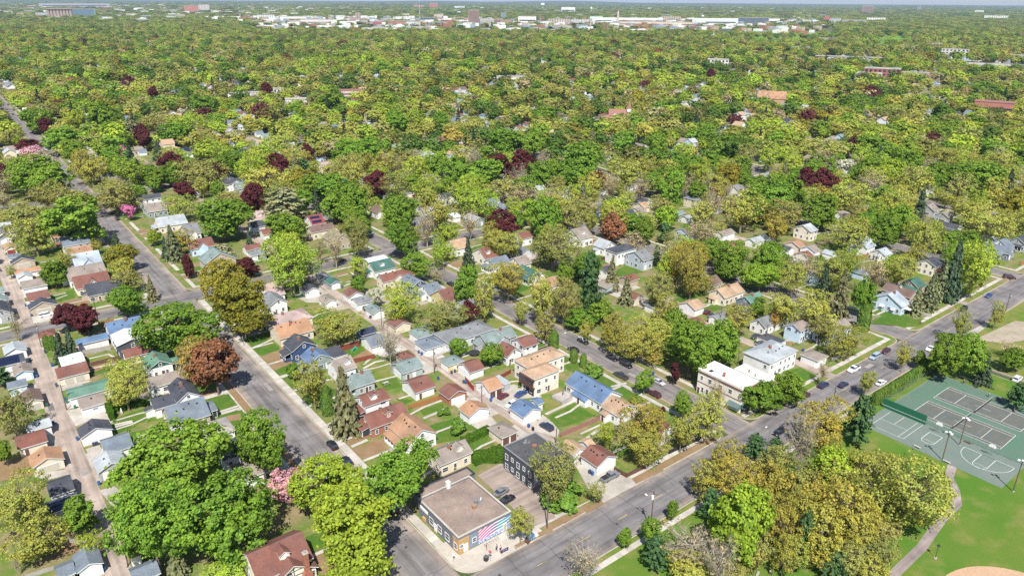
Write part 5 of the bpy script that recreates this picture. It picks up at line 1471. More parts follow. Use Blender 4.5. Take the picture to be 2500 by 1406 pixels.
FENCES = [
 (91.92, 213.8, 98.57, 213.19, 1.6, (0.21, 0.06, 0.04), 'second red brown board fence ~f16'),
 (90.79, 203.25, 98.95, 202.0, 1.6, (0.21, 0.06, 0.04), 'red brown board fence ~b13'),
 (114.01, 170.06, 112.63, 163.48, 1.9, (0.32, 0.05, 0.03), 'bright red board fence'),
 (124.34, 164.63, 129.05, 165.62, 1.5, (0.21, 0.06, 0.04), 'red brown board fence ~l22'),
 (117.28, 127.76, 134.02, 127.39, 1.5, (0.3, 0.15, 0.13), 'faded pink brown board fence'),
 (118.0, 107.65, 118.38, 103.65, 1.4, (0.12, 0.07, 0.05), 'dark brown board fence ~f24'),
 (118.38, 103.65, 125.35, 103.48, 1.4, (0.12, 0.07, 0.05), 'dark brown board fence ~r24'),
 (18.95, 264.64, 29.26, 262.61, 1.8, (0.34, 0.32, 0.3), 'weathered grey board fence ~l4'),
 (3.03, 245.59, 5.77, 242.62, 1.7, (0.34, 0.15, 0.06), 'orange brown board fence ~l1'),
 (-7.02, 156.16, -1.96, 155.36, 1.1, (0.34, 0.32, 0.3), 'weathered grey board fence ~l0'),
 (21.16, 253.37, 30.65, 253.02, 1.5, (0.12, 0.07, 0.05), 'dark brown board fence ~f4'),
 (91.02, 166.17, 101.18, 165.53, 1.5, (0.34, 0.15, 0.06), 'orange brown board fence ~l18'),
 (135.11, 103.91, 147.89, 103.26, 1.3, (0.03, 0.03, 0.03), 'black board fence ~f28'),
 (92.57, 215.06, 99.49, 214.87, 1.5, (0.21, 0.06, 0.04), 'nearest red brown board fence ~f16'),
 (91.06, 285.82, 99.05, 286.08, 1.4, (0.21, 0.06, 0.04), 'red brown board fence ~l40'),
 (30.09, 287.12, 34.93, 287.43, 1.4, (0.34, 0.15, 0.06), 'orange brown board fence ~l4'),
 (221.56, 226.3, 232.25, 227.15, 1.6, (0.12, 0.07, 0.05), 'dark brown board fence ~l35'),
 (320.98, 155.32, 337.18, 154.39, 1.6, (0.34, 0.15, 0.06), 'orange brown board fence ~f51'),
 (2.06, 162.8, 5.14, 159.29, 1.3, (0.34, 0.32, 0.3), 'weathered grey board fence ~b0'),
 (381.45, 105.17, 385.49, 104.54, 1.5, (0.34, 0.15, 0.06), 'orange brown board fence ~r34'),
 (217.44, 303.1, 231.61, 300.67, 1.6, (0.21, 0.06, 0.04), 'red brown board fence ~b36'),
 (283.52, 109.58, 286.58, 103.02, 1.2, (0.34, 0.32, 0.3), 'weathered grey board fence ~f32'),
 (220.81, 106.38, 230.52, 105.48, 1.3, (0.34, 0.32, 0.3), 'weathered grey board fence ~r29'),
]
HEDGES = [
 (96.5, 141.61, 103.13, 142.35, 1.6, 1.5, (0.07, 0.15, 0.02), 'nearest trimmed leafy green hedge ~l19'),
 (92.01, 133.91, 97.95, 128.75, 3.0, 2.0, (0.07, 0.15, 0.02), 'second trimmed leafy green hedge ~f19'),
 (21.95, 218.48, 31.06, 216.46, 2.4, 1.1, (0.07, 0.15, 0.02), 'trimmed leafy green hedge ~r1'),
 (90.88, 132.55, 99.93, 131.83, 3.0, 1.8, (0.07, 0.15, 0.02), 'nearest trimmed leafy green hedge ~f19'),
 (20.47, 223.71, 20.31, 212.62, 1.2, 2.6, (0.07, 0.15, 0.02), 'trimmed leafy green hedge ~f1'),
 (93.69, 141.71, 102.0, 142.1, 2.0, 1.5, (0.07, 0.15, 0.02), 'second trimmed leafy green hedge ~l19'),
]
TOWN = [
 ('grain_elevator', 'tan grain elevator of tall joined silos at the upper left', 659.52, 4936.76, 123.31, 45, 45.8, (0.33, 0.26, 0.22), 'silo', None),
 ('office_block', 'white striped office block left of the grain elevator', 604.67, 5144.42, 75.11, 37.56, 23.58, (0.5, 0.52, 0.56), 'flats', None),
 ('office_block', 'long blue glass office block right of the grain elevator', 830.93, 5320.86, 138.02, 45, 40.09, (0.2, 0.3, 0.4), 'bands', None),
 ('warehouse', 'very long grey flat roofed warehouse behind the grain elevator', 1464.63, 9740.37, 679.7, 70, 38.18, (0.34, 0.33, 0.36), 'plain', None),
 ('water_tower', 'white water tower standing over the left hand woods', 1304.61, 6123.34, 31.27, 15.64, 36.05, (0.7, 0.7, 0.7), 'tank', None),
 ('apartment_block', 'red brick and white apartment block on the left horizon', 1772.81, 6408.72, 105.95, 45, 47.76, (0.45, 0.2, 0.16), 'grid', None),
 ('apartment_block', 'pale apartment block beside the red brick one on the horizon', 2063.88, 7078.18, 89.13, 44.56, 49.21, (0.5, 0.46, 0.44), 'grid', None),
 ('radio_mast', 'thin red and grey lattice mast rising beyond the left woods', 1571.73, 4693.6, 12.22, 8, 96.57, (0.3, 0.26, 0.28), 'mast', None),
 ('warehouse', 'white windowed warehouse at the near edge of the left depots', 1594.17, 4325.83, 90.15, 45, 20.43, (0.62, 0.63, 0.65), 'grid', None),
 ('warehouse', 'long white flat roofed depot in the left distance', 1579.76, 3893.86, 131.75, 46.11, 21.09, (0.66, 0.64, 0.6), 'plain', None),
 ('warehouse', 'second long white depot with tan walls in the distance', 1500.16, 3398.59, 164.25, 57.49, 18.22, (0.6, 0.56, 0.5), 'plain', None),
 ('brick_tower', 'short brown brick tower beside low brick buildings', 1912.64, 3817.32, 27.39, 13.69, 38.1, (0.36, 0.26, 0.22), 'grid', None),
 ('brick_building', 'low brown brick building below the short brick tower', 1833.35, 3662.75, 102.22, 35.78, 16.31, (0.34, 0.24, 0.2), 'plain', None),
 ('warehouse', 'low white flat warehouse with long pale roof', 1362.48, 2540.91, 139.18, 48.71, 11.37, (0.72, 0.72, 0.72), 'plain', None),
 ('brick_building', 'red brick block with dark gaps among white roofs', 1545.88, 2914.16, 38.32, 19.16, 21.4, (0.4, 0.14, 0.12), 'grid', None),
 ('apartment_block', 'red and white town block behind the low white warehouse', 1681.89, 2987.42, 73.1, 36.55, 19.7, (0.42, 0.2, 0.18), 'grid', None),
 ('apartment_block', 'white grey block right of the red and white block', 1741.22, 2951.06, 57.79, 28.9, 17.92, (0.58, 0.57, 0.56), 'flats', None),
 ('office_block', 'dark teal glass block near the thin mast', 2108.08, 3430.27, 80.92, 40.46, 20.8, (0.1, 0.17, 0.18), 'bands', None),
 ('office_block', 'tan flat topped block above the teal glass block', 2510.02, 3947.01, 54.75, 19.16, 23.78, (0.42, 0.36, 0.3), 'plain', None),
 ('radio_mast', 'tall thin mast at the left edge of the town', 1640.12, 2722.67, 5.19, 8, 105.15, (0.34, 0.34, 0.38), 'mast', None),
 ('apartment_block', 'large red brick block far off near the horizon', 5089.62, 8111.49, 99.05, 45, 57.15, (0.42, 0.17, 0.14), 'grid', None),
 ('apartment_block', 'dull red low block left of the large red brick block', 4901.79, 8151.8, 128.86, 45.1, 33.83, (0.36, 0.18, 0.17), 'plain', None),
 ('office_block', 'white low building on the horizon in the centre', 5156.35, 7645.97, 119.58, 45, 27.37, (0.66, 0.68, 0.72), 'grid', None),
 ('tower_block', 'tall brown tower with dark lower half in the town centre', 2093.99, 2988.15, 50.05, 25.03, 61.24, (0.34, 0.22, 0.18), 'tower', None),
 ('office_block', 'dark brick block at the foot of the brown tower', 2097.19, 2986.47, 50.06, 25.03, 26.83, (0.15, 0.13, 0.13), 'bands', None),
 ('office_block', 'pale grey block with many windows right of the brown tower', 2196.22, 3023.08, 73.15, 36.58, 23.01, (0.5, 0.48, 0.45), 'flats', None),
 ('brick_building', 'small red brown block between pale and orange blocks', 2189.66, 2931.42, 27.56, 13.78, 22.1, (0.3, 0.16, 0.14), 'grid', None),
 ('apartment_block', 'orange brown block with flat roof in the town centre', 2209.05, 2888.59, 54.69, 27.35, 19.32, (0.46, 0.28, 0.18), 'grid', None),
 ('office_block', 'slim blue grey tower behind the orange brown block', 2832.89, 3729.69, 27.55, 13.77, 34.36, (0.3, 0.38, 0.46), 'bands', None),
 ('tower_crane', 'thin red tower crane above the town centre', 2986.52, 4062.78, 9.89, 8, 43.12, (0.42, 0.1, 0.08), 'crane', None),
 ('water_tower', 'white domed water tower highest on the centre horizon', 5908.53, 7014.2, 47.77, 23.88, 69.48, (0.7, 0.7, 0.7), 'tank', None),
 ('stadium', 'white curved roof hall in the town centre', 2470.84, 3052.9, 89.77, 31.42, 30.42, (0.7, 0.68, 0.66), 'plain', None),
 ('brick_building', 'red brick block in front of the white hall', 2417.96, 2854.91, 36.7, 18.35, 14.43, (0.42, 0.17, 0.13), 'grid', None),
 ('office_block', 'brown and white long block right of the red brick block', 2468.76, 2801.42, 109.4, 45, 23.85, (0.4, 0.33, 0.29), 'flats', None),
 ('office_block', 'white columned block left of the green roofed works', 2557.91, 2752.4, 83.06, 41.53, 21.78, (0.56, 0.55, 0.55), 'flats', None),
 ('green_roof_works', 'works with a bright green roof beside the white columned block', 3058.69, 3159.31, 69.89, 34.95, 23.24, (0.55, 0.6, 0.58), 'teal', None),
 ('warehouse', 'very long pale works running behind the smokestack', 3024.01, 2884.76, 369.52, 70, 20.95, (0.66, 0.68, 0.66), 'light', None),
 ('smokestack', 'tall pinkish white smokestack of the works', 2710.27, 2649.49, 9.86, 8, 61.03, (0.56, 0.42, 0.4), 'stack', None),
 ('warehouse', 'long low tan walled works in front of the smokestack', 2791.12, 2482.56, 355.97, 70, 14.9, (0.58, 0.48, 0.36), 'plain', None),
 ('office_block', 'tan block rising behind the long tan works', 3466.95, 2962.99, 107.75, 45, 23.54, (0.44, 0.36, 0.28), 'grid', None),
 ('office_block', 'white building with stepped roof on the centre horizon', 4816.18, 5349.68, 126.09, 44.13, 42.94, (0.66, 0.68, 0.7), 'plain', None),
 ('water_tower', 'slim white water tower right of the domed one', 5020.93, 5257.05, 18.88, 9.44, 46.21, (0.7, 0.7, 0.7), 'tank', None),
 ('radio_mast', 'thin mast right of the slim water tower', 5624.06, 5802.59, 10.48, 8, 87.73, (0.3, 0.3, 0.34), 'mast', None),
 ('warehouse', 'long pale green and white store at the upper right', 3176.34, 2430.01, 219.85, 70, 26.06, (0.56, 0.6, 0.58), 'light', None),
 ('office_block', 'dark blue grey hall with window bands at the upper right', 3346.13, 2327.15, 151.11, 45, 31.48, (0.17, 0.21, 0.25), 'bands', None),
 ('warehouse', 'bright white hall right of the blue grey hall', 3651.93, 2413.95, 66.62, 23.32, 22.28, (0.72, 0.72, 0.72), 'plain', None),
 ('water_tower', 'small silver water tower over the pale green store', 3841.09, 3034.4, 14.7, 8, 27.52, (0.6, 0.6, 0.6), 'tank', None),
 ('brick_tower', 'red square stair tower beside the white block upper right', 3929.44, 2266.42, 25.98, 14, 34.98, (0.4, 0.13, 0.11), 'plain', None),
 ('office_block', 'white and teal block joined to the red stair tower', 3976.86, 2249.79, 61.18, 30.59, 24.41, (0.62, 0.7, 0.7), 'bands', None),
 ('warehouse', 'low brown grey row right of the white and teal block', 4000.52, 2152.2, 121.69, 42.59, 18.27, (0.32, 0.28, 0.27), 'plain', None),
 ('warehouse', 'white stepped mill buildings at the upper right', 4500.37, 2285.87, 101.32, 45, 21.51, (0.7, 0.68, 0.64), 'grid', None),
 ('tower_block', 'square tan tower alone on the right horizon', 7592.49, 3958.6, 98.13, 45, 66.94, (0.38, 0.26, 0.2), 'tower', None),
 ('tower_block', 'left one of the twin slim towers on the right horizon', 9292.71, 4248.77, 16.73, 8.37, 57.21, (0.36, 0.34, 0.36), 'tower', None),
 ('tower_block', 'right one of the twin slim towers on the right horizon', 9326.25, 4238.24, 19.55, 9.77, 59.88, (0.42, 0.38, 0.38), 'tower', None),
 ('office_block', 'small white building far off on the right horizon', 8954.31, 3453.82, 80.98, 28.34, 25.71, (0.66, 0.66, 0.66), 'plain', None),
 ('office_block', 'wide white many windowed building at the far right', 5713.65, 2093.08, 136.71, 45, 27.53, (0.66, 0.65, 0.62), 'flats', None),
 ('tower_crane', 'orange tower crane at the far right horizon', 7045.8, 2434.07, 9.64, 8, 54.04, (0.42, 0.24, 0.08), 'crane', None),
 ('apartment_block', 'orange tan apartment block beyond the river trees', 2040.01, 873.76, 33.98, 16.99, 14.19, (0.48, 0.34, 0.2), 'grid', None),
 ('apartment_block', 'white apartment block with dark balconies beyond the river', 1750.94, 713.23, 35.94, 17.97, 18.57, (0.6, 0.58, 0.55), 'flats', None),
 ('apartment_block', 'second white wing stepping down beside the dark balcony block', 1809.87, 711.67, 21.01, 10.5, 16.0, (0.58, 0.56, 0.54), 'flats', None),
 ('apartment_block', 'low white block at the right edge beyond the wall', 1792.5, 598.23, 28.66, 14.33, 11.48, (0.64, 0.63, 0.6), 'grid', None),
 ('retaining_wall', 'long pale retaining wall above the river at the right', 1579.64, 593.31, 165.42, 57.9, 3.71, (0.52, 0.46, 0.38), 'plain', None),
 ('road_bridge', 'long pale road bridge crossing the wooded valley', 1461.81, 776.6, 137.67, 14, 10, (0.45, 0.42, 0.38), 'bridge', None),
 ('clubhouse', 'grey pitched roof clubhouse by a car park under dark trees', 1678.35, 1025.85, 43.66, 21.83, 10.38, (0.3, 0.31, 0.3), 'pitched', None),
 ('clubhouse', 'low dark pavilion with long roof beside the golf course', 2094.87, 1196.89, 45.12, 22.56, 13.14, (0.26, 0.26, 0.28), 'pitched', None),
 ('school_building', 'low white school wing with red brick base', 1155.72, 595.64, 59.39, 29.7, 9.07, (0.62, 0.63, 0.63), 'grid', None),
 ('school_building', 'dark red brick school block with black roof', 1227.84, 598.25, 53.25, 26.63, 12.07, (0.3, 0.11, 0.1), 'grid', None),
 ('school_building', 'pinkish white school hall on a red brick base', 1219.94, 542.69, 41.0, 14.35, 10.37, (0.6, 0.46, 0.42), 'plain', None),
 ('school_building', 'red brick school wing right of the pinkish hall', 1237.02, 521.36, 25.97, 12.98, 9.72, (0.4, 0.16, 0.12), 'red', None),
 ('apartment_block', 'white stepped apartment block among the trees at left of the valley', 1122.5, 843.43, 36.65, 18.33, 15.37, (0.62, 0.6, 0.58), 'grid', None),
 ('apartment_block', 'low tan roofed wing left of the white stepped apartments', 1103.11, 878.82, 46.58, 16.3, 7.08, (0.46, 0.36, 0.3), 'plain', None),
 ('church', 'white church with red roof and slim red steeple', 541.44, 521.07, 18.96, 9.48, 11.02, (0.6, 0.48, 0.4), 'church', None),
 ('church', 'orange tiled church with pointed windows', 778.17, 502.51, 30.57, 15.28, 14.62, (0.46, 0.28, 0.17), 'tilechurch', None),
 ('smokestack', 'square red brick boiler chimney among the right hand trees', 976.32, 370.77, 4.37, 8, 16.31, (0.36, 0.14, 0.09), 'stack', None),
 ('school_building', 'low red brick school with flat red roof near the boiler chimney', 926.02, 320.2, 38.47, 19.23, 10.89, (0.38, 0.16, 0.13), 'red', None),
 ('school_building', 'long white school with tall vents in the middle of the woods', 678.93, 869.91, 47.98, 16.79, 7.69, (0.62, 0.57, 0.48), 'plain', None),
 ('school_building', 'flat white roofed hall right of the vented school', 739.74, 873.95, 29.22, 14, 5.27, (0.62, 0.52, 0.48), 'plain', None),
 ('shop_building', 'low store with bright red roof among trees at the left', 413.05, 860.15, 29.19, 14.59, 6.86, (0.5, 0.4, 0.36), 'red', None),
 ('shop_building', 'long white shed with dark openings in the left middle distance', 300.03, 916.19, 37.24, 14, 5.75, (0.66, 0.66, 0.64), 'plain', None),
 ('shop_building', 'flat white roofed building behind trees in the left middle', 320.79, 802.85, 25.2, 14, 8.64, (0.64, 0.62, 0.6), 'plain', None),
 ('trailer_shed', 'row of white trailers beside the avenue far left', 82.37, 925.56, 21.72, 14, 3.34, (0.7, 0.7, 0.7), 'light', None),
 ('white_house', 'white block house by the flat roofed building', 335.08, 894.47, 12.28, 8, 10.59, (0.62, 0.66, 0.72), 'grid', None),
]
PATCHES = [
 ('lawn', [(69.3, 243.7), (74.6, 244.2), (77.0, 240.6), (73.2, 235.8), (68.7, 235.4)]),
 ('lawn', [(68.0, 232.3), (74.1, 234.0), (75.1, 227.9), (69.0, 226.9)]),
 ('lawn', [(68.2, 213.9), (72.7, 215.2), (76.5, 214.3), (70.7, 207.4), (68.5, 209.1)]),
 ('lawn', [(68.5, 208.2), (74.1, 208.5), (71.0, 201.9), (68.3, 198.8)]),
 ('lawn', [(93.3, 216.8), (100.3, 216.8), (99.0, 209.3), (91.6, 206.7)]),
 ('rough', [(93.4, 197.6), (100.7, 197.8), (97.0, 187.4), (90.1, 189.1)]),
 ('lawn', [(92.0, 186.8), (98.1, 186.6), (96.0, 179.4), (91.2, 180.5)]),
 ('lawn', [(91.0, 174.0), (95.1, 170.1), (91.8, 169.4)]),
 ('lawn', [(93.5, 164.2), (101.1, 163.1), (100.0, 160.8), (92.6, 160.4)]),
 ('lawn', [(95.6, 154.5), (100.3, 153.1), (100.8, 150.5), (93.0, 146.6), (90.3, 147.3)]),
 ('lawn', [(94.9, 142.5), (102.0, 141.1), (100.3, 135.7), (94.4, 137.6)]),
 ('soil', [(69.0, 226.9), (76.2, 227.7), (76.0, 218.6), (68.2, 217.7)]),
 ('soil', [(68.5, 220.4), (74.5, 217.8), (77.1, 215.8), (68.6, 215.0)]),
 ('soil', [(69.1, 166.2), (75.2, 163.6), (75.1, 160.3), (68.5, 159.4)]),
 ('soil', [(68.7, 157.9), (74.6, 157.4), (72.4, 154.5), (68.7, 154.8)]),
 ('lawn', [(45.2, 208.7), (51.6, 207.9), (51.6, 197.8), (46.2, 198.1)]),
 ('lawn', [(45.8, 196.9), (51.7, 196.1), (51.3, 187.1), (46.7, 189.0)]),
 ('lawn', [(21.2, 213.1), (25.7, 214.3), (30.9, 214.6), (30.3, 211.9), (26.1, 209.8), (21.2, 209.0)]),
 ('lawn', [(20.0, 207.0), (24.2, 207.5), (24.8, 205.2), (20.2, 204.6)]),
 ('lawn', [(23.1, 202.8), (26.6, 201.9), (26.4, 199.4), (23.1, 199.2)]),
 ('lawn', [(45.0, 181.7), (49.8, 184.3), (46.9, 171.7), (43.9, 174.0)]),
 ('lawn', [(10.9, 166.2), (12.4, 166.3), (12.4, 160.2), (11.0, 160.6)]),
 ('soil', [(47.0, 195.4), (50.8, 194.4), (49.7, 190.9), (46.7, 191.8)]),
 ('lawn', [(121.4, 138.2), (132.6, 138.8), (132.8, 130.1), (122.1, 131.0), (119.6, 132.3)]),
 ('lawn', [(147.4, 157.1), (149.0, 156.8), (147.8, 150.2), (143.5, 150.7)]),
 ('lawn', [(149.1, 146.5), (151.8, 145.3), (151.6, 139.3), (148.9, 140.0)]),
 ('lawn', [(148.2, 138.4), (151.9, 137.7), (151.0, 129.6), (146.6, 128.1)]),
 ('rough', [(128.5, 149.2), (131.2, 147.1), (129.1, 140.7), (123.8, 141.6)]),
 ('lawn', [(98.4, 144.3), (102.7, 145.2), (100.9, 137.6), (96.5, 136.5), (94.4, 138.7)]),
 ('soil', [(94.0, 101.4), (99.7, 101.7), (99.7, 100.3), (94.2, 100.2)]),
 ('soil', [(101.5, 101.4), (107.5, 101.3), (106.6, 99.9), (100.8, 99.9)]),
 ('soil', [(117.5, 101.6), (128.9, 101.4), (128.5, 100.0), (117.7, 100.4)]),
 ('soil', [(111.8, 101.6), (114.4, 101.2), (113.4, 99.9), (111.1, 100.6)]),
 ('soil', [(86.0, 101.9), (90.7, 101.0), (90.4, 99.9), (85.7, 100.4)]),
 ('rough', [(94.9, 107.9), (105.9, 110.5), (109.3, 102.5), (99.2, 103.1), (94.7, 103.7)]),
 ('rough', [(122.3, 112.4), (127.1, 111.2), (128.1, 103.7), (120.4, 105.5)]),
 ('lot', [(88.7, 127.5), (97.5, 128.3), (96.0, 111.6), (94.1, 103.1), (87.0, 103.9), (87.8, 108.0)]),
 ('conc', [(112.3, 117.0), (113.6, 116.0), (113.4, 109.7), (120.8, 110.5), (119.0, 108.4), (119.3, 103.0), (118.3, 99.9), (106.8, 100.3), (107.6, 106.4)]),
 ('lawn', [(202.4, 111.6), (208.1, 110.5), (207.2, 103.6), (199.8, 104.0)]),
 ('lawn', [(261.4, 114.3), (267.5, 115.5), (280.5, 110.2), (278.2, 101.6), (270.9, 102.9)]),
 ('rough', [(253.7, 110.3), (252.5, 105.9), (241.8, 105.0), (242.0, 107.4)]),
 ('gravel', [(277.7, 84.2), (308.3, 81.6), (310.9, 78.2), (293.3, 72.3), (283.3, 76.0)]),
 ('lawn', [(224.1, 232.9), (234.1, 233.0), (234.3, 229.8), (224.7, 229.5)]),
 ('lawn', [(226.4, 226.7), (232.7, 226.4), (229.2, 221.7)]),
 ('lawn', [(227.8, 165.7), (231.9, 166.6), (231.1, 162.2), (226.8, 162.5)]),
 ('lawn', [(225.8, 160.3), (231.9, 160.6), (234.7, 157.5), (225.3, 157.0)]),
 ('lawn', [(270.1, 117.5), (273.8, 108.5), (283.0, 103.6), (269.7, 103.6)]),
 ('conc', [(101.0, 148.1), (108.5, 149.0), (107.1, 142.8), (101.4, 142.9)]),
 ('conc', [(114.6, 164.0), (121.8, 160.2), (125.4, 159.2), (127.5, 150.0), (127.3, 147.7), (120.4, 151.3), (116.0, 149.8), (113.9, 147.6), (113.3, 154.3)]),
 ('conc', [(112.9, 135.3), (120.9, 140.0), (120.3, 134.5), (119.2, 130.5), (116.2, 128.0), (114.7, 131.8)]),
 ('concb', [(10.6, 225.3), (13.3, 221.2), (20.3, 220.6), (20.1, 210.8), (15.2, 216.6), (11.3, 215.8)]),
 ('conc', [(11.4, 201.3), (14.7, 201.4), (14.9, 198.7), (11.8, 194.5)]),
 ('conc', [(10.8, 179.6), (14.5, 178.9), (15.1, 170.8), (12.3, 170.3)]),
 ('concb', [(11.0, 311.8), (19.0, 310.8), (17.5, 302.9), (10.9, 303.9)]),
 ('conc', [(98.9, 268.0), (108.0, 266.6), (105.0, 258.0), (100.1, 261.7)]),
 ('conc', [(9.4, 244.5), (12.0, 244.0), (19.3, 243.3), (19.5, 241.9), (12.5, 241.8)]),
 ('conc', [(111.9, 195.4), (122.8, 195.4), (122.5, 191.4), (114.3, 189.5)]),
 ('conc', [(-1.1, 197.0), (5.8, 194.1), (6.2, 191.4), (0.8, 192.0)]),
 ('conc', [(282.7, 88.3), (296.5, 87.7), (295.8, 86.1), (279.6, 85.4)]),
 ('soil', [(19.6, 254.7), (21.6, 257.2), (28.7, 256.0), (29.2, 251.4), (21.6, 247.9)]),
 ('rough', [(22.3, 229.1), (27.8, 228.9), (27.9, 219.2), (21.7, 219.5)]),
 ('soil', [(-7.3, 209.2), (-1.4, 207.9), (-1.4, 196.9), (-8.2, 198.4)]),
 ('rough', [(-8.1, 167.2), (-0.7, 166.0), (1.5, 161.5), (-7.4, 161.2)]),
 ('soil', [(-1.2, 164.2), (3.3, 163.0), (4.2, 157.8), (-1.1, 159.1)]),
 ('golf', [(2584, 1872), (2786, 1811), (2754, 1524), (2328, 1277), (1830, 1091), (1715, 1108), (1864, 1329), (1925, 1524), (2339, 1767)]),
 ('golf', [(2605, 1392), (2779, 1373), (2804, 1274), (2244, 1021), (1955, 953), (1868, 976)]),
]
WALKS = [
 (1.1, [(68.0, 234.4), (73.1, 235.9), (77.3, 237.6)]),
 (1.0, [(68.0, 208.6), (72.1, 209.1)]),
 (1.0, [(68.4, 173.0), (72.6, 173.4)]),
 (1.2, [(68.8, 158.8), (73.9, 159.2)]),
 (1.0, [(92.2, 197.6), (97.5, 199.3), (101.1, 198.5)]),
 (0.9, [(91.1, 187.4), (98.4, 186.4)]),
 (0.9, [(91.8, 173.4), (97.7, 173.0)]),
 (1.0, [(92.0, 159.3), (99.6, 159.6)]),
 (1.0, [(45.3, 209.0), (51.4, 208.9)]),
 (1.0, [(46.1, 197.7), (51.7, 197.4)]),
 (1.0, [(20.2, 209.8), (24.6, 209.0)]),
 (0.9, [(22.7, 199.1), (26.7, 199.1)]),
 (0.9, [(19.9, 208.5), (24.6, 208.1)]),
 (1.0, [(47.4, 186.6), (51.2, 186.0)]),
 (1.1, [(121.6, 139.4), (134.6, 140.0)]),
 (1.0, [(122.0, 122.8), (129.2, 124.2)]),
 (1.1, [(148.7, 139.3), (154.3, 138.1)]),
 (0.9, [(22.0, 259.7), (27.8, 259.5), (28.9, 255.8)]),
 (1.0, [(119.7, 269.2), (127.8, 272.1)]),
 (1.0, [(69.9, 245.5), (75.2, 246.0)]),
 (0.9, [(19.9, 330.5), (25.3, 331.2)]),
 (0.8, [(21.1, 326.0), (25.4, 328.3)]),
 (1.0, [(93.6, 200.0), (101.7, 205.4)]),
 (1.0, [(224.5, 162.3), (229.8, 162.7), (231.0, 158.4)]),
 (0.9, [(122.9, 185.4), (126.3, 186.4)]),
 (0.9, [(46.0, 197.1), (51.3, 197.0)]),
]
CARC = {'black': (0.012, 0.012, 0.014), 'dnavy': (0.015, 0.02, 0.035), 'dgray': (0.05, 0.052, 0.056), 'gray': (0.17, 0.18, 0.19), 'silver': (0.42, 0.43, 0.45), 'white': (0.75, 0.75, 0.75), 'maroon': (0.07, 0.012, 0.02), 'red': (0.12, 0.012, 0.02), 'blue': (0.03, 0.07, 0.22), 'navy': (0.02, 0.03, 0.07), 'tan': (0.27, 0.25, 0.22), 'lblue': (0.3, 0.38, 0.46)}
BINC = {'b': (0.035, 0.1, 0.26), 'n': (0.045, 0.07, 0.11), 'g': (0.03, 0.14, 0.09), 'k': (0.03, 0.03, 0.035)}
RN = {'slate': 'dark slate', 'gray': 'grey', 'lgray': 'pale grey', 'bluegray': 'blue grey', 'lbluegray': 'pale blue grey', 'navy': 'navy', 'blue': 'blue', 'brown': 'brown', 'rbrown': 'red brown', 'orange': 'orange', 'taupe': 'taupe', 'ltaupe': 'pale taupe', 'green': 'green', 'dgreen': 'dark green', 'graygreen': 'grey green', 'white': 'white', 'tan': 'tan', 'pink': 'pinkish', 'tanroof': 'tan orange', 'redbrown': 'wine red', 'olive': 'olive', 'blackroof': 'black', 'brownroof': 'brown', 'whiteroof': 'white'}
WN = {'white': 'white', 'cream': 'cream', 'ivory': 'ivory', 'tan': 'tan', 'gray': 'grey', 'lgray': 'pale grey', 'dgray': 'dark slate', 'blue': 'blue', 'bluewall': 'deep blue', 'navy': 'navy', 'lblue': 'light blue', 'green': 'green', 'brick': 'brick', 'yellow': 'yellow', 'graygreen': 'grey green', 'greengray': 'dull green', 'bluegraywall': 'blue grey', 'lbluegray': 'pale blue grey', 'charcoal': 'charcoal', 'shopgray': 'dark grey'}
TN = {'g': ('maple_tree', 'bright green maple', 'tree'), 'G': ('maple_tree', 'deep green maple', 'tree'), 'L': ('maple_tree', 'lime green maple', 'tree'), 'D': ('maple_tree', 'full yellow green maple', 'tree'), 'l': ('ash_tree', 'yellow green spring tree', 'tree'), 'y': ('elm_tree', 'olive yellow budding tree', 'tree'), 'Y': ('elm_tree', 'pale yellow budding tree', 'tree'), 'o': ('oak_tree', 'dull olive budding tree', 'tree'), 'q': ('oak_tree', 'golden brown budding tree', 'tree'), 'Q': ('norway_maple', 'dark golden green maple', 'tree'), 'O': ('oak_tree', 'orange tinged budding tree', 'tree'), 't': ('bare_tree', 'thinly leafed grey brown tree', 'tree'), 'b': ('bare_tree', 'bare grey branched tree', 'tree'), 'r': ('crimson_maple', 'dark crimson maple', 'tree'), 'R': ('copper_beech', 'copper red tree', 'tree'), 'k': ('crabapple_tree', 'pink blossoming crabapple', 'tree'), 'm': ('crabapple_tree', 'magenta blossoming crabapple', 'tree'), 'w': ('crabapple_tree', 'white blossoming tree', 'tree'), 's': ('spruce_tree', 'dark spruce', 'tree'), 'e': ('spruce_tree', 'olive green spruce', 'tree'), 'p': ('pine_tree', 'dark green pine', 'tree'), 'P': ('pine_tree', 'pale feathery pine', 'tree'), 'c': ('arborvitae', 'narrow clipped arborvitae', 'shrub'), 'u': ('bush', 'rounded green bush', 'bush')}
TG = {'maple_tree': 'green maples of the neighbourhood', 'ash_tree': 'yellow green spring trees', 'elm_tree': 'budding elms', 'oak_tree': 'budding oaks', 'norway_maple': 'dark golden maples', 'bare_tree': 'bare and thin trees', 'crimson_maple': 'crimson maples', 'copper_beech': 'copper red trees', 'crabapple_tree': 'blossoming trees', 'spruce_tree': 'spruces', 'pine_tree': 'pines', 'arborvitae': 'arborvitae shrubs', 'bush': 'garden bushes', 'house': 'houses of the neighbourhood', 'garage': 'alley garages', 'garden_shed': 'garden sheds', 'sedan': 'cars'}
BNM = {'garage': 'garage', 'house': 'house', 'shed': 'garden_shed', 'shop': 'corner_shop', 'flat': 'apartment_building', 'whiteb': 'corner_store', 'apartment': 'apartment_house', 'carport': 'carport'}
BCAT = {'garage': 'garage', 'house': 'house', 'shed': 'shed', 'shop': 'shop', 'flat': 'apartment building', 'whiteb': 'store', 'apartment': 'apartment building', 'carport': 'carport'}
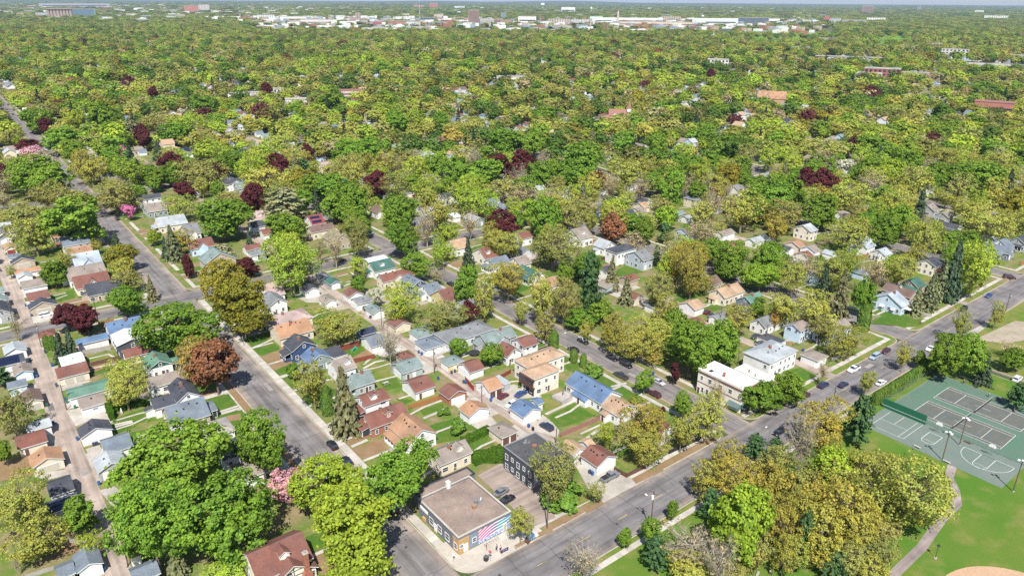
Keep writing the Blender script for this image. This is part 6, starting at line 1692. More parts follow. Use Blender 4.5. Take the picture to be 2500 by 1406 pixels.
MARKS = ['the blue-grey-roofed white shed', 'the green-roofed white garage', 'the pale-grey-roofed grey garage', 'the red-brown-roofed white shed', 'the white-roofed dark slate house', 'the green-roofed white house', 'the pale taupe-roofed white house', 'the half-timbered house', 'the grey-roofed cream garage', 'the orange-roofed brick house', 'the orange-roofed tan house', 'the dark slate-roofed navy house', 'the blue-roofed dull green house', 'the grey green-roofed grey green house', 'the red-brown-roofed brick house', 'the orange-roofed white house', 'the navy-roofed navy garage', 'the grey green-roofed grey green garage', 'the red-brown-roofed brick garage', 'the taupe-roofed cream garage', 'the grey-roofed pale grey house', 'the tan orange-roofed ivory house', 'the ivory apartment house', 'the blue-roofed white shed', 'the tan orange-roofed white shed', 'the grey green-roofed yellow garage', 'the charcoal apartment building', 'the corner shop', 'the white corner store', 'the dark slate-roofed white shed', 'the tan orange-roofed cream house', 'the green-roofed blue grey house', 'the dark green-roofed tan house', 'the dark slate-roofed ivory house', 'the blue-grey-roofed blue grey house', 'the grey-roofed pale blue grey house', 'the red-brown-roofed ivory house', 'the white-roofed white house', 'the blue-grey-roofed deep blue house', 'the red-brown-roofed yellow house', 'the dark green-roofed grey garage', 'the taupe-roofed dull green house', 'the pinkish-roofed cream house', 'the wine red-roofed white house', 'the olive-roofed tan house', 'the dark slate-roofed deep blue house', 'the pale-grey-roofed ivory house', 'the tan-roofed white garage', 'the blue-grey-roofed pale grey garage', 'the grey green-roofed grey garage', 'the taupe-roofed tan house', 'the tan orange-roofed light blue house', 'the pale-grey-roofed pale grey garage', 'the brown-roofed grey house', 'the brown-roofed light blue garage', 'the pale-grey-roofed tan house', 'the grey-roofed cream house', 'the pale-grey-roofed pale grey house', 'the taupe-roofed pale grey garage', 'the grey-roofed tan house', 'the tan orange-roofed light blue garage', 'the dark slate-roofed light blue garage', 'the red-brown-roofed pale grey house', 'the blue-grey-roofed pale grey house', 'the grey green-roofed pale grey house', 'the tan orange-roofed grey garage', 'the brown-roofed pale grey house', 'the red-brown-roofed grey garage', 'the blue-grey-roofed light blue house', 'the blue-grey-roofed grey garage', 'the red-steepled church', 'the orange-tiled church', 'the brick boiler chimney', 'the long white school', 'the sports court', 'the tennis practice wall', 'the clay infield']
GARDEN = {'statue': (23.12, 215.23, 0.03), 'trampoline': (127.21, 183.8, 0.03), 'dome': (129.11, 174.86, 0.03), 'picnic': (93.03, 183.78, 0.03), 'slide': (95.87, 211.65, 0.03), 'sail': (128.17, 275.73, 0.03), 'deck': (131.78, 143.01, 0.03), 'picnicker': (118.28, 61.63), 'redperson': (275.93, 102.36), 'slab': (115.77, 62.94, 0.03)}
CLEAR = [p for k, p in PATCHES if k == "golf"]
CLEAR_BOX = [(1580, 3894, 70, 70), (1500, 3399, 86, 86), (1913, 3817, 18, 18), (1833, 3663, 55, 55), (1362, 2541, 74, 74), (1546, 2914, 23, 23), (1682, 2987, 41, 41), (1741, 2951, 33, 33), (2108, 3430, 44, 44), (1640, 2723, 8, 8), (2094, 2988, 29, 29), (2097, 2986, 29, 29), (2196, 3023, 41, 41), (2190, 2931, 18, 18), (2209, 2889, 31, 31), (2471, 3053, 49, 49), (2418, 2855, 22, 22), (2469, 2801, 59, 59), (2558, 2752, 46, 46), (3059, 3159, 39, 39), (3024, 2885, 189, 189), (2710, 2649, 9, 9), (2791, 2483, 182, 182), (3176, 2430, 114, 114), (3346, 2327, 80, 80), (3652, 2414, 37, 37), (2040, 874, 21, 21), (1751, 713, 22, 22), (1810, 712, 15, 15), (1792, 598, 18, 18), (1580, 593, 87, 87), (1462, 777, 73, 73), (1678, 1026, 26, 26), (2095, 1197, 27, 27), (1156, 596, 34, 34), (1228, 598, 31, 31), (1220, 543, 24, 24), (1237, 521, 17, 17), (1122, 843, 22, 22), (1103, 879, 27, 27), (541, 521, 13, 13), (778, 503, 19, 19), (976, 371, 8, 8), (926, 320, 23, 23), (679, 870, 28, 28), (740, 874, 19, 19), (413, 860, 19, 19), (300, 916, 23, 23), (321, 803, 17, 17), (82, 926, 15, 15), (335, 894, 10, 10), (642, 4805, 62, 62), (590, 5017, 38, 38), (810, 5190, 69, 69), (1443, 9597, 340, 340), (1737, 6281, 53, 53), (2027, 6951, 45, 45), (1548, 4202, 45, 45), (1530, 3771, 66, 66), (1444, 3272, 82, 82), (1860, 3713, 20, 20), (1776, 3548, 51, 51), (1310, 2443, 70, 70), (1495, 2818, 20, 20), (1622, 2882, 37, 37), (1682, 2850, 29, 29), (2040, 3319, 40, 40), (2446, 3846, 27, 27), (5019, 7999, 50, 50), (4833, 8038, 64, 64), (5082, 7536, 60, 60), (2024, 2888, 25, 25), (2027, 2887, 25, 25), (2121, 2919, 37, 37), (2120, 2838, 20, 20), (2134, 2791, 27, 27), (2762, 3637, 20, 20), (2392, 2955, 45, 45), (2341, 2764, 20, 20), (2381, 2702, 55, 55), (2469, 2657, 42, 42), (2970, 3068, 35, 35), (2919, 2785, 185, 185), (2629, 2570, 20, 20), (2683, 2386, 178, 178), (3366, 2877, 54, 54), (4728, 5252, 63, 63), (3061, 2342, 110, 110), (3237, 2252, 76, 76), (3550, 2347, 33, 33), (3828, 2208, 20, 20), (3868, 2188, 31, 31), (3885, 2090, 61, 61), (4382, 2226, 51, 51), (7475, 3897, 49, 49), (9189, 4201, 20, 20), (9222, 4191, 20, 20), (8838, 3409, 40, 40), (5589, 2048, 68, 68), (2017, 864, 20, 20), (1728, 704, 21, 21), (1790, 704, 14, 14), (1771, 591, 17, 17), (1538, 578, 86, 86), (1442, 766, 72, 72), (1655, 1012, 25, 25), (2022, 1155, 23, 23), (1128, 582, 33, 33), (1201, 585, 30, 30), (1199, 533, 24, 24), (1216, 513, 16, 16), (1102, 828, 21, 21), (1084, 864, 26, 26), (530, 510, 12, 12), (758, 490, 18, 18), (902, 312, 22, 22), (664, 851, 27, 27), (725, 856, 18, 18), (403, 839, 18, 18), (293, 894, 22, 22), (314, 786, 16, 16), (80, 903, 14, 14), (328, 876, 9, 9)]
CHAINS = [([(205.4, 68.4), (205.4, 43.4)], 2.6, 'tall wire fence between the basketball and tennis courts'), ([(240.3, 78.0), (240.3, 66.0)], 2.2, 'wire fence at the court edge beneath the spruce'), ([(240.3, 59.0), (240.3, 44.0)], 2.6, 'wire fence at the court edge beneath the pine'), ([(205.6, 81.6), (240.3, 81.6)], 2.2, 'wire fence between the arborvitae row and the tennis courts')]
def grass_mat(name, a, b, c, s1=.06, s2=.9):
 if name in MATS: return MATS[name]
 m, t, p = new_mat(name)
 g = t.nodes.new('ShaderNodeNewGeometry')
 def noise(sc, det, lo, hi):
  n = t.nodes.new('ShaderNodeTexNoise'); n.inputs['Scale'].default_value = sc; n.inputs['Detail'].default_value = det
  t.links.new(g.outputs['Position'], n.inputs['Vector'])
  r = t.nodes.new('ShaderNodeMapRange'); r.inputs[1].default_value = lo; r.inputs[2].default_value = hi
  t.links.new(n.outputs[0], r.inputs[0]); return r.outputs[0]
 m1 = t.nodes.new('ShaderNodeMix'); m1.data_type = 'RGBA'
 m1.inputs[6].default_value = (*a, 1); m1.inputs[7].default_value = (*b, 1)
 t.links.new(noise(s1, 6, .40, .62), m1.inputs[0])
 m2 = t.nodes.new('ShaderNodeMix'); m2.data_type = 'RGBA'; m2.inputs[7].default_value = (*c, 1)
 t.links.new(m1.outputs[2], m2.inputs[6])
 mul = t.nodes.new('ShaderNodeMath'); mul.operation = 'MULTIPLY'; mul.inputs[1].default_value = .75
 t.links.new(noise(s2, 5, .5, .75), mul.inputs[0]); t.links.new(mul.outputs[0], m2.inputs[0])
 fin = noise(4.5, 3, .25, .75)
 r = t.nodes.new('ShaderNodeMapRange'); r.inputs[3].default_value = .72; r.inputs[4].default_value = 1.28
 t.links.new(fin, r.inputs[0])
 vm = t.nodes.new('ShaderNodeVectorMath'); vm.operation = 'SCALE'
 t.links.new(m2.outputs[2], vm.inputs[0]); t.links.new(r.outputs[0], vm.inputs['Scale'])
 t.links.new(vm.outputs[0], p.inputs['Base Color'])
 p.inputs['Roughness'].default_value = 1; p.inputs['Specular IOR Level'].default_value = .1
 MATS[name] = m
 return m
M_YARD = grass_mat('yard_ground', (.095, .155, .025), (.20, .165, .085), (.28, .215, .14), .13, .4)
M_LAWN = grass_mat('lawn_grass', (.052, .122, .016), (.078, .135, .02), (.15, .145, .045), .12, .5)
M_ROUGH = grass_mat('rough_grass', (.10, .16, .024), (.17, .17, .05), (.22, .17, .09), .2, .6)
M_SOIL = grass_mat('bare_soil', (.21, .135, .075), (.24, .165, .10), (.17, .15, .06), .25, .7)
M_PARK = grass_mat('park_grass', (.068, .15, .018), (.105, .158, .026), (.225, .185, .07), .05, .16)
M_FAR = grass_mat('distant_ground', (.055, .085, .03), (.10, .105, .05), (.16, .15, .11), .004, .02)
M_GOLF = grass_mat('fairway_grass', (.10, .22, .03), (.14, .235, .04), (.16, .20, .05), .012, .05)
M_CLAY = grass_mat('infield_clay', (.42, .28, .18), (.45, .30, .20), (.36, .24, .15), .3, 1.2)
M_GRAVEL = grass_mat('pale_gravel', (.34, .29, .235), (.29, .25, .19), (.20, .19, .09), .2, .5)
def asphalt(name, rgb, along, crack=.55, edge=None):
 m, t, p = new_mat(name)
 g = t.nodes.new('ShaderNodeNewGeometry')
 mp = t.nodes.new('ShaderNodeMapping')
 mp.inputs['Scale'].default_value = (.035, .8, 1) if along == 'x' else (.8, .035, 1)
 t.links.new(g.outputs['Position'], mp.inputs[0])
 n1 = t.nodes.new('ShaderNodeTexNoise'); n1.inputs['Scale'].default_value = 1.0; n1.inputs['Detail'].default_value = 5
 t.links.new(mp.outputs[0], n1.inputs['Vector'])
 n2 = t.nodes.new('ShaderNodeTexNoise'); n2.inputs['Scale'].default_value = .16; n2.inputs['Detail'].default_value = 8
 t.links.new(g.outputs['Position'], n2.inputs['Vector'])
 ad = t.nodes.new('ShaderNodeMath'); ad.operation = 'ADD'
 t.links.new(n1.outputs[0], ad.inputs[0]); t.links.new(n2.outputs[0], ad.inputs[1])
 r = t.nodes.new('ShaderNodeMapRange'); r.inputs[1].default_value = .72; r.inputs[2].default_value = 1.28
 r.inputs[3].default_value = .60; r.inputs[4].default_value = 1.26
 t.links.new(ad.outputs[0], r.inputs[0])
 wv = t.nodes.new('ShaderNodeTexNoise'); wv.inputs['Scale'].default_value = .35; wv.inputs['Detail'].default_value = 4
 t.links.new(g.outputs['Position'], wv.inputs['Vector'])
 va = t.nodes.new('ShaderNodeVectorMath'); va.operation = 'MULTIPLY_ADD'; va.inputs[1].default_value = (3, 3, 0)
 t.links.new(wv.outputs['Color'], va.inputs[0]); t.links.new(g.outputs['Position'], va.inputs[2])
 mp2 = t.nodes.new('ShaderNodeMapping'); mp2.inputs['Scale'].default_value = (.085, .16, 0) if along == 'x' else (.16, .085, 0)
 t.links.new(va.outputs[0], mp2.inputs[0])
 vo = t.nodes.new('ShaderNodeTexVoronoi'); vo.feature = 'DISTANCE_TO_EDGE'; vo.inputs['Scale'].default_value = 1.0
 vo.voronoi_dimensions = '2D'
 t.links.new(mp2.outputs[0], vo.inputs['Vector'])
 cr = t.nodes.new('ShaderNodeMapRange'); cr.inputs[1].default_value = .0; cr.inputs[2].default_value = .016
 cr.inputs[3].default_value = crack; cr.inputs[4].default_value = 1
 t.links.new(vo.outputs['Distance'], cr.inputs[0])
 mu = t.nodes.new('ShaderNodeMath'); mu.operation = 'MULTIPLY'
 t.links.new(r.outputs[0], mu.inputs[0]); t.links.new(cr.outputs[0], mu.inputs[1])
 vm = t.nodes.new('ShaderNodeVectorMath'); vm.operation = 'SCALE'; vm.inputs[0].default_value = rgb
 if edge:   # grit and sand washed to the gutters
  per, cen, lo, hi = edge; sp = t.nodes.new('ShaderNodeSeparateXYZ'); t.links.new(g.outputs['Position'], sp.inputs[0])
  def mt(op, a, b_):
   n = t.nodes.new('ShaderNodeMath'); n.operation = op
   for i, v in ((0, a), (1, b_)):
    if isinstance(v, (int, float)): n.inputs[i].default_value = v
    else: t.links.new(v, n.inputs[i])
   return n.outputs[0]
  dd = mt('ABSOLUTE', mt('SUBTRACT', mt('FLOORED_MODULO', mt('SUBTRACT', sp.outputs[1 if along == 'x' else 0], cen - per / 2), per), per / 2), 0)
  dd = mt('ADD', dd, mt('MULTIPLY', mt('SUBTRACT', n2.outputs[0], .5), 2.6))
  er = t.nodes.new('ShaderNodeMapRange'); er.interpolation_type = 'SMOOTHSTEP'; er.inputs[1].default_value = lo; er.inputs[2].default_value = hi; t.links.new(dd, er.inputs[0])
  em = t.nodes.new('ShaderNodeMix'); em.data_type = 'RGBA'; em.inputs[6].default_value = (*rgb, 1); em.inputs[7].default_value = (rgb[0] * 1.38, rgb[1] * 1.25, rgb[2] * 1.08, 1)
  t.links.new(er.outputs[0], em.inputs[0]); t.links.new(em.outputs[2], vm.inputs[0])
 t.links.new(mu.outputs[0], vm.inputs['Scale']); t.links.new(vm.outputs[0], p.inputs['Base Color'])
 p.inputs['Roughness'].default_value = .92; p.inputs['Specular IOR Level'].default_value = .2
 MATS[name] = m
 return m
M_RY = asphalt('street_asphalt_long', (.178, .165, .162), 'y', .8, (101, 60.1, 2.6, 5.2))
M_RX = asphalt('street_asphalt_cross', (.165, .155, .157), 'x', .8, (202, 93.8, 4.0, 6.2))
M_ALLEY = asphalt('alley_paving', (.335, .275, .235), 'y', .72)
M_LOT = asphalt('lot_asphalt', (.27, .22, .19), 'x', .85)
M_PATHA = asphalt('path_asphalt', (.27, .225, .215), 'x', .92)
M_KERB = mat('kerb_concrete', (.40, .36, .31), .9, .12, .4, 3, coord='World', spec=.15)
M_YEL = mat('road_yellow', (.50, .36, .13), .8, .2, 1, 8, coord='World')
M_WHITEP = mat('court_white', (.72, .72, .70), .8, .08, 1, 8, coord='World')
def sheet(name, pts, z, m, parent=None, kind='structure'):
 b = MB(); b.poly([(x, y, z) for x, y in pts]); o = b.build(name, m, parent)
 if kind and not parent: struct(o, kind)
 return o
def rect(x0, y0, x1, y1): return [(x0, y0), (x1, y0), (x1, y1), (x0, y1)]
def strip(pts, w):
 L = []; Rr = []
 for i, p in enumerate(pts):
  a = Vector(pts[max(i - 1, 0)]); c = Vector(pts[min(i + 1, len(pts) - 1)]); d = (c - a).normalized(); n = Vector((-d.y, d.x)) * (w / 2)
  L.append(tuple(Vector(p) + n)); Rr.append(tuple(Vector(p) - n))
 return Rr + L[::-1]
big = MB()
big.poly([(30000 * math.cos(a), 30000 * math.sin(a), -.16) for a in np.linspace(0, 2 * math.pi, 65)[:-1]])
struct(big.build('ground', M_FAR))
STX = [-41 + 101 * i for i in range(0, 12)]           # avenues running away from the camera
def half(x): return 5.6 if abs(x - 60) < 1 else 5.0
STX[1] = 60.1
STY = [93.8, 298.0, 500.0, 702.0, 905.0, 1108.0]       # streets crossing them
def halfy(y): return 6.35 if y < 100 else 4.9
for i, x in enumerate(STX):
 o = sheet('avenue', rect(x - half(x), -300, x + half(x), 1210), -.118, M_RY)
for i, y in enumerate(STY):
 o = sheet('street', rect(-300, y - halfy(y), 1080, y + halfy(y)), -.112, M_RX)
 if i == 0:
  dash = cached('dash', lambda: (lambda b: (b.poly([(-1.55, -.06, 0), (1.55, -.06, 0), (1.55, .06, 0), (-1.55, .06, 0)]), b.mesh('road_dash', M_YEL))[1])(MB()))
  for k in range(20):
   xx = 82 + k * 12.4
   if abs(xx - 161) < 9 or abs(xx - 262) < 9: continue
   obj('road_dash', dash, o, (xx, 93.7, -.105))
def rounded(x0, y0, x1, y1, r=4.5, n=5):
 P = []
 for cx, cy, a0 in ((x1 - r, y0 + r, -90), (x1 - r, y1 - r, 0), (x0 + r, y1 - r, 90), (x0 + r, y0 + r, 180)):
  for k in range(n + 1):
   a = R(a0 + 90 * k / n); P.append((cx + r * math.cos(a), cy + r * math.sin(a)))
 return P
def block(x0, y0, x1, y1, m, name='block_ground'):
 """raised ground of one block with its kerb: a real step above the street"""
 P = rounded(x0, y0, x1, y1); Q = rounded(x0 + .22, y0 + .22, x1 - .22, y1 - .22, 4.3)
 b = MB(); b.poly([(x, y, 0) for x, y in Q]); o = struct(b.build(name, m))
 k = MB(); n = len(P)
 for i in range(n):
  j = (i + 1) % n
  k.poly([(*P[i], .006), (*P[j], .006), (*Q[j], .006), (*Q[i], .006)])
  k.poly([(*P[i], -.15), (*P[j], -.15), (*P[j], .006), (*P[i], .006)])
 k.build('kerb', M_KERB, o)
 return o
for i in range(len(STX) - 1):
 for j in range(-1, len(STY) - 1):
  x0, x1 = STX[i] + half(STX[i]), STX[i + 1] - half(STX[i + 1])
  y1 = STY[j + 1] - halfy(STY[j + 1]); y0 = STY[j] + halfy(STY[j]) if j >= 0 else -120
  if j == -1:
   if i == 1: block(x0, y0, 254.5, y1, M_PARK, 'park_ground')
   elif i == 2: continue
   else: block(x0 if i != 3 else 258, y0, x1, y1, M_ROUGH if i > 2 else M_PARK)
   continue
  if x0 > 1000 or y0 > 950: continue
  block(x0, y0, x1, y1, M_YARD)
  ax = {0: 8.3, 1: 113.2}.get(i, (x0 + x1) / 2 - .6)
  wa = 2.75 if i == 0 else 2.1
  sheet('alley', rect(ax - wa, y0 + .02, ax + wa, y1 - .02), .012, M_ALLEY)
  for (a, c) in ((x0 + 2.9, x0 + 4.5), (x1 - 4.1, x1 - 2.6)):
   if i in (0, 1) and j == 0 and (a < 75 and a > 40): continue
   sheet('pavement', rect(a, y0 + 2.6, c, y1 - 2.6), .008, M_CONCB)
  for (a, c) in ((y0 + 2.6, y0 + 4.1), (y1 - 4.1, y1 - 2.6)):
   if j == 0 and a < 110 and i in (0, 1): continue
   sheet('pavement', rect(x0 + 2.9, a, x1 - 2.6, c), .009, M_CONCB)
M_TAR = mat('crack_sealant', (.055, .052, .055), .7, .1); M_PATCHD = mat('asphalt_repair', (.135, .125, .125), .9, .12, .5, 4, coord='World'); M_PATCHL = mat('asphalt_repair_pale', (.25, .225, .21), .9, .12, .5, 4, coord='World')
rp = random.Random(4)
def seam(p, q, wd):
 n = 7; P = [(p[0] + (q[0] - p[0]) * k / n + rp.uniform(-.35, .35), p[1] + (q[1] - p[1]) * k / n + rp.uniform(-.35, .35)) for k in range(n + 1)]
 sheet('crack_seal', strip(P, wd), -.100 + .0006 * rp.randrange(8), M_TAR)
for k in range(26):
 x = 78 + k * 8.5 + rp.uniform(-2, 2)
 if rp.random() < .6: seam((x, 87.6), (x + rp.uniform(-1, 1), 100), .10)
 if rp.random() < .5: y = rp.choice((90.4, 93.4, 97.2)); seam((x, y), (x + rp.uniform(5, 14), y + rp.uniform(-.2, .2)), .09)
for k in range(26):
 y = 108 + k * 9 + rp.uniform(-2, 2)
 if rp.random() < .7: seam((54.7, y), (65.5, y + rp.uniform(-1, 1)), .10)
 if rp.random() < .4: seam((rp.choice((57.5, 60.1, 62.8)), y), (60.2, y + rp.uniform(6, 14)), .08)
 if rp.random() < .4: y2 = 110 + k * 7; seam((156.4, y2), (165.6, y2 + rp.uniform(-1, 1)), .09)
for k in range(30):
 y = 140 + k * 8.5 + rp.uniform(-2, 2); seam((5.8, y), (10.8, y + rp.uniform(-.6, .6)), .08)
for (x, y, a, c, m_) in ((92, 90.5, 2.6, 1.6, 1), (118, 97.4, 5, 1.2, 0), (139, 91.2, 9, 1.0, 0), (175, 96.5, 7, 1.4, 0), (205, 92, 12, .9, 0), (228, 97, 4, 1.6, 1), (61.5, 130, 1.6, 4, 0), (57.6, 168, 1.2, 9, 0), (63, 205, 1.2, 6, 1), (58.6, 250, 1.5, 7, 0), (160, 140, 1.6, 5, 1), (158.4, 118, 2.4, 2.0, 0), (9.4, 190, 1.6, 3, 1), (7.2, 232, 1.5, 5, 0), (162, 170, 2, 8, 0)):
 sheet('road_repair', rect(x - a / 2, y - c / 2, x + a / 2, y + c / 2), -.1065 if x > 12 else .0165, (M_PATCHD, M_PATCHL)[m_])
for (x, y) in ((72.5, 96.6), (61.0, 116), (104, 92.8), (160.5, 108), (60.4, 190), (150, 95), (230, 93)):
 sheet('manhole_cover', [(x + .35 * math.cos(a), y + .35 * math.sin(a)) for a in np.linspace(0, 2 * math.pi, 17)[:-1]], -.094, M_TAR)
def slab_walk(x0, y0, x1, y1, n, along):
 base = sheet('pavement', rect(x0, y0, x1, y1), .007, M_KERB)
 L = (x1 - x0 if along == 'x' else y1 - y0) / n; W = (y1 - y0) if along == 'x' else (x1 - x0)
 def mk():
  b = MB(); lx, ly = (L - .03, W - .03) if along == 'x' else (W - .03, L - .03)
  b.box(-lx / 2, -ly / 2, 0, lx / 2, ly / 2, .02, bottom=False); return b.mesh('paving_slab', [M_PLAIN])
 me = mk()
 for k in range(n):
  cx, cy = (x0 + (k + .5) * L, (y0 + y1) / 2) if along == 'x' else ((x0 + x1) / 2, y0 + (k + .5) * L)
  f = random.uniform(.86, 1.12)
  if random.random() < .08: f *= 1.12
  obj('paving_slab', me, base, (cx, cy, .008), color=(.41 * f, .38 * f, .34 * f))
slab_walk(66.1, 112, 68.3, 290, 105, 'y')
slab_walk(50.6, 112, 52.1, 290, 105, 'y')
slab_walk(88.5, 102.6, 155, 104.1, 42, 'x')
slab_walk(70, 84.5, 200, 86.0, 80, 'x')
slab_walk(167, 102.6, 254, 104.1, 54, 'x')
slab_walk(268, 102.6, 350, 104.1, 50, 'x')
pl = sheet('plaza', [(66.0, 112), (66.0, 103.2), (66.9, 101.4), (69, 100.45), (80, 100.3), (80, 101.2), (88.5, 101.4), (88.5, 104.4), (84, 106.6), (69, 106.6), (69, 112)], .007, M_KERB)
for ix, (a, c) in enumerate(((69.2, 71.6), (71.6, 74.0), (74.0, 76.4), (76.4, 78.8), (78.8, 81.2), (81.2, 83.6), (83.6, 86.0), (86.0, 88.4))):
 for (p, q) in (((100.5, 102.4), (102.4, 104.3), (104.3, 106.2)) if c < 80 else ((101.4, 102.9), (102.9, 104.4), (104.4, 106.2)) if c < 84 else ((101.4, 102.9), (102.9, 104.4))):
  b = MB(); b.box(a + .015, p + .015, 0, c - .015, q - .015, .02, bottom=False)
  f = random.uniform(.9, 1.1); b.build('paving_slab', M_PLAIN, pl, (0, 0, .008), color=(.42 * f, .385 * f, .335 * f))
for k in range(4):
 b = MB(); b.box(66.15, 103.4 + k * 2.15, 0, 69.0, 105.5 + k * 2.15, .02, bottom=False)
 f = random.uniform(.9, 1.1); b.build('paving_slab', M_PLAIN, pl, (0, 0, .008), color=(.42 * f, .385 * f, .335 * f))
sheet('verge', rect(52.2, 104, 54.25, 288), .005, M_SOIL)
for x0, x1 in ((89.5, 96.5), (98.5, 104), (113, 126), (128, 152), (170, 190), (192, 252), (270, 283), (286, 300), (304, 345)):
 sheet('verge', rect(x0, 100.45, x1, 102.45), .005, M_SOIL if x1 < 153 else M_ROUGH)
sheet('verge', rect(70, 86.1, 250, 87.05), .005, M_ROUGH)
PATCHM = dict(lawn=M_LAWN, rough=M_ROUGH, soil=M_SOIL, conc=M_CONC, concb=M_CONCB, lot=M_LOT, gravel=M_GRAVEL, golf=M_GOLF)
PATCHN = dict(lawn='lawn', rough='rough_grass_patch', soil='soil_patch', conc='driveway', concb='driveway', lot='parking_lot', gravel='gravel_patch', golf='golf_course')
for i, (k, pts) in enumerate(PATCHES):
 sheet(PATCHN[k], pts, -.1 if k == 'golf' else .013 + .0012 * i, PATCHM[k])
for i, (wd, pts) in enumerate(WALKS):
 sheet('garden_path', strip(pts, wd), .10 + .003 * (i % 3), M_CONCB)
sheet('park_path', strip([(128, 44.8), (139.7, 45.4), (152.6, 45.6), (166, 47.2), (175, 47.4), (180.6, 50.2), (184.7, 53.4), (190.4, 55.0)], 2.1), .012, M_PATHA)
b = MB(); b.poly([(146.5 + 17 * math.cos(a), 21.5 + 17 * math.sin(a), .014) for a in np.linspace(0, 2 * math.pi, 40)[:-1]]); struct(b.build('infield', M_CLAY))
M_COURT = grass_mat('court_green', (.135, .172, .150), (.15, .18, .16), (.115, .165, .13), .1, .4)
M_COURT2 = grass_mat('court_playing_surface', (.10, .115, .105), (.115, .12, .105), (.16, .135, .115), .15, .5)
M_COURTG = grass_mat('court_bright_green', (.085, .155, .11), (.10, .155, .12), (.13, .155, .135), .1, .3)
M_BLUEP = mat('court_blue', (.10, .22, .42), .8, .1, coord='World')
court = sheet('sports_court', [(190.3, 43.2), (240.5, 43.2), (240.5, 80.4), (190.6, 80.4)], .02, M_COURT)
sheet('tennis_surround', rect(206, 43.6, 240, 80), .026, M_COURTG, court)
def line(p, q, wd=.09, m=M_WHITEP, z=.040, nm='court_line'):
 p, q = Vector(p), Vector(q); d = (q - p).normalized(); n = Vector((-d.y, d.x)) * wd / 2; p = p - d * wd / 2; q = q + d * wd / 2
 sheet(nm, [tuple(p + n), tuple(p - n), tuple(q - n), tuple(q + n)], z, m, court)
for x0 in (209.0, 223.2):
 x1 = x0 + 10.97; y0, y1 = 50.4, 74.2; ym = (y0 + y1) / 2
 sheet('playing_surface', rect(x0, y0, x1, y1), .032, M_COURT2, court)
 for X in (x0, x1, x0 + 1.37, x1 - 1.37): line((X, y0), (X, y1))
 for Y in (y0, y1): line((x0, Y), (x1, Y))
 for Y in (ym - 6.4, ym + 6.4): line((x0 + 1.37, Y), (x1 - 1.37, Y))
 line(((x0 + x1) / 2, ym - 6.4 + 4.2), ((x0 + x1) / 2, ym + 6.4 - 4.2), .07)
 for Y in (ym - 6.4 + 1.6, ym + 6.4 - 1.6, ): line((x0 + 2.4, Y), (x1 - 2.4, Y), .05, M_BLUEP)
def arc(cx, cy, r, a0, a1, n=14, wd=.08):
 P = [(cx + r * math.cos(R(a0 + (a1 - a0) * k / n)), cy + r * math.sin(R(a0 + (a1 - a0) * k / n))) for k in range(n + 1)]
 sheet('court_line', strip(P, wd), .042, M_WHITEP, court)
for yc, big_ in ((50.7, 1), (64.3, 0)):
 for Y in (yc - 1.75, yc + 1.75): line((202.4, Y), (197.2 if not big_ else 196.6, Y))
 line((202.4, yc - 1.75), (202.4, yc + 1.75)); line((196.7 if big_ else 197.6, yc - 1.75), (196.7 if big_ else 197.6, yc + 1.75), .06)
 arc(196.7 if big_ else 197.6, yc, 1.75, 90, 270)
 if big_:
  line((202.4, yc - 6.1), (202.4, yc + 6.1)); line((202.4, yc + 6.1), (201.2, yc + 6.1)); line((202.4, yc - 6.1), (200.4, yc - 6.1))
  arc(201.2, yc, 6.1, 90, 262, 24)
for p, q in (((192.8, 76.8), (192.8, 70.4)), ((192.8, 69.0), (204.6, 69.0)), ((192.8, 70.4), (204.4, 70.4)), ((192.8, 69), (192.8, 70.4)), ((198.2, 70.4), (198.2, 78.4)), ((198.2, 74.2), (204.4, 74.2)), ((192.8, 78.2), (204.4, 78.2))):
 line(p, q, .07)
def window_mesh(wd, ht):
 def mk():
  b = MB(); t = .11
  b.box(-wd / 2 - t, -.06, -ht / 2 - t, -wd / 2, 0, ht / 2 + t); b.box(wd / 2, -.06, -ht / 2 - t, wd / 2 + t, 0, ht / 2 + t)
  b.box(-wd / 2, -.06, ht / 2, wd / 2, 0, ht / 2 + t); b.box(-wd / 2, -.09, -ht / 2 - t, wd / 2, 0, -ht / 2)
  b.box(-wd / 2, -.045, -.03, wd / 2, 0, .03)
  return b.mesh('window', M_TRIM)
 def pane():
  b = MB(); b.poly([(-wd / 2, -.02, -ht / 2), (wd / 2, -.02, -ht / 2), (wd / 2, -.02, ht / 2), (-wd / 2, -.02, ht / 2)])
  return b.mesh('pane', M_GLASS)
 return cached(('win', wd, ht), mk), cached(('pane', wd, ht), pane)
def window(root, x, y, z, rz, wd=.95, ht=1.25, lod=0):
 f, p = window_mesh(wd, ht)
 a = obj('window', f, root, (x, y, z), rz)
 obj('pane', p, a)
def garage_door_mesh(wd, ht, m):
 def mk():
  b = MB(); n = 4
  for k in range(n): b.box(-wd / 2, -.06, k * ht / n + .012, wd / 2, 0, (k + 1) * ht / n - .012)
  b.box(-wd / 2, -.03, 0, wd / 2, .0, ht)
  t = .12
  b.box(-wd / 2 - t, -.08, 0, -wd / 2, 0, ht + t, 1); b.box(wd / 2, -.08, 0, wd / 2 + t, 0, ht + t, 1); b.box(-wd / 2, -.08, ht, wd / 2, 0, ht + t, 1)
  return b.mesh('garage_door', [m, M_TRIM])
 return cached(('gd', round(wd, 2), round(ht, 2), m.name), mk)
def door_mesh(m):
 def mk():
  b = MB(); b.box(-.45, -.05, 0, .45, 0, 2.03); b.box(-.56, -.07, 0, -.45, 0, 2.14, 1); b.box(.45, -.07, 0, .56, 0, 2.14, 1); b.box(-.45, -.07, 2.03, .45, 0, 2.14, 1)
  return b.mesh('door', [m, M_TRIM])
 return cached(('door', m.name), mk)
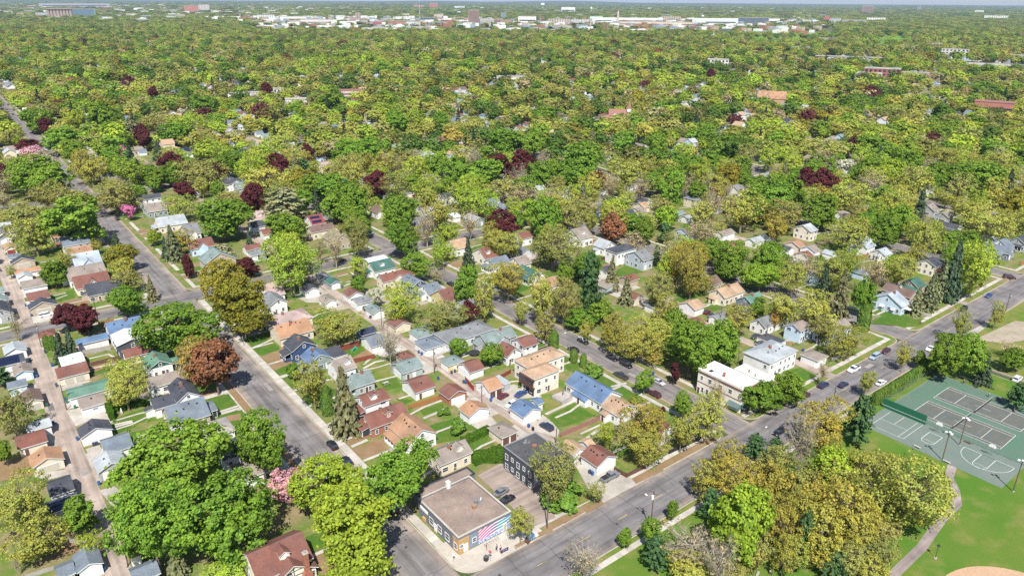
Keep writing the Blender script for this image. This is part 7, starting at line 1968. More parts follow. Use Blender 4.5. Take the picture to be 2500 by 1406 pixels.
def gable_roof(sx, sy, axis, eave, slope, rm, th=.17):
 """roof slab over footprint sx x sy (outer eaves), ridge along axis, local origin at centre"""
 b = MB(); hw = (sy if axis == 'x' else sx) / 2; hl = (sx if axis == 'x' else sy) / 2
 rz = eave + hw * slope
 prof = [(-hw, eave), (0, rz), (hw, eave), (hw, eave + th), (0, rz + th), (-hw, eave + th)]
 b.extrude(prof, -hl, hl, axis, 0, mcap=1, medge=[1, 1, 1, 0, 0, 1])
 return b.mesh('roof', [rm, M_TRIM]), rz + th
def hip_roof(sx, sy, eave, slope, rm, th=.17):
 b = MB(); h = min(sx, sy) / 2; z = eave + h * slope + th; e = eave + th
 x, y = sx / 2, sy / 2
 if sx >= sy: r = ((-(x - h), 0, z), (x - h, 0, z))
 else: r = ((0, -(y - h), z), (0, y - h, z))
 A, B, C_, D = (-x, -y, e), (x, -y, e), (x, y, e), (-x, y, e)
 if sx >= sy:
  b.poly([A, B, r[1], r[0]]); b.poly([B, C_, r[1]]); b.poly([C_, D, r[0], r[1]]); b.poly([D, A, r[0]])
 else:
  b.poly([A, B, r[0]]); b.poly([B, C_, r[1], r[0]]); b.poly([C_, D, r[1]]); b.poly([D, A, r[0], r[1]])
 lo = [(p[0], p[1], eave) for p in (A, B, C_, D)]; up = [A, B, C_, D]
 for k in range(4): b.poly([lo[k], lo[(k + 1) % 4], up[(k + 1) % 4], up[k]], 1)
 b.poly(lo[::-1], 1)
 return b.mesh('roof', [rm, M_TRIM]), z
def gable_walls(sx, sy, axis, eave, slope, wm, inset=.38, gm=None):
 b = MB(); x, y = sx / 2 - inset, sy / 2 - inset
 h = eave + inset * slope - .01
 hw = y if axis == 'x' else x; hl = x if axis == 'x' else y; rz = eave + (hw + inset) * slope - .01
 if gm is None:
  b.extrude([(-hw, 0), (hw, 0), (hw, h), (0, rz), (-hw, h)], -hl, hl, axis)
  return b.mesh('wall', wm)
 b.box(-x, -y, 0, x, y, h - .05); b.extrude([(-hw - .03, h - .05), (hw + .03, h - .05), (0, rz)], -hl - .03, hl + .03, axis, 1)
 return b.mesh('wall', [wm, gm])
VENT = None
def roof_bits(root, roof, sx, sy, axis, eave, slope, ex, rr, kind):
 """chimney, pipes and solar panels as pieces of the roof"""
 hw = (sy if axis == 'x' else sx) / 2; hl = (sx if axis == 'x' else sy) / 2
 P = lambda u, t: (t, u) if axis == 'x' else (u, t)
 zt = lambda u: eave + (hw - abs(u)) * slope + .17
 if 'chim' in ex or 'chimcream' in ex:
  u, t = -.12 * hw, rr.uniform(-.25, .35) * hl
  x, y = P(u, t); z = zt(0) + .75
  b = MB(); b.box(-.38, -.38, zt(u) - 1.0 - z, .38, .38, 0); b.box(-.45, -.45, -.16, .45, .45, .0, 1)
  b.box(-.16, -.16, 0, .16, .16, .22, 1)
  b.build('chimney', [M_BRICK if 'chim' in ex else wallm('cream'), M_CONC], roof, (x, y, z))
 n = 4 if 'vents' in ex else (1 if rr.random() < .5 else 0)
 me = cached('vent', lambda: (lambda b: (b.box(-.19, -.19, -.25, .19, .19, .24), b.mesh('roof_vent', M_DARK))[1])(MB()))
 for k in range(n):
  u = -rr.uniform(.15, .45) * hw; t = (-.7 + 1.4 * (k + .5) / max(n, 1) + rr.uniform(-.1, .1)) * hl
  obj('roof_vent', me, roof, (*P(u, t), zt(u) + .02))
 if 'solar' in ex or 'solar2' in ex:
  me = cached('solar', lambda: (lambda b: (b.box(-.5, -.8, 0, .5, .8, .05), b.mesh('solar_panel', mat('solar_cell', (.012, .016, .045), .18, 0, spec=.7)))[1])(MB()))
  a = math.atan(slope)
  nx = max(2, int((2 * hl - 1.6) / 1.06)); 
  for k in range(nx):
   for j in range(2):
    t = -hl + .9 + k * 1.04 + .3; u = -hw * (.72 - .42 * j)
    o = obj('solar_panel', me, roof, (*P(u, t), zt(u) + .09))
    o.rotation_euler = (a, 0, 0) if axis == 'x' else (a, 0, R(-90))
def dormer(root, sx, sy, axis, eave, slope, rm, wm, rr, t=0.1, wd=2.4):
 hw = (sy if axis == 'x' else sx) / 2
 u0 = -.62 * hw; zb = eave + (hw - abs(u0)) * slope; ht = 1.25
 hwd = wd / 2; zr = zb + ht + hwd * .55; u1 = -(hw - (zr - eave) / slope) if (zr - eave) / slope < hw else -.02 * hw
 b = MB(); b.extrude([(-hwd + .15, zb - .5), (hwd - .15, zb - .5), (hwd - .15, zb + ht), (0, zb + ht + hwd * .52), (-hwd + .15, zb + ht)], u0, u1, 'y')
 rz = 0 if axis == 'x' else R(-90)
 loc = (t, 0, 0) if axis == 'x' else (0, t, 0)
 d = b.build('dormer', wm, root, loc, rz)
 b = MB(); b.extrude([(-hwd, zb + ht - .08), (0, zb + ht + hwd * .55), (hwd, zb + ht - .08), (hwd, zb + ht + .06), (0, zb + ht + hwd * .55 + .15), (-hwd, zb + ht + .06)], u0 - .3, u1, 'y', 0, mcap=1, medge=[1, 1, 1, 0, 0, 1])
 b.build('dormer_roof', [rm, M_TRIM], d)
 f, p = window_mesh(.8, .9)
 wo = obj('dormer_window', f, d, (0, u0 - .005, zb + ht * .52))
def cross_gable(root, sx, sy, axis, eave, slope, rm, wm, rr, t=0., frac=.46):
 hw = (sy if axis == 'x' else sx) / 2; L = (sx if axis == 'x' else sy) * frac / 2
 sl = min(slope * hw / L * .86, 1.0); zr = eave + L * sl
 rz = 0 if axis == 'x' else R(-90); loc = (t, 0, 0) if axis == 'x' else (0, t, 0)
 b = MB(); b.extrude([(-L + .3, 0), (L - .3, 0), (L - .3, eave + .3 * sl), (0, zr - .02), (-L + .3, eave + .3 * sl)], -hw - .12, -.2 * hw, 'y')
 g = b.build('gable_wall', wm, root, loc, rz)
 b = MB(); b.extrude([(-L, eave), (0, zr), (L, eave), (L, eave + .16), (0, zr + .16), (-L, eave + .16)], -hw - .45, 0, 'y', 0, mcap=1, medge=[1, 1, 1, 0, 0, 1])
 b.build('gable_roof', [rm, M_TRIM], root, loc, rz)
 f, p = window_mesh(.8, 1.0)
 wo = obj('gable_window', f, g, (0, -hw - .125, eave + (zr - eave) * .42)); 
def faces(cx, cy, x, y):
 """the wall faces that look towards the camera: (centre, normal rotation, length along, name)"""
 F = [((0, -y), 0., 2 * x)]
 if cx > 2: F.append(((-x, 0), R(-90), 2 * y))
 else: F.append(((x, 0), R(90), 2 * y))
 return F
def bdesc(kind, rk, wk, eave, ex, n):
 n = {'house': 'house', 'garage': 'garage', 'garden_shed': 'shed'}.get(n, n.replace('_', ' '))
 form = {'gx': 'gable', 'gy': 'gable', 'h': 'hip', 'f': 'flat'}[kind]; e = ex.split()
 extra = ' with solar panels' if 'solar' in ex else ' with two doors' if 'door2' in e else ' with dormer' if 'dormer' in e else ' with cross gable' if 'crossgable' in e else ''
 return ('two storey ' if eave > 4.5 and n == 'house' else '') + '%s %s under %s %s roof%s' % (WN[wk], n, RN[rk], form, extra)
def building(rec):
 cx, cy, sx, sy, eave, kind, rk, wk, typ, ex, label, far = rec
 name, cat = BNM.get(typ, typ), BCAT.get(typ, typ)
 group = {'house': 'houses of the neighbourhood', 'garage': 'alley garages', 'garden_shed': 'garden sheds'}.get(name)
 if '@' in label: a, b_ = label.split('@'); label = (a + bdesc(kind, rk, wk, eave, ex, name) + ' ' + b_).strip()
 rr = random.Random(int(cx * 13 + cy * 7))
 ex = ex.split()
 rm, wm = roofm(rk), wallm(wk)
 attach = typ in ('porch', 'annex', 'annex2')
 if attach:
  root = building.last; ox, oy = cx - root.location.x, cy - root.location.y
  root2 = obj('porch' if typ == 'porch' else 'annex', None, root, (ox, oy, 0))
 else:
  root = root2 = thing(name, label, cat, (cx, cy, 0), 0, group); building.last = root
 axis = 'x' if kind == 'gx' else 'y'
 slope = {'garage': .46, 'shed': .4, 'porch': .3, 'annex2': .3}.get(typ, rr.uniform(.56, .68))
 if kind == 'h': slope = .42
 if rk == 'white' or rk == 'green' and typ == 'garage': slope = .26
 if eave > 4.5: slope = min(slope, .5)
 if 'tudor' in ex: slope = .62
 x, y = sx / 2 - .38, sy / 2 - .38
 pre = 'annex_' if typ.startswith('annex') else 'porch_' if typ == 'porch' else ''
 if kind in ('gx', 'gy'):
  gm = roofm('dgreen') if 'gdark' in ex else None
  W = obj(pre + 'wall', gable_walls(sx, sy, axis, eave, slope, wm, gm=gm), root2)
  me, rz = gable_roof(sx, sy, axis, eave, slope, rm)
  RF = obj(pre + 'roof', me, root2)
 elif kind == 'h':
  b = MB(); b.box(-x, -y, 0, x, y, eave); W = b.build(pre + 'wall', wm, root2)
  me, rz = hip_roof(sx, sy, eave, slope, rm); RF = obj(pre + 'roof', me, root2)
 else:
  flat_building(rec, root2, pre, rr, ex); return root
 if not far or rr.random() < .4: roof_bits(root2, RF, sx, sy, axis if kind != 'h' else ('x' if sx > sy else 'y'), eave, slope, ex, rr, kind)
 if 'dormer' in ex: dormer(root2, sx, sy, axis, eave, slope, rm, wm, rr, rr.uniform(-.1, .25) * (sx if axis == 'x' else sy))
 if 'crossgable' in ex: cross_gable(root2, sx, sy, axis, eave, slope, rm, wm, rr)
 if 'crossright' in ex: cross_gable(root2, sx, sy, axis, eave, slope, rm, wm, rr, (sx if axis == 'x' else sy) * .32, .3)
 fs = faces(cx, cy, x, y)
 if typ in ('garage', 'shed', 'porch', 'annex2'):
  if typ == 'garage':
   if any(k in ex for k in ('door', 'doorred', 'doorbrown', 'door2')):
    m = mat('red_door', (.25, .05, .045), .7) if 'doorred' in ex else M_DOORB if 'doorbrown' in ex else M_TAN if wk in ('tan', 'cream') else M_DOORW
    if 'door2' in ex or 'doorbrown' in ex:
     wd = min(2.5, x * .82)
     for s in (-1, 1): obj('garage_door', garage_door_mesh(wd, 2.1, m), root2, (s * (wd / 2 + .25), -y, .02))
    else:
     wd = min(4.6, 2 * x - 1.2); obj('garage_door', garage_door_mesh(wd, 2.1, m), root2, (0, -y, .02))
   elif rr.random() < .6 and not far:
    f = fs[1]; wd = min(4.2, f[2] - 1.4)
    obj('garage_door', garage_door_mesh(wd, 2.1, M_DOORW), root2, (f[0][0], f[0][1], .02), f[1])
    if rr.random() < .7: obj('door', door_mesh(M_DOORW), root2, (rr.uniform(-.4, .4) * x, -y, .02), 0)
   if 'sidedoor' in ex: obj('door', door_mesh(M_DOORB), root2, (-x * .5, -y, .02), 0)
   if 'sidewin' in ex: window(root2, .1 * x, -y, 1.7, 0, 1.3, .5)
  elif typ == 'porch':
   for k in range(max(2, int(2 * x / 1.6))): window(root2, -x + .9 + k * 1.6, -y, 1.4, 0, 1.1, 1.1)
  return root
 rows = [1.55] + ([4.25] if eave > 4.5 else [])
 for (c, a, ln) in fs:
  n = max(1, int(ln / (2.5 if not far else 3.4)))
  for z in rows:
   for k in range(n):
    if rr.random() < (.18 if not far else .35): continue
    t = -ln / 2 + ln * (k + .5) / n + rr.uniform(-.25, .25)
    wd = rr.choice((.8, .95, .95, 1.6))
    px, py = (c[0] + t, c[1]) if a == 0 else (c[0], c[1] + t)
    window(root2, px, py, z, a, wd, 1.25 if z < 3 else 1.15)
 if kind == 'gy' and eave < 4.8: window(root2, 0, -y - (.03 if 'gdark' in ex else 0), eave + min(x * slope * .42, 1.3), 0, .8, 1.0)
 elif kind == 'gx' and cx > 2 and eave < 4.8: window(root2, -x, 0, eave + min(y * slope * .42, 1.3), R(-90), .8, 1.0)
 if rr.random() < .8 and 'tudor' not in ex: obj('door', door_mesh(M_DOORW if rr.random() < .5 else M_DOORB), root2, (rr.uniform(-.7, .7) * x, -y, .25), 0)
 if typ == 'house' and kind != 'f' and not any(q in ex for q in ('porchE', 'awn', 'tudor', 'porchbrown')) and eave < 4.7 and not far and cx > 4:
  av = min(STX, key=lambda q: abs(q - cx)); fw = y * rr.uniform(.55, .95); dp = rr.uniform(1.7, 2.5)
  if cx > av and rr.random() < .75:      # glazed or open porch towards the avenue
   b = MB(); b.extrude([(-x - dp - .3, 2.45), (-x + .1, 3.05), (-x + .1, 3.17), (-x - dp - .3, 2.58)], -fw - .2, fw + .2, 'y', 0, mcap=1); b.build('porch_roof', [rm, M_TRIM], root2)
   b = MB(); b.box(-x - dp, -fw, 0, -x, fw, .55 if rr.random() < .5 else .95); b.build('porch_base', wm, root2)
   if rr.random() < .6:
    b = MB(); b.box(-x - dp + .08, -fw + .08, .5, -x, fw - .08, 2.48); b.build('porch_glazing', M_GLASS, root2)
   n = max(2, int(fw * 2 / 1.4))
   for q in range(n + 1):
    b = MB(); yy = -fw + q * (2 * fw - .16) / n; b.box(-x - dp, yy, .5, -x - dp + .16, yy + .16, 2.52); b.build('porch_post', M_TRIM, root2)
   b = MB()
   for q in range(3): b.box(-x - dp - .3 * (q + 1), -.7, 0, -x - dp - .3 * q, .7, .5 - .16 * q)
   b.build('steps', M_CONC, root2)
  elif cx < av and rr.random() < .5:     # lean-to entry on the yard side
   fw *= .5; t = rr.uniform(-.4, .4) * y; b = MB(); b.extrude([(-x - dp, 2.25), (-x + .1, 2.8), (-x + .1, 2.92), (-x - dp, 2.38)], t - fw, t + fw, 'y', 0, mcap=1); b.build('entry_roof', [rm, M_TRIM], root2)
   b = MB(); b.box(-x - dp + .3, t - fw + .2, 0, -x, t + fw - .2, 2.35); b.build('entry', wm, root2)
   obj('door', door_mesh(M_DOORB), root2, (-x - dp + .3, t, .1), R(-90))
 if 'porchE' in ex:
  b = MB(); px0, px1 = x + .1, x + 2.6
  b.box(px0, -y * .55, 0, px1, y * .55, .5); b.build('porch_base', wm, root2)
  b = MB(); b.extrude([(-y * .62, 2.6), (0, 3.25), (y * .62, 2.6), (y * .62, 2.75), (0, 3.4), (-y * .62, 2.75)], px0 - .3, px1 + .35, 'x', 0, mcap=1, medge=[1, 1, 1, 0, 0, 1]); b.build('porch_roof', [rm, M_TRIM], root2)
  b = MB(); b.box(px0, -y * .55, .5, px1 - .08, y * .55, 2.66); b.build('porch_glazing', M_GLASS, root2)
  for k in range(5): 
   b = MB(); yy = -y * .55 + k * y * 1.1 / 4; b.box(px1 - .1, yy - .08, .5, px1 + .02, yy + .08, 2.7); b.build('porch_post', M_TRIM, root2)
  for k in range(3):
   b = MB(); xx = px0 + (k + .02) * (px1 - px0) / 2.1; b.box(xx, -y * .55 - .03, .5, xx + .14, -y * .55 + .06, 2.7); b.build('porch_post', M_TRIM, root2)
 if 'awn' in ex:
  for t in (-.5, .25):
   b = MB(); b.extrude([(0, 2.3), (-.9, 1.75), (-.9, 1.68), (0, 2.22)], -.8, .8, 'x'); b.build('awning', M_TRIM, root2, (-x, t * y, 0), R(-90))
  b = MB(); b.box(-x * .2, -y - 2.2, 2.3, x * .7, -y, 2.45); b.build('porch_roof', M_TRIM, root2)
 if 'porchbrown' in ex:
  b = MB(); b.extrude([(-y - 2.2, 2.5), (-y, 3.1), (-y, 3.25), (-y - 2.2, 2.66)], -x, x * .6, 'x'); b.build('porch_roof', roofm('rbrown'), root2)
 if 'tudor' in ex:
  tim = mat('dark_timber', (.10, .07, .055), .8)
  b = MB(); xx = 1.2; hw = 4.6; z0 = 2.9
  b.extrude([(xx - hw, 0), (xx + hw, 0), (xx + hw, z0), (xx, z0 + hw * .60), (xx - hw, z0)], -y - 1.3, 0, 'y'); b.build('gable_wall', wm, root2)
  b = MB(); b.extrude([(xx - hw - .5, z0 - .25), (xx, z0 + hw * .62), (xx + hw + .5, z0 - .25), (xx + hw + .5, z0 - .07), (xx, z0 + hw * .62 + .18), (xx - hw - .5, z0 - .07)], -y - 1.9, 0, 'y', 0, mcap=1, medge=[1, 1, 1, 0, 0, 1]); b.build('gable_roof', [rm, M_TRIM], root2)
  for q in ((xx - hw, 2.75, xx + hw, 2.95), (xx - 2.9, 4.0, xx + 2.9, 4.16)):
   b = MB(); b.box(q[0], -y - 1.36, q[1], q[2], -y - 1.29, q[3]); b.build('timber', tim, root2)
  for q in (xx - 2.3, xx - .1, xx + 2.1):
   b = MB(); b.box(q, -y - 1.36, 2.95, q + .16, -y - 1.29, 4.0 if abs(q - xx) > 1 else 5.2); b.build('timber', tim, root2)
  b = MB(); b.box(-1.0, -.9, 0, 1.0, .25, 2.6); b.frustum((-1.0, -.9, 1.0, .25), (-.5, -.8, .5, .2), 2.6, 3.4); b.box(-.5, -.8, 3.4, .5, .2, 7.6); b.box(-.58, -.88, 7.6, .58, .28, 7.8, 1); b.box(-.2, -.5, 7.8, .05, -.1, 8.3, 1)
  b.build('chimney', [M_BRICK, M_CONC], root2, (xx + 2.6, -y - 1.3, 0))
  for q, zz in ((-1.6, 1.5), (.4, 1.5), (-.9, 3.5)): window(root2, xx + q, -y - 1.30, zz, 0, 1.0, 1.3)
  window(root2, xx + 4.0, -y - 1.30, 1.6, 0, .7, 1.0)
 return root
building.last = None
def coping(root, x, y, z0, z1, wd, m, nm='coping'):
 for q in ((-x, -y, x, -y + wd), (-x, y - wd, x, y), (-x, -y + wd, -x + wd, y - wd), (x - wd, -y + wd, x, y - wd)):
  b = MB(); b.box(q[0], q[1], z0, q[2], q[3], z1); b.build(nm, m, root)
def fan_unit(root, x, y, z):
 b = MB(); b.tube((0, 0, 0), (0, 0, 1.0), .34, .34, 10); b.tube((0, 0, 1.0), (0, 0, 1.25), .45, .45, 10); b.build('exhaust_duct', M_STEEL, root, (x, y, z))
 b = MB(); b.frustum((-.7, -.5, .9, .5), (-.5, -.4, .6, .4), 0, .7); b.tube((.1, 0, .7), (.6, .3, 1.1), .3, .25, 8); b.build('fan_housing', M_STEEL, root, (x + 1.0, y - .2, z))
 b = MB(); b.box(-.55, -.4, 0, .55, .4, .85); b.build('roof_hatch', mat('hatch_brown', (.30, .19, .13), .85, .15, 2, 8), root, (x - 1.0, y - .9, z))
def flat_building(rec, root, pre, rr, ex):
 cx, cy, sx, sy, eave, kind, rk, wk, typ, exs, label, far = rec
 rm, wm = roofm(rk), wallm(wk); x, y = sx / 2, sy / 2
 b = MB(); b.box(-x + .05, -y + .05, 0, x - .05, y - .05, eave - .56); b.build(pre + 'wall', wm, root)
 if typ in ('shop', 'annex', 'flat', 'whiteb', 'annex2'):
  par = {'shop': .42, 'annex': .35, 'flat': .2, 'whiteb': .45, 'annex2': .25}[typ]
  b = MB(); b.box(-x + .3, -y + .3, eave - .55, x - .3, y - .3, eave - par); RF = b.build(pre + 'roof', rm, root)
  pm = wm if typ != 'shop' else wm
  coping(root, x, y, eave - .57, eave - .06, .34, wm, pre + 'parapet')
  coping(root, x + .06, y + .06, eave - .055, eave + .07, .46 if typ == 'shop' else .36, M_CONCB if typ == 'shop' else {'flat': M_STEEL, 'annex': M_DARK}.get(typ, M_TRIM), pre + 'coping')
  if typ == 'annex2':
   b = MB(); b.tube((0, 0, 0), (0, 0, 1.0), .22); b.build('chimney', M_BRICK, root, (-x * .2, y * .3, eave - .25))
   b = MB(); b.tube((0, 0, 0), (0, 0, .9), .2); b.build('chimney', M_BRICK, root, (-x * .5, -y * .2, eave - .25))
  if typ == 'annex':
   b = MB(); b.tube((0, 0, 0), (0, 0, .5), .14); b.build('roof_vent', M_STEEL, RF, (x * .35, y * .1, eave - .35))
 else:
  b = MB(); b.box(-x, -y, eave - .25, x, y, eave - .05); b.box(-x - .04, -y - .04, eave - .3, x + .04, y + .04, eave - .12, 1)
  b.build(pre + 'roof', [rm, M_TRIM], root)
 if typ == 'porch' and pre:
  for k in range(4): window(root, -x + .9 + k * (2 * x - 1.2) / 3.6, -y + .05, 1.4, 0, 1.0, 1.3)
  for k in range(3): window(root, -x + .05, -y + 1.2 + k * (2 * y - 2) / 3, 1.4, R(-90), 1.0, 1.3)
 if typ == 'shop': shop_front(root, x, y, eave)
 if typ == 'flat':
  for z in (1.25, 4.15):
   for k in range(6):
    t = y - 1.4 - k * 2.35
    if k == 5 and z < 2: continue
    window(root, -x + .05, t, z + (.0 if k % 2 == 0 else .35), R(-90), .75 if k % 2 else 1.0, 1.0 if k % 2 else 1.5)
   for k in range(3): window(root, -x * .6 + k * x * .6, -y + .05, z, 0, 1.1, 1.4)
  for k in range(3):
   b = MB(); b.box(-.5, -.25, 0, .5, .25, .5); b.build('air_conditioner', M_STEEL, root, (-x - .1, y - 2.2 - k * 3.1, 0.1), R(90))
  b = MB(); b.tube((0, 0, 0), (0, 0, .8), .3, .3, 10); b.box(-.9, -.5, 0, -.2, .1, .4); b.box(.3, -.9, 0, .7, -.4, .35); b.build('roof_vent', M_STEEL, root, (x * .1, y * .75, eave - .2))
  b = MB(); b.box(-.6, -.45, 0, .6, .45, .3); b.build('roof_hatch', M_BRICK, root, (x * .25, y * .42, eave - .2))
  for q in range(5):
   b = MB(); b.tube((0, 0, 0), (0, 0, .5), .09); b.build('roof_vent', M_DARK, root, (rr.uniform(-.8, .6) * x, rr.uniform(-.7, .8) * y, eave - .2))
 if typ == 'whiteb':
  band = mat('cornice_brown', (.16, .085, .07), .8, .1)
  b = MB(); b.box(-x - .12, -y - .12, eave - 1.1, x + .1, -y + .05, eave - .55); b.box(-x - .12, -y + .05, eave - 1.1, -x + .05, y, eave - .55); b.build('cornice', band, root)
  b = MB(); b.box(-x - .05, -y - .05, 3.9, x, -y + .05, 4.1); b.box(-x - .05, -y + .05, 3.9, -x + .05, y, 4.1); b.build('belt_course', band, root)
  for t in (.8, .42, -.05, -.5): window(root, -x + .05, t * y, 5.6, R(-90), 1.2 if t < .6 else .8, 1.3)
  for t in (-.55, .45): window(root, t * x, -y + .05, 5.6, 0, 1.5, 1.4)
  for t in (.72, .5): window(root, -x + .05, t * y, 1.7, R(-90), .8, 1.7)
  obj('door', door_mesh(M_DOORB), root, (-x + .05, y * .9, .05), R(-90))
  aw = mat('awning_green', (.09, .14, .14), .8, .15, 1, 12)
  b = MB(); b.extrude([(0, 2.9), (-1.3, 2.0), (-1.3, 1.7), (0, 1.7)], -x * .95, x * .5, 'x'); b.build('awning', aw, root, (0, -y, 0))
  b = MB(); b.extrude([(0, 2.9), (-1.3, 2.0), (-1.3, 1.7), (0, 1.7)], -2.0, 2.2, 'x'); b.build('awning', aw, root, (-x, -y + 2.0, 0), R(-90))
  b = MB(); b.box(-x * .9, -y - .02, .2, x * .4, -y + .06, 1.7); b.build('shop_window', M_GLASS, root)
  b = MB(); b.box(-.3, -.3, 0, .3, .3, 1.5); b.build('chimney', M_BRICK, root, (-x * .35, y * .05, eave - .5))
  b = MB(); b.box(-.7, -.5, 0, .7, .5, .25); b.build('roof_hatch', M_DARK, root, (-x * .4, y * .62, eave - .5))
  b = MB(); b.box(-x - .02, y * .1 - 1.3, 4.45, -x + .08, y * .1 + 1.3, 5.0); 
 if typ == 'carport':
  pass
def shop_front(root, x, y, eave):
 tan = mat('shop_entrance_ochre', (.44, .28, .13), .8, .1); M_SH = wallm('shopgray')
 blu = mat('shop_panel_bluegray', (.20, .24, .30), .8, .06)
 b = MB(); b.box(-x - .02, -y - .02, 0, -x + 2.9, -y + .06, 3.9); b.box(-x - .02, -y + .06, 0, -x + .06, -y + 2.2, 3.9); b.build('entrance_cladding', tan, root)
 obj('door', door_mesh(M_DOORW), root, (-x + 1.9, -y - .02, .05), 0)
 window(root, -x + .8, -y - .03, 2.0, 0, .8, .8); window(root, -x - .02, -y + 1.1, 1.7, R(-90), 1.1, 1.5)
 b = MB(); b.box(-x + 3.0, -y - .01, 0, -x + 5.4, -y + .06, 3.7); b.build('wall_panel', blu, root)
 window(root, -x + 4.2, -y - .02, 2.0, 0, .9, 1.1)
 for k, t in enumerate((-.42, -.05, .36)):
  window(root, -x + .05, t * y - .3, 1.8, R(-90), 1.5, 1.7)
 b = MB(); b.box(-x - .1, y * .5, 2.6, -x + .06, y * .5 + 3.2, 3.4); b.build('sign_panel', mat('sign_white', (.75, .77, .78), .6, .04), root)
 obj('door', door_mesh(M_DOORW), root, (-x + .05, y * .12, .05), R(-90))
 b = MB(); b.box(-x - .35, y * .62, .1, -x + .05, y * .62 + 1.1, 1.0); b.build('planter_box', tan, root)
 obj('door', door_mesh(M_TAN), root, (x - 1.9, -y - .045, .05), 0)
 fan_unit(root, x * .36, y * -.12, eave - .45)
 b = MB(); b.box(-.42, -.42, 0, .42, .42, 1.7); b.box(-.5, -.5, 1.7, .5, .5, 1.85); b.build('chimney', M_TRIM, root, (x * .1, y - .6, eave - .3))
 x0, x1, z1 = -x + 5.4, x - .1, 3.75
 m, t, p = new_mat('mural_paint')
 tc = t.nodes.new('ShaderNodeTexCoord'); sx = t.nodes.new('ShaderNodeSeparateXYZ'); t.links.new(tc.outputs['Object'], sx.inputs[0])
 def mth(op, a, b=None):
  n = t.nodes.new('ShaderNodeMath'); n.operation = op
  for i, v in ((0, a), (1, b)):
   if v is None: continue
   if isinstance(v, (int, float)): n.inputs[i].default_value = v
   else: t.links.new(v, n.inputs[i])
  return n.outputs[0]
 X, Z = sx.outputs[0], sx.outputs[2]
 wob = mth('MULTIPLY', mth('SINE', mth('MULTIPLY', X, .55)), .55)
 dgl = mth('SUBTRACT', mth('SUBTRACT', Z, mth('MULTIPLY', X, .34)), wob)      # diagonal bands
 st = mth('FRACT', mth('MULTIPLY', dgl, 1.25))
 white = mth('LESS_THAN', st, .36)
 rmp = t.nodes.new('ShaderNodeValToRGB'); rmp.color_ramp.interpolation = 'LINEAR'
 e = rmp.color_ramp.elements
 e[0].position = .0; e[0].color = (.62, .10, .22, 1); e[1].position = 1; e[1].color = (.03, .25, .55, 1)
 for ps, c in ((.28, (.55, .12, .28, 1)), (.5, (.22, .16, .32, 1)), (.68, (.04, .42, .40, 1)), (.85, (.03, .32, .50, 1))):
  k = e.new(ps); k.color = c
 t.links.new(mth('DIVIDE', X, x1 - x0), rmp.inputs[0])
 vo = t.nodes.new('ShaderNodeTexVoronoi'); vo.feature = 'DISTANCE_TO_EDGE'; vo.inputs['Scale'].default_value = 2.2
 t.links.new(tc.outputs['Object'], vo.inputs['Vector'])
 lace = mth('LESS_THAN', vo.outputs['Distance'], .10)
 low = mth('LESS_THAN', mth('SUBTRACT', Z, mth('MULTIPLY', X, .05)), .8)
 def mix(f, a, b):
  n = t.nodes.new('ShaderNodeMix'); n.data_type = 'RGBA'
  t.links.new(f, n.inputs[0])
  for i, v in ((6, a), (7, b)):
   if isinstance(v, tuple): n.inputs[i].default_value = v
   else: t.links.new(v, n.inputs[i])
  return n.outputs[2]
 lacec = mix(lace, (.10, .18, .48, 1), (.62, .68, .78, 1))
 band = mix(white, rmp.outputs[0], (.76, .72, .74, 1))
 dk = mth('MULTIPLY', lace, mth('GREATER_THAN', st, .80))
 band = mix(dk, band, (.07, .06, .10, 1))
 t.links.new(mix(low, band, lacec), p.inputs['Base Color']); p.inputs['Roughness'].default_value = .8
 b = MB(); b.box(0, -.03, 0, x1 - x0, .02, z1); b.build('mural', m, root, (x0, -y + .02, .05))
BUILDINGS = [(*map(float, q[:5]), *q[5:11], int(q[11])) for q in (l.split('|') for l in BUILDINGS.strip().split('\n'))]
for rec in BUILDINGS: building(rec)
def ragged(x0, y0, x1, y1, rr, j=.5):
 P = []
 for (a, b_), (c, d) in zip(((x0, y0), (x1, y0), (x1, y1), (x0, y1)), ((x1, y0), (x1, y1), (x0, y1), (x0, y0))):
  for t in (0, .33, .66): P.append((a + (c - a) * t + rr.uniform(-j, j), b_ + (d - b_) * t + rr.uniform(-j, j)))
 return P
ZI = 0
PLANTS = []
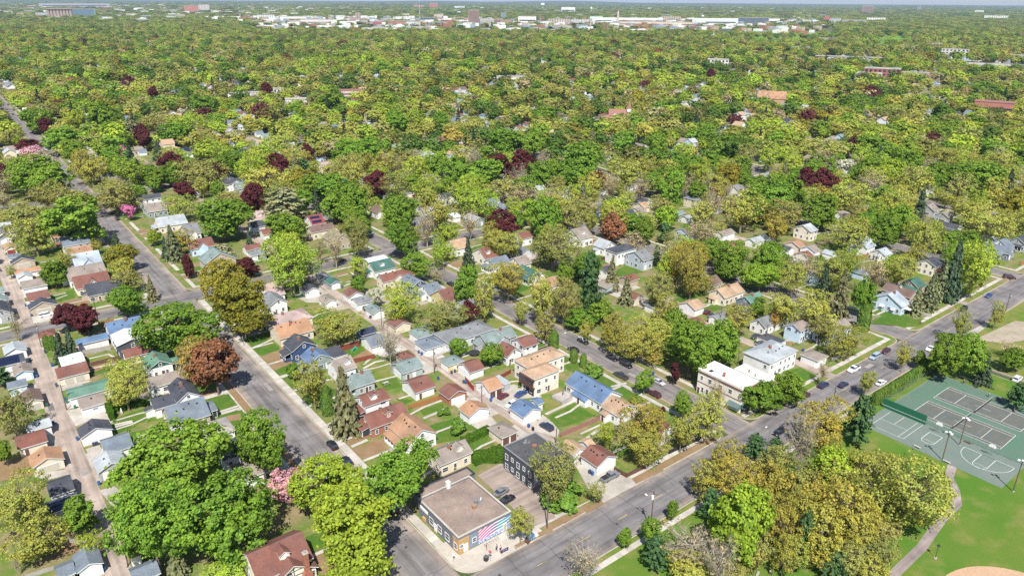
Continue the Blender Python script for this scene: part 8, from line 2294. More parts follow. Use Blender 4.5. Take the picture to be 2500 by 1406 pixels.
for i, (cx, cy, sx, sy, ev, kd, rk, wk, typ, ex, lb, far) in enumerate(BUILDINGS):
 rr = random.Random(i * 7 + 1)
 if typ not in ('house', 'garage') or cx < -6: continue
 k = min(range(len(STX)), key=lambda q: abs(STX[q] - cx)); av = STX[k]; sd = 1 if cx > av else -1
 al = {0: 8.3, 1: 113.2}.get(k if sd > 0 else k - 1, (av + sd * 50.5) - .6)
 ZI += 1; z = .0105 + (ZI % 50) * .00004
 if typ == 'garage':
  wa = 2.75 if al < 10 else 2.1; s2 = 1 if cx > al else -1; a, b_ = al + s2 * wa, cx - s2 * (sx / 2 - .4)
  if abs(b_ - a) < 9 and (b_ - a) * s2 > .3: sheet('driveway', rect(min(a, b_), cy - sy / 2 + .2, max(a, b_), cy + sy / 2 - .2), .0125, M_CONC)
  if rr.random() < .45 and abs(cx - al) < 12:
   y0 = cy - sy / 2 - rr.uniform(2.4, 4.2); sheet('driveway', rect(min(al + s2 * wa, cx + s2 * 1.5), y0, max(al + s2 * wa, cx + s2 * 1.5), cy - sy / 2 + .3), .0128, (M_CONC, M_CONCB, M_GRAVEL)[rr.randrange(3)])
  continue
 front = cx - sd * sx / 2; walk = av + sd * (8.3 if abs(av - 60) < 1 else 9.6)
 if abs(front - walk) < 1.5 or abs(front - walk) > 30: continue
 sheet('front_walk', rect(min(front, walk), cy - .5, max(front, walk), cy + .5), .1165, M_CONCB)
 for (ya, yb) in ((cy - sy / 2 - 1.2, cy - .7), (cy + .7, cy + sy / 2 + 1.2)):
  ZI += 1; m_ = rr.choices((M_LAWN, M_ROUGH, M_SOIL), (4, 5, 2))[0]
  sheet({M_LAWN: 'lawn', M_ROUGH: 'rough_grass_patch', M_SOIL: 'garden_bed'}[m_], ragged(min(front - sd * .8, walk), ya, max(front - sd * .8, walk), yb, rr, .5), .0108 + (ZI % 60) * .00003, m_)
 back = cx + sd * sx / 2; end = al - sd * 9.5
 if (end - back) * sd > 3:
  ZI += 1; m_ = rr.choices((M_LAWN, M_ROUGH, M_SOIL, M_GRAVEL), (4, 5, 2, .6))[0]
  sheet({M_LAWN: 'lawn', M_ROUGH: 'rough_grass_patch', M_SOIL: 'garden_bed', M_GRAVEL: 'gravel_patch'}[m_], ragged(min(back, end), cy - sy / 2, max(back, end), cy + sy / 2 - 2, rr, .8), .0108 + (ZI % 60) * .00003, m_)
  if rr.random() < .6: yy = cy + rr.uniform(-3, 3); sheet('garden_path', strip([(back, cy), ((back + end) / 2, yy), (end, yy)], .8), .1175, M_CONCB)
  for q in range(rr.randrange(2, 6)): PLANTS.append((rr.uniform(min(back, end), max(back, end)), cy + rr.choice((-1, 1)) * rr.uniform(.35, .55) * sy, rr.uniform(.3, .8)))
 for q in range(rr.randrange(3, 7)): PLANTS.append((front - sd * rr.uniform(.3, .9), cy + rr.uniform(-.5, .5) * sy, rr.uniform(.25, .6)))
 for q in range(rr.randrange(1, 4)): PLANTS.append((cx + rr.uniform(-.5, .5) * sx, cy - sy / 2 - rr.uniform(.2, .7), rr.uniform(.25, .6)))
for o in list(COL.objects):
 if o.name.startswith('apartment_house') and o.type == 'EMPTY':
  x, y = 10.6 / 2 - .38, 8.0 / 2 - .38
  brn = mat('balcony_brown', (.11, .05, .04), .7, .15)
  b = MB(); b.box(-x - .9, -y * .95, 3.0, -x, y * .95, 3.2); b.box(-x - .95, -y * .95, 3.2, -x - .85, y * .95, 4.1); b.box(-x - .95, -y * .95, 5.9, -x, y * .95, 6.05); b.build('balcony', brn, o)
  for k in range(8):
   b = MB(); yy = -y * .95 + k * y * 1.9 / 7.2; b.box(-x - .93, yy, 4.1, -x - .83, yy + .09, 5.9); b.build('balcony_post', brn, o)
  b = MB(); b.box(-x - .84, -y * .93, 4.1, -x - .80, y * .93, 5.9); b.build('balcony_screen', M_GLASS, o)
  b = MB(); b.box(-x - .05, -y * .8, 0, -x + .04, y * .6, 2.5); b.build('garage_opening', M_DARK, o)
def quads_mesh(name, C, U, V, m):
 """C centres, U,V half edge vectors -> one mesh of quads"""
 n = len(C); P = np.empty((n, 4, 3), np.float32)
 P[:, 0] = C - U - V; P[:, 1] = C + U - V; P[:, 2] = C + U + V; P[:, 3] = C - U + V
 me = bpy.data.meshes.new(name); me.vertices.add(4 * n); me.vertices.foreach_set('co', P.reshape(-1))
 me.loops.add(4 * n); me.loops.foreach_set('vertex_index', np.arange(4 * n, dtype=np.int32))
 me.polygons.add(n); me.polygons.foreach_set('loop_start', np.arange(n, dtype=np.int32) * 4)
 me.materials.append(m); me.update(calc_edges=True)
 return me
def unit(v): return v / np.maximum(np.linalg.norm(v, axis=-1, keepdims=True), 1e-9)
def leaf_frames(g, N, jit, size, asp=.75):
 """tangent frames for leaves whose normals scatter round N"""
 n = unit(N + g.normal(0, jit, N.shape)); a = unit(np.cross(n, g.normal(0, 1, N.shape))); b = np.cross(n, a)
 s = size * g.uniform(.6, 1.4, (len(N), 1)); return a * s, b * s * asp
def clumps(g, n, shape):
 i = np.arange(n) + .5; ph = np.arccos(1 - 2 * i / n); th = math.pi * (1 + 5 ** .5) * i
 d = np.stack([np.cos(th) * np.sin(ph), np.sin(th) * np.sin(ph), np.cos(ph)], 1) + g.normal(0, .16, (n, 3)); d = unit(d)
 lob = np.zeros(n)
 for k in range(6):
  q = unit(g.normal(0, 1, 3)); lob += .21 * np.cos(2.8 * np.arccos(np.clip(d @ q, -1, 1)) + g.uniform(0, 6))
 r = np.clip(.80 + lob * .9, .42, 1.05) * np.where(g.random(n) < .2, g.uniform(.45, .8, n), 1.0)
 c = d * r[:, None]
 if shape == 'vase':      # wide above, drawn in below
  f = .55 + .45 * np.clip((c[:, 2] + 1) / 1.5, 0, 1); c[:, :2] *= f[:, None]
 elif shape == 'oval':
  f = 1 - .3 * np.abs(c[:, 2]) ; c[:, :2] *= f[:, None]
 else:
  c[:, 2] = np.where(c[:, 2] < -.62, -.62 + (c[:, 2] + .62) * .3, c[:, 2])
 return c
def broad_crown(seed, nc, nl, leaf, cr, shape='round', up=.35):
 g = np.random.default_rng(seed); c = clumps(g, nc, shape)
 k = np.repeat(np.arange(nc), nl); rad = cr * g.uniform(.6, 1.45, nc)
 off = g.normal(0, 1, (len(k), 3)); off = unit(off) * (g.random((len(k), 1)) ** .5)
 off[:, 2] *= .8
 P = c[k] + off * rad[k][:, None]
 loose = g.random(len(k)) < .22; P[loose] = P[loose] * g.uniform(.8, 1.06, (loose.sum(), 1)) + g.normal(0, .07, (loose.sum(), 3))
 N = unit(.6 * off + .7 * unit(P) + np.array([0, 0, up]))
 U, V = leaf_frames(g, N, .5, leaf)
 return quads_mesh('crown', P, U, V, M_LEAF), c
def limb_mesh(seed, c, take, tr=.055, m=None, sides=4, twigs=0, twl=.22):
 """trunk and limbs reaching the clumps; unit crown, trunk foot at z=-1.5"""
 g = np.random.default_rng(seed + 900); b = MB()
 b.tube((0, 0, -1.55), (0.01, .01, -.75), tr * 1.15, tr * .85, 7); b.tube((.01, .01, -.75), (0, .02, .25), tr * .85, tr * .35, 6)
 idx = g.permutation(len(c))[:take]
 ends = []
 for i in idx:
  e = c[i] * .95; z0 = -.85 + .75 * g.random() + .18 * max(e[2], 0); p0 = np.array([0, 0, z0]); mid = p0 * .45 + e * .55 + np.array([0, 0, -.06]) + g.normal(0, .05, 3)
  q1 = p0 * .72 + mid * .28 + g.normal(0, .015, 3)
  r = tr * g.uniform(.32, .5)
  b.tube(p0, q1, r, r * .85, sides, cap=False); b.tube(q1, mid, r * .85, r * .55, sides, cap=False); b.tube(mid, e, r * .55, r * .15, 3, cap=False)
  ends.append((mid, e))
  for k in range(twigs):
   s = mid + (e - mid) * g.uniform(0, 1); t = s + unit(unit(e) + g.normal(0, .7, 3) + np.array([0, 0, .25])) * twl * g.uniform(.5, 1.3)
   b.tube(s, t, r * .22, r * .06, 3, cap=False)
   for kk in range(2):
    s2 = s + (t - s) * g.uniform(.3, .9); t2 = s2 + unit((t - s) / twl + g.normal(0, .6, 3)) * twl * .5
    b.tube(s2, t2, r * .12, r * .05, 3, cap=False)
 return b.mesh('trunk', m or M_BARK)
def spruce_crown(seed, levels=17, per=10, drop=.16, wob=.12, taper=.9):
 g = np.random.default_rng(seed); P, N, S = [], [], []
 for L in range(levels):
  z = -1 + 2 * (L + .3) / levels; Rr = ((1 - z) / 2) ** taper
  nb = max(4, int(per * (.5 + .5 * Rr)))
  for k in range(nb):
   a = 2 * math.pi * (k + g.random()) / nb; ln = Rr * (1 + g.normal(0, wob)); zz = z + g.normal(0, .03)
   for s in np.arange(.12, 1.01, .085):
    rr = ln * s
    for t in range(2):
     P.append((math.cos(a) * rr + g.normal(0, .03), math.sin(a) * rr + g.normal(0, .03), zz - drop * rr + .07 * s * s + g.normal(0, .02) - .02 * t))
     N.append((math.cos(a) * .6, math.sin(a) * .6, .75)); S.append(.085 if s < .9 else .06)
 P, N, S = np.array(P), np.array(N), np.array(S)[:, None]
 U, V = leaf_frames(g, unit(N), .5, 1.0, .6); return quads_mesh('crown', P, U * S, V * S, M_LEAF)
def column_crown(seed, n=2600, top=.55):
 g = np.random.default_rng(seed); z = g.uniform(-1, 1, n); a = g.uniform(0, 2 * math.pi, n)
 pr = np.where(z < top - .6, .92 + .08 * z, np.sqrt(np.clip(1 - ((z - (top - .6)) / (1.6 - top)) ** 2, 0, 1)) * .92)
 rr = pr * (1 + .08 * np.sin(a * 5 + seed) + g.normal(0, .05, n)) * np.where(g.random(n) < .2, .85, 1)
 P = np.stack([np.cos(a) * rr, np.sin(a) * rr, z], 1); N = np.stack([np.cos(a), np.sin(a), np.full(n, .5)], 1)
 U, V = leaf_frames(g, unit(N), .45, .1, .8); return quads_mesh('crown', P, U, V, M_LEAF)
SPEC = {}   # family -> list of (crown mesh, trunk mesh)
def family(key):
 if key in SPEC: return SPEC[key]
 out = []
 if key == 'dense':
  for s in range(5):
   me, c = broad_crown(s, 160, 62, .038, .165, 'round'); out.append((me, limb_mesh(s, c, 16)))
 elif key == 'grand':
  for s in range(3):
   me, c = broad_crown(150 + s, 260, 66, .026, .13, 'round'); out.append((me, limb_mesh(150 + s, c, 26)))
 elif key == 'openbig':
  for s in range(3):
   me, c = broad_crown(170 + s, 250, 34, .0195, .125, ('vase', 'round')[s % 2]); out.append((me, limb_mesh(170 + s, c, 90, .05, M_TWIG, 4, 2)))
 elif key == 'loose':
  for s in range(4):
   me, c = broad_crown(20 + s, 150, 26, .029, .155, ('vase', 'round')[s % 2]); out.append((me, limb_mesh(20 + s, c, 64, .05, M_TWIG, 4, 2)))
 elif key == 'thin':
  for s in range(3):
   me, c = broad_crown(40 + s, 110, 14, .026, .19, 'vase'); out.append((me, limb_mesh(40 + s, c, 70, .05, M_PBARK if s == 1 else M_TWIG, 4, 5, .26)))
 elif key == 'bare':
  for s in range(3):
   me, c = broad_crown(60 + s, 80, 5, .034, .24, 'vase'); out.append((me, limb_mesh(60 + s, c, 76, .05, M_PBARK, 4, 8, .30)))
 elif key == 'bloom':
  for s in range(2):
   me, c = broad_crown(80 + s, 110, 45, .046, .17, 'vase'); out.append((me, limb_mesh(80 + s, c, 40, .05, M_BARK, 4, 1)))
 elif key == 'oval':
  for s in range(3):
   me, c = broad_crown(90 + s, 140, 60, .046, .16, 'oval'); out.append((me, limb_mesh(90 + s, c, 10)))
 elif key == 'spruce':
  for s in range(3): out.append((spruce_crown(100 + s), limb_mesh(100, np.zeros((1, 3)), 0, .06)))
 elif key == 'pine':
  for s in range(3): out.append((spruce_crown(110 + s, 13, 9, .02, .26, .42), limb_mesh(110, np.zeros((1, 3)), 0, .07)))
 elif key == 'column':
  for s in range(2): out.append((column_crown(120 + s), limb_mesh(120, np.zeros((1, 3)), 0, .05)))
 elif key == 'bush':
  for s in range(2):
   me, c = broad_crown(130 + s, 46, 55, .10, .3, 'round'); out.append((me, limb_mesh(130 + s, c, 5)))
 SPEC[key] = out
 return out
LEAFC = dict(g=('dense', (.160, .275, .042)), G=('dense', (.125, .24, .04)), L=('dense', (.25, .375, .048)), D=('dense', (.24, .335, .045)), l=('loose', (.30, .405, .06)), y=('loose', (.33, .355, .085)),
    Y=('loose', (.30, .35, .085)), o=('loose', (.28, .295, .095)), q=('loose', (.325, .305, .07)), Q=('dense', (.25, .235, .04)), O=('loose', (.38, .28, .085)),
    t=('thin', (.37, .335, .20)), b=('bare', (.32, .29, .17)), r=('oval', (.11, .036, .043)), R=('oval', (.27, .13, .075)), k=('bloom', (.62, .38, .46)),
    m=('bloom', (.54, .19, .38)), w=('bloom', (.56, .56, .48)), s=('spruce', (.085, .135, .085)), e=('spruce', (.23, .25, .14)), p=('pine', (.085, .165, .07)),
    P=('pine', (.28, .31, .18)), c=('column', (.125, .215, .048)), u=('bush', (.14, .26, .05)))
def tree(rec):
 sp, x, y, r, b, zc, label = rec
 name, desc, cat = TN[sp]; group = TG[name]
 if '@' in label:
  sz, label = label.split('|'); a_, b_ = label.split('@'); label = (a_ + ('' if sz == '-' else sz + ' ') + desc + ' ' + b_).strip()
 elif 'hedge row' in label: group = 'arborvitae row along the sports court'
 fam, colr = LEAFC[sp]; F = family(fam if r < 5.8 or math.hypot(x, y) > 330 else {'dense': 'grand', 'loose': 'openbig'}.get(fam, fam))
 rr = random.Random(int(x * 31 + y * 17)); v = rr.randrange(len(F)); cm, tm = F[v]
 root = thing(name, label, cat, (x, y, 0), rr.uniform(0, 6.28), group)
 j = rr.uniform(.86, 1.16); hs = rr.uniform(.93, 1.08)
 k = 1 if sp in 'sepcP' else 1.10
 obj('trunk', tm, root, (0, 0, zc), scale=(r, r, b))
 obj('crown', cm, root, (0, 0, zc), scale=(r * k, r * k, b * k), color=(colr[0] * j * hs, colr[1] * j, colr[2] * j))
TREES = [(q[0], *map(float, q[1:6]), q[6]) for q in (l.split(' ', 6) for l in TREES.strip().split('\n'))]
for rec in TREES: tree(rec)
def hedge_mesh(seed, L, W, Hh):
 g = np.random.default_rng(seed); n = int(140 * (L * Hh * 2 + L * W))
 n = min(n, 5000); P = g.uniform(-1, 1, (n, 3)); ax = g.choice(3, n, p=[.1, .45, .45]); P[np.arange(n), ax] = np.sign(P[np.arange(n), ax]); P[:, 2] = np.where(ax == 2, 1, P[:, 2])
 N = np.zeros((n, 3)); N[np.arange(n), ax] = P[np.arange(n), ax]
 P = P * np.array([L / 2, W / 2, Hh / 2]) + np.array([0, 0, Hh / 2]); P += g.normal(0, .08, P.shape) + .12 * np.sin(P[:, :1] * 2.3 + seed)
 U, V = leaf_frames(g, unit(N + np.array([0, 0, .3])), .5, .13); return quads_mesh('hedge', P, U, V, M_LEAF)
for i, (x0, y0, x1, y1, wd, hh, colr, label) in enumerate(HEDGES):
 L = math.hypot(x1 - x0, y1 - y0); o = obj('hedge', hedge_mesh(i, L, wd, hh), None, ((x0 + x1) / 2, (y0 + y1) / 2, 0), math.atan2(y1 - y0, x1 - x0), color=colr)
 tag(o, label, 'hedge')
gq = np.random.default_rng(77); Cc, Nn, Ss = [], [], []
for (x, y, r) in PLANTS:
 n = int(26 + 60 * r); o3 = unit(gq.normal(0, 1, (n, 3))) * gq.random((n, 1)) ** .4 * r; o3[:, 2] = np.abs(o3[:, 2]) * 1.1
 Cc.append(o3 + np.array([x, y, .05])); Nn.append(unit(o3 + np.array([0, 0, .3]))); Ss.append(np.full((n, 1), .11))
Cc, Nn, Ss = map(np.concatenate, (Cc, Nn, Ss)); U, V = leaf_frames(gq, Nn, .5, 1.0)
po = obj('undergrowth', quads_mesh('undergrowth', Cc, U * Ss, V * Ss, grass_mat('garden_growth', (.10, .21, .03), (.18, .22, .05), (.26, .20, .11), .3, .25))); po['kind'] = 'stuff'
def tyre(): 
 b = MB(); b.tube((0, -.11, 0), (0, .11, 0), .34, .34, 12); return b.mesh('tyre', mat('tyre_rubber', (.018, .018, .018), .85, .1))
def rim():
 b = MB(); b.tube((0, -.125, 0), (0, .125, 0), .20, .20, 10); return b.mesh('rim', M_STEEL)
M_HEAD = mat('headlight_lens', (.62, .64, .66), .15, 0); M_TAIL = mat('tail_light_lens', (.35, .02, .02), .2, 0); M_BED = mat('bed_liner', (.025, .025, .027), .8, .1)
CARS_ = {  # length, width, hood z, belt z, roof z, cabin (base x0,x1 / top x0,x1), front overhang etc.
 'sedan': (4.7, 1.82, .78, .92, 1.45, (-1.75, 1.05), (-.95, .25)), 'hatch': (4.2, 1.78, .82, .95, 1.50, (-1.95, .95), (-1.45, .2)),
 'suv': (4.75, 1.92, .98, 1.10, 1.74, (-2.22, 1.05), (-1.85, .35)), 'minivan': (5.1, 1.98, .95, 1.08, 1.76, (-2.42, 1.55), (-2.1, .75)),
 'pickup': (5.7, 1.98, 1.05, 1.15, 1.85, (-.75, 1.45), (-.45, .75)), 'van': (5.9, 2.1, 1.2, 1.3, 2.6, (-2.85, 2.1), (-2.8, 1.4)), 'coupe': (4.5, 1.85, .74, .86, 1.28, (-1.75, .9), (-.85, .05))}
def car_meshes(k):
 L, W, hz, bz, rz, (c0, c1), (t0, t1) = CARS_[k]; h = W / 2
 b = MB(); x0, x1 = -L / 2, L / 2
 secs = [(x0, .80, .42, hz * .82 if k != 'pickup' else bz), (x0 + .18, .93, .24, bz * .97), (c0, .99, .2, bz), (0, 1.0, .2, bz), (c1, .99, .2, bz * .985), (x1 - .55, .94, .22, hz), (x1 - .12, .84, .26, hz * .86), (x1, .70, .4, hz * .66)]
 rows = []
 for (x, f, zb, zt) in secs:
  w = h * f; i = len(b.v)
  b.v += [(x, -w * .94, zb), (x, -w, (zb + zt) * .5), (x, -w * .93, zt - .05), (x, -w * .80, zt), (x, w * .80, zt), (x, w * .93, zt - .05), (x, w, (zb + zt) * .5), (x, w * .94, zb)]
  rows.append(i)
 for a, c in zip(rows, rows[1:]):
  for q in range(8):
   q2 = (q + 1) % 8; b.f.append((a + q, a + q2, c + q2, c + q)); b.m.append(0)
 for a in (rows[0], rows[-1]): b.f.append(tuple(a + q for q in range(8))); b.m.append(0)
 body = b.mesh('body', [M_PAINT])
 w = h * .86; wt = h * .72; bz2 = bz - .04
 b = MB(); b.frustum((c0, -w, c1, w), (t0, -wt, t1, wt), bz2, rz - .06); glass = b.mesh('window_glass', [M_GLASS])
 b = MB(); b.frustum((t0 - .07, -wt - .03, t1 + .07, wt + .03), (t0 + .08, -wt + .1, t1 - .12, wt - .1), rz - .07, rz)
 for s in (-1, 1):
  for (xb, xt) in ((c0, t0), (c1, t1), ((c0 + c1) / 2 - .1, (t0 + t1) / 2)):
   b.tube((xb, s * w, bz2), (xt, s * wt, rz - .06), .045, .04, 4)
 roof = b.mesh('roof', [M_PAINT])
 bed = None
 if k == 'pickup':
  b = MB(); b.box(x0 + .12, -h * .78, bz - .02, c0 - .1, h * .78, bz + .012); bed = b.mesh('cargo_bed', [M_BED])
 return body, glass, roof, bed
def vehicle(kind, x, y, a, colr, name, label, cat, group, z=-.11, roofc=None):
 L, W, hz, bz, rz, cb, ct = CARS_[kind]
 body, glass, roof, bed = cached(('car', kind), lambda: car_meshes(kind))
 root = thing(name, label, cat, (x, y, z), a, group)
 obj('body', body, root, color=colr); obj('window_glass', glass, root); obj('roof', roof, root, color=roofc or colr)
 if bed: obj('cargo_bed', bed, root)
 ty, ri = cached('tyre', tyre), cached('rim', rim)
 for sx in (-1, 1):
  for sy in (-1, 1):
   wo = obj('wheel', ty, root, (sx * L * .295 + .02, sy * (W / 2 - .12), .33)); obj('rim', ri, wo)
 hl = cached('headlight', lambda: (lambda b: (b.box(-.06, -.2, -.07, .06, .2, .07), b.mesh('headlight', M_HEAD))[1])(MB()))
 tl = cached('taillight', lambda: (lambda b: (b.box(-.05, -.16, -.1, .05, .16, .1), b.mesh('tail_light', M_TAIL))[1])(MB()))
 mi = cached('mirror', lambda: (lambda b: (b.box(-.08, -.1, -.07, .08, .1, .07), b.mesh('wing_mirror', [M_PAINT]))[1])(MB()))
 for s in (-1, 1):
  obj('headlight', hl, root, (L / 2 - .13, s * W * .33, hz * .78)); obj('tail_light', tl, root, (-L / 2 + .06, s * W * .36, bz * .82))
  obj('wing_mirror', mi, root, (cb[1] - .35, s * (W / 2 + .02), bz + .05), color=colr)
 return root
CARS = [l.split('|') for l in CARS.strip().split('\n')]
for k, x, y, a, c, label, z, rc in CARS:
 vehicle(k, float(x), float(y), R(float(a)), CARC[c], {'pickup': 'pickup_truck', 'minivan': 'minivan', 'van': 'delivery_van'}.get(k, 'parked_car'), label,
   {'pickup': 'pickup truck', 'van': 'van', 'minivan': 'minivan'}.get(k, 'car'), 'cars of the neighbourhood', float(z), CARC[rc] if rc != 'None' else None)
def pole(x, y, h, kind, name, label, cat, group, a=0., z=0.):
 root = thing(name, label, cat, (x, y, z), a, group)
 steel = kind.startswith('lamp')
 b = MB(); b.tube((0, 0, 0), (0, 0, h), .16 if not steel else .10, .11 if not steel else .07, 8); b.build('shaft', M_WOODP if not steel else M_STEEL, root)
 if 'x' in kind:
  b = MB(); b.box(-1.2, -.06, -.06, 1.2, .06, .06); c = b.build('crossarm', M_WOODP, root, (0, -.12, h - .5))
  for t in (-1.05, -.5, .5, 1.05):
   b = MB(); b.tube((0, 0, 0), (0, 0, .18), .05, .03, 6); b.build('insulator', M_STEEL, c, (t, 0, .06))
 if kind in ('xt', 'xtl', 'pt'):
  b = MB(); b.tube((0, 0, 0), (0, 0, 1.0), .27, .27, 10); b.tube((0, 0, 1.0), (0, 0, 1.12), .2, .1, 8); b.build('transformer', M_STEEL if kind != 'xtl' else M_TRIM, root, (.1, -.4, h - 2.1))
 if kind in ('xtl', 'lamp l'):
  b = MB(); hz = min(h - .3, 8.6); b.tube((0, 0, hz), (-1.9, 0, hz + .35), .035, .03, 6); b.build('lamp_arm', M_STEEL, root)
  b = MB(); b.frustum((-.42, -.14, .3, .14), (-.36, -.1, .25, .1), -.06, .1); b.build('lamp_head', M_TRIM, root, (-2.1, 0, hz + .36))
 if kind == 'f':   # floodlights of the court
  b = MB(); b.box(-.9, -.05, -.05, .9, .05, .05); b.build('crossarm', M_DARK, root, (0, 0, h - .05), R(90))
  for s in (-.7, 0, .7):
   b = MB(); b.frustum((-.25, -.28, .3, .28), (-.2, -.2, .2, .2), -.12, .18); b.build('floodlight', M_TRIM, root, (-.25 if s else .3, s, h + .1))
  b = MB(); b.tube((0, 0, 0), (0, 0, .25), .3, .3, 10); b.build('footing', M_CONC, root)
 return root
for rec in POLES: pole(*rec)
def bin_(x, y, a, colr, label, group):
 root = thing('wheelie_bin', label, 'bin', (x, y, .02), a, group)
 b = MB(); b.frustum((-.24, -.27, .24, .27), (-.31, -.35, .31, .35), .05, 1.0); b.build('body', M_PLAIN, root, color=colr)
 b = MB(); b.frustum((-.34, -.37, .34, .39), (-.28, -.3, .28, .3), 1.0, 1.09); b.build('lid', M_PLAIN, root, color=[c * .8 for c in colr])
 for s in (-1, 1):
  b = MB(); b.tube((s * .27, .3, .12), (s * .2, .3, .12), .12, .12, 8); b.build('wheel', M_DARK, root)
for x, y, a, k, label in (l.split(' ', 4) for l in BINS.strip().split('\n')): bin_(float(x), float(y), float(a), BINC[k], label, 'wheelie bins along the alleys')
def fence(x0, y0, x1, y1, h, colr, label, gap=.012, bw=.14):
 L = math.hypot(x1 - x0, y1 - y0); root = thing('plank_fence', label, 'fence', (x0, y0, 0), math.atan2(y1 - y0, x1 - x0), 'board fences between the yards')
 n = max(1, round(L / 2.4)); pm = cached(('post', h), lambda: (lambda b: (b.box(-.06, .02, 0, .06, .14, h + .08), b.mesh('post', [M_PLAIN]))[1])(MB()))
 for k in range(n + 1): obj('post', pm, root, (L * k / n, 0, 0), color=[c * .8 for c in colr])
 b = MB(); x = 0.
 while x < L - bw: b.box(x, -.02, .05, x + bw - gap, .01, h + random.uniform(-.02, .02)); x += bw
 o = b.build('boarding', [M_PLAIN], root, color=colr); o['kind'] = 'stuff'
for rec in FENCES: fence(*rec)
def chain_fence(pts, h, label):
 root = thing('chain_link_fence', label, 'fence', (*pts[0], 0))
 b = MB(); pm = cached(('cpost', h), lambda: (lambda b: (b.tube((0, 0, 0), (0, 0, h), .035, .035, 6), b.mesh('post', M_FENCE))[1])(MB()))
 for p, q in zip(pts, pts[1:]):
  p, q = Vector(p), Vector(q); L = (q - p).length; n = max(1, round(L / 3)); o0 = Vector(pts[0])
  for k in range(n + 1):
   t = p + (q - p) * k / n - o0; obj('post', pm, root, (t.x, t.y, 0))
  a, c = p - o0, q - o0
  r = MB(); r.tube((a.x, a.y, h - .03), (c.x, c.y, h - .03), .025, .025, 5); r.build('top_rail', M_FENCE, root)
  d = (c - a).normalized(); s = 0.
  while s < L:
   e = a + d * s
   for sg in (1, -1):
    f = a + d * min(max(s + sg * h, 0), L)
    hh = abs((f - e).length)
    if hh > .2: b.tube((e.x, e.y, .03), (f.x, f.y, .03 + hh * (h - .06) / h), .0025, .0025, 3, cap=False)
   s += .3
 o = b.build('wire_mesh', M_FENCE, root); o['kind'] = 'stuff'
for rec in CHAINS: chain_fence(*rec)
GREEN = mat('practice_wall_green', (.018, .115, .062), .7, .05, .6, 4)
root = thing('practice_wall', 'tall dark green tennis practice wall with a white line across it', 'wall', (205.25, 74.9, .03), R(-90))
for k in range(6):
 b = MB(); b.box(-6.3 + k * 2.1 + .006, -.12, 0, -6.3 + (k + 1) * 2.1 - .006, .12, 3.0); b.build('panel', GREEN, root)
b = MB(); b.box(-6.3, -.125, .9, 6.3, -.12, 1.0); b.build('net_line', M_WHITEP, root)
def hoop(x, y, label):
 root = thing('basketball_hoop', label, 'hoop', (x, y, .03), R(180), 'basketball hoops on the court')
 b = MB(); b.tube((0, 0, 0), (0, 0, 2.6), .08, .08, 8); b.tube((0, 0, 2.6), (1.0, 0, 3.2), .07, .06, 8); b.build('post', M_STEEL, root)
 b = MB(); b.extrude([(-.85, 2.85), (.85, 2.85), (.9, 3.35), (.6, 3.8), (-.6, 3.8), (-.9, 3.35)], 1.0, 1.06, 'x'); b.build('backboard', M_TRIM, root)
 b = MB(); n = 12
 for k in range(n):
  a0, a1 = 2 * math.pi * k / n, 2 * math.pi * (k + 1) / n; b.tube((1.35 + .23 * math.cos(a0), .23 * math.sin(a0), 3.05), (1.35 + .23 * math.cos(a1), .23 * math.sin(a1), 3.05), .02, .02, 5)
 b.build('rim', mat('rim_orange', (.5, .12, .03), .5), root)
hoop(203.9, 64.3, 'white fan backboard hoop behind the smaller basketball key'); hoop(203.9, 50.7, 'white fan backboard hoop at the large half court with three point arc')
def net(x0, x1, y, label):
 root = thing('tennis_net', label, 'net', ((x0 + x1) / 2, y, .03), 0, 'nets across the tennis courts'); h = (x1 - x0) / 2
 for s in (-1, 1):
  b = MB(); b.tube((s * h, 0, 0), (s * h, 0, 1.1), .05, .05, 8); b.build('post', M_DARK, root)
 b = MB(); k = -h
 while k < h: b.tube((k, 0, .05), (k, 0, .95), .012, .012, 3, cap=False); k += .11
 z = .05
 while z < .95: b.tube((-h, 0, z), (h, 0, z), .012, .012, 3, cap=False); z += .11
 o = b.build('mesh', M_DARK, root); o['kind'] = 'stuff'
 b = MB(); b.box(-h, -.02, .95, h, .02, 1.05); b.build('tape', M_TRIM, root)
net(209.0, 221.0, 62.8, 'black net across the tennis court next to the basketball keys'); net(223.4, 236.0, 62.6, 'black net across the farther tennis court by the lawn edge')
def bench(x, y, a, m, name, label, ad=False):
 root = thing(name, label, 'bench', (x, y, .03), a)
 for k in range(3):
  b = MB(); b.box(-.95, -.25 + k * .17, .42, .95, -.10 + k * .17, .46); b.build('seat_slat', m, root)
 for s in (-.75, .75):
  b = MB(); b.box(s - .05, -.25, 0, s + .05, .25, .42); b.build('leg', M_CONC if not ad else M_DARK, root)
 if ad:
  b = MB(); b.box(-1.0, .28, .35, 1.0, .34, 1.0); b.build('backrest', mat('bench_ad_navy', (.025, .03, .12), .5, .05), root)
 return root
rb = bench(77.4, 101.5, R(180), mat('bench_red', (.26, .055, .05), .6), 'bus_bench', 'red and navy bus bench with an advertising back beside the kerb', True)
b = MB()
for k, wdt in enumerate((.34, .22, .4)): b.box(-.55 + k * .42, .342, .66, -.55 + k * .42 + wdt * .8, .352, .78)
b.build('ad_print', M_WHITEP, rb)
bench(191.5, 64.6, R(90), M_CONCB, 'court_bench', 'pale bench on the court edge above the grass bank')
bench(190.6, 56.6, R(90), M_CONCB, 'court_bench', 'small pale bench where the park path meets the court')
bench(205.0, 57.0, R(90), mat('bench_brown', (.17, .08, .06), .7), 'court_bench', 'long low brown bench along the fence between the courts')
bench(237.6, 61.4, R(90), M_DARK, 'court_bench', 'dark bench at the end of the farther tennis net')
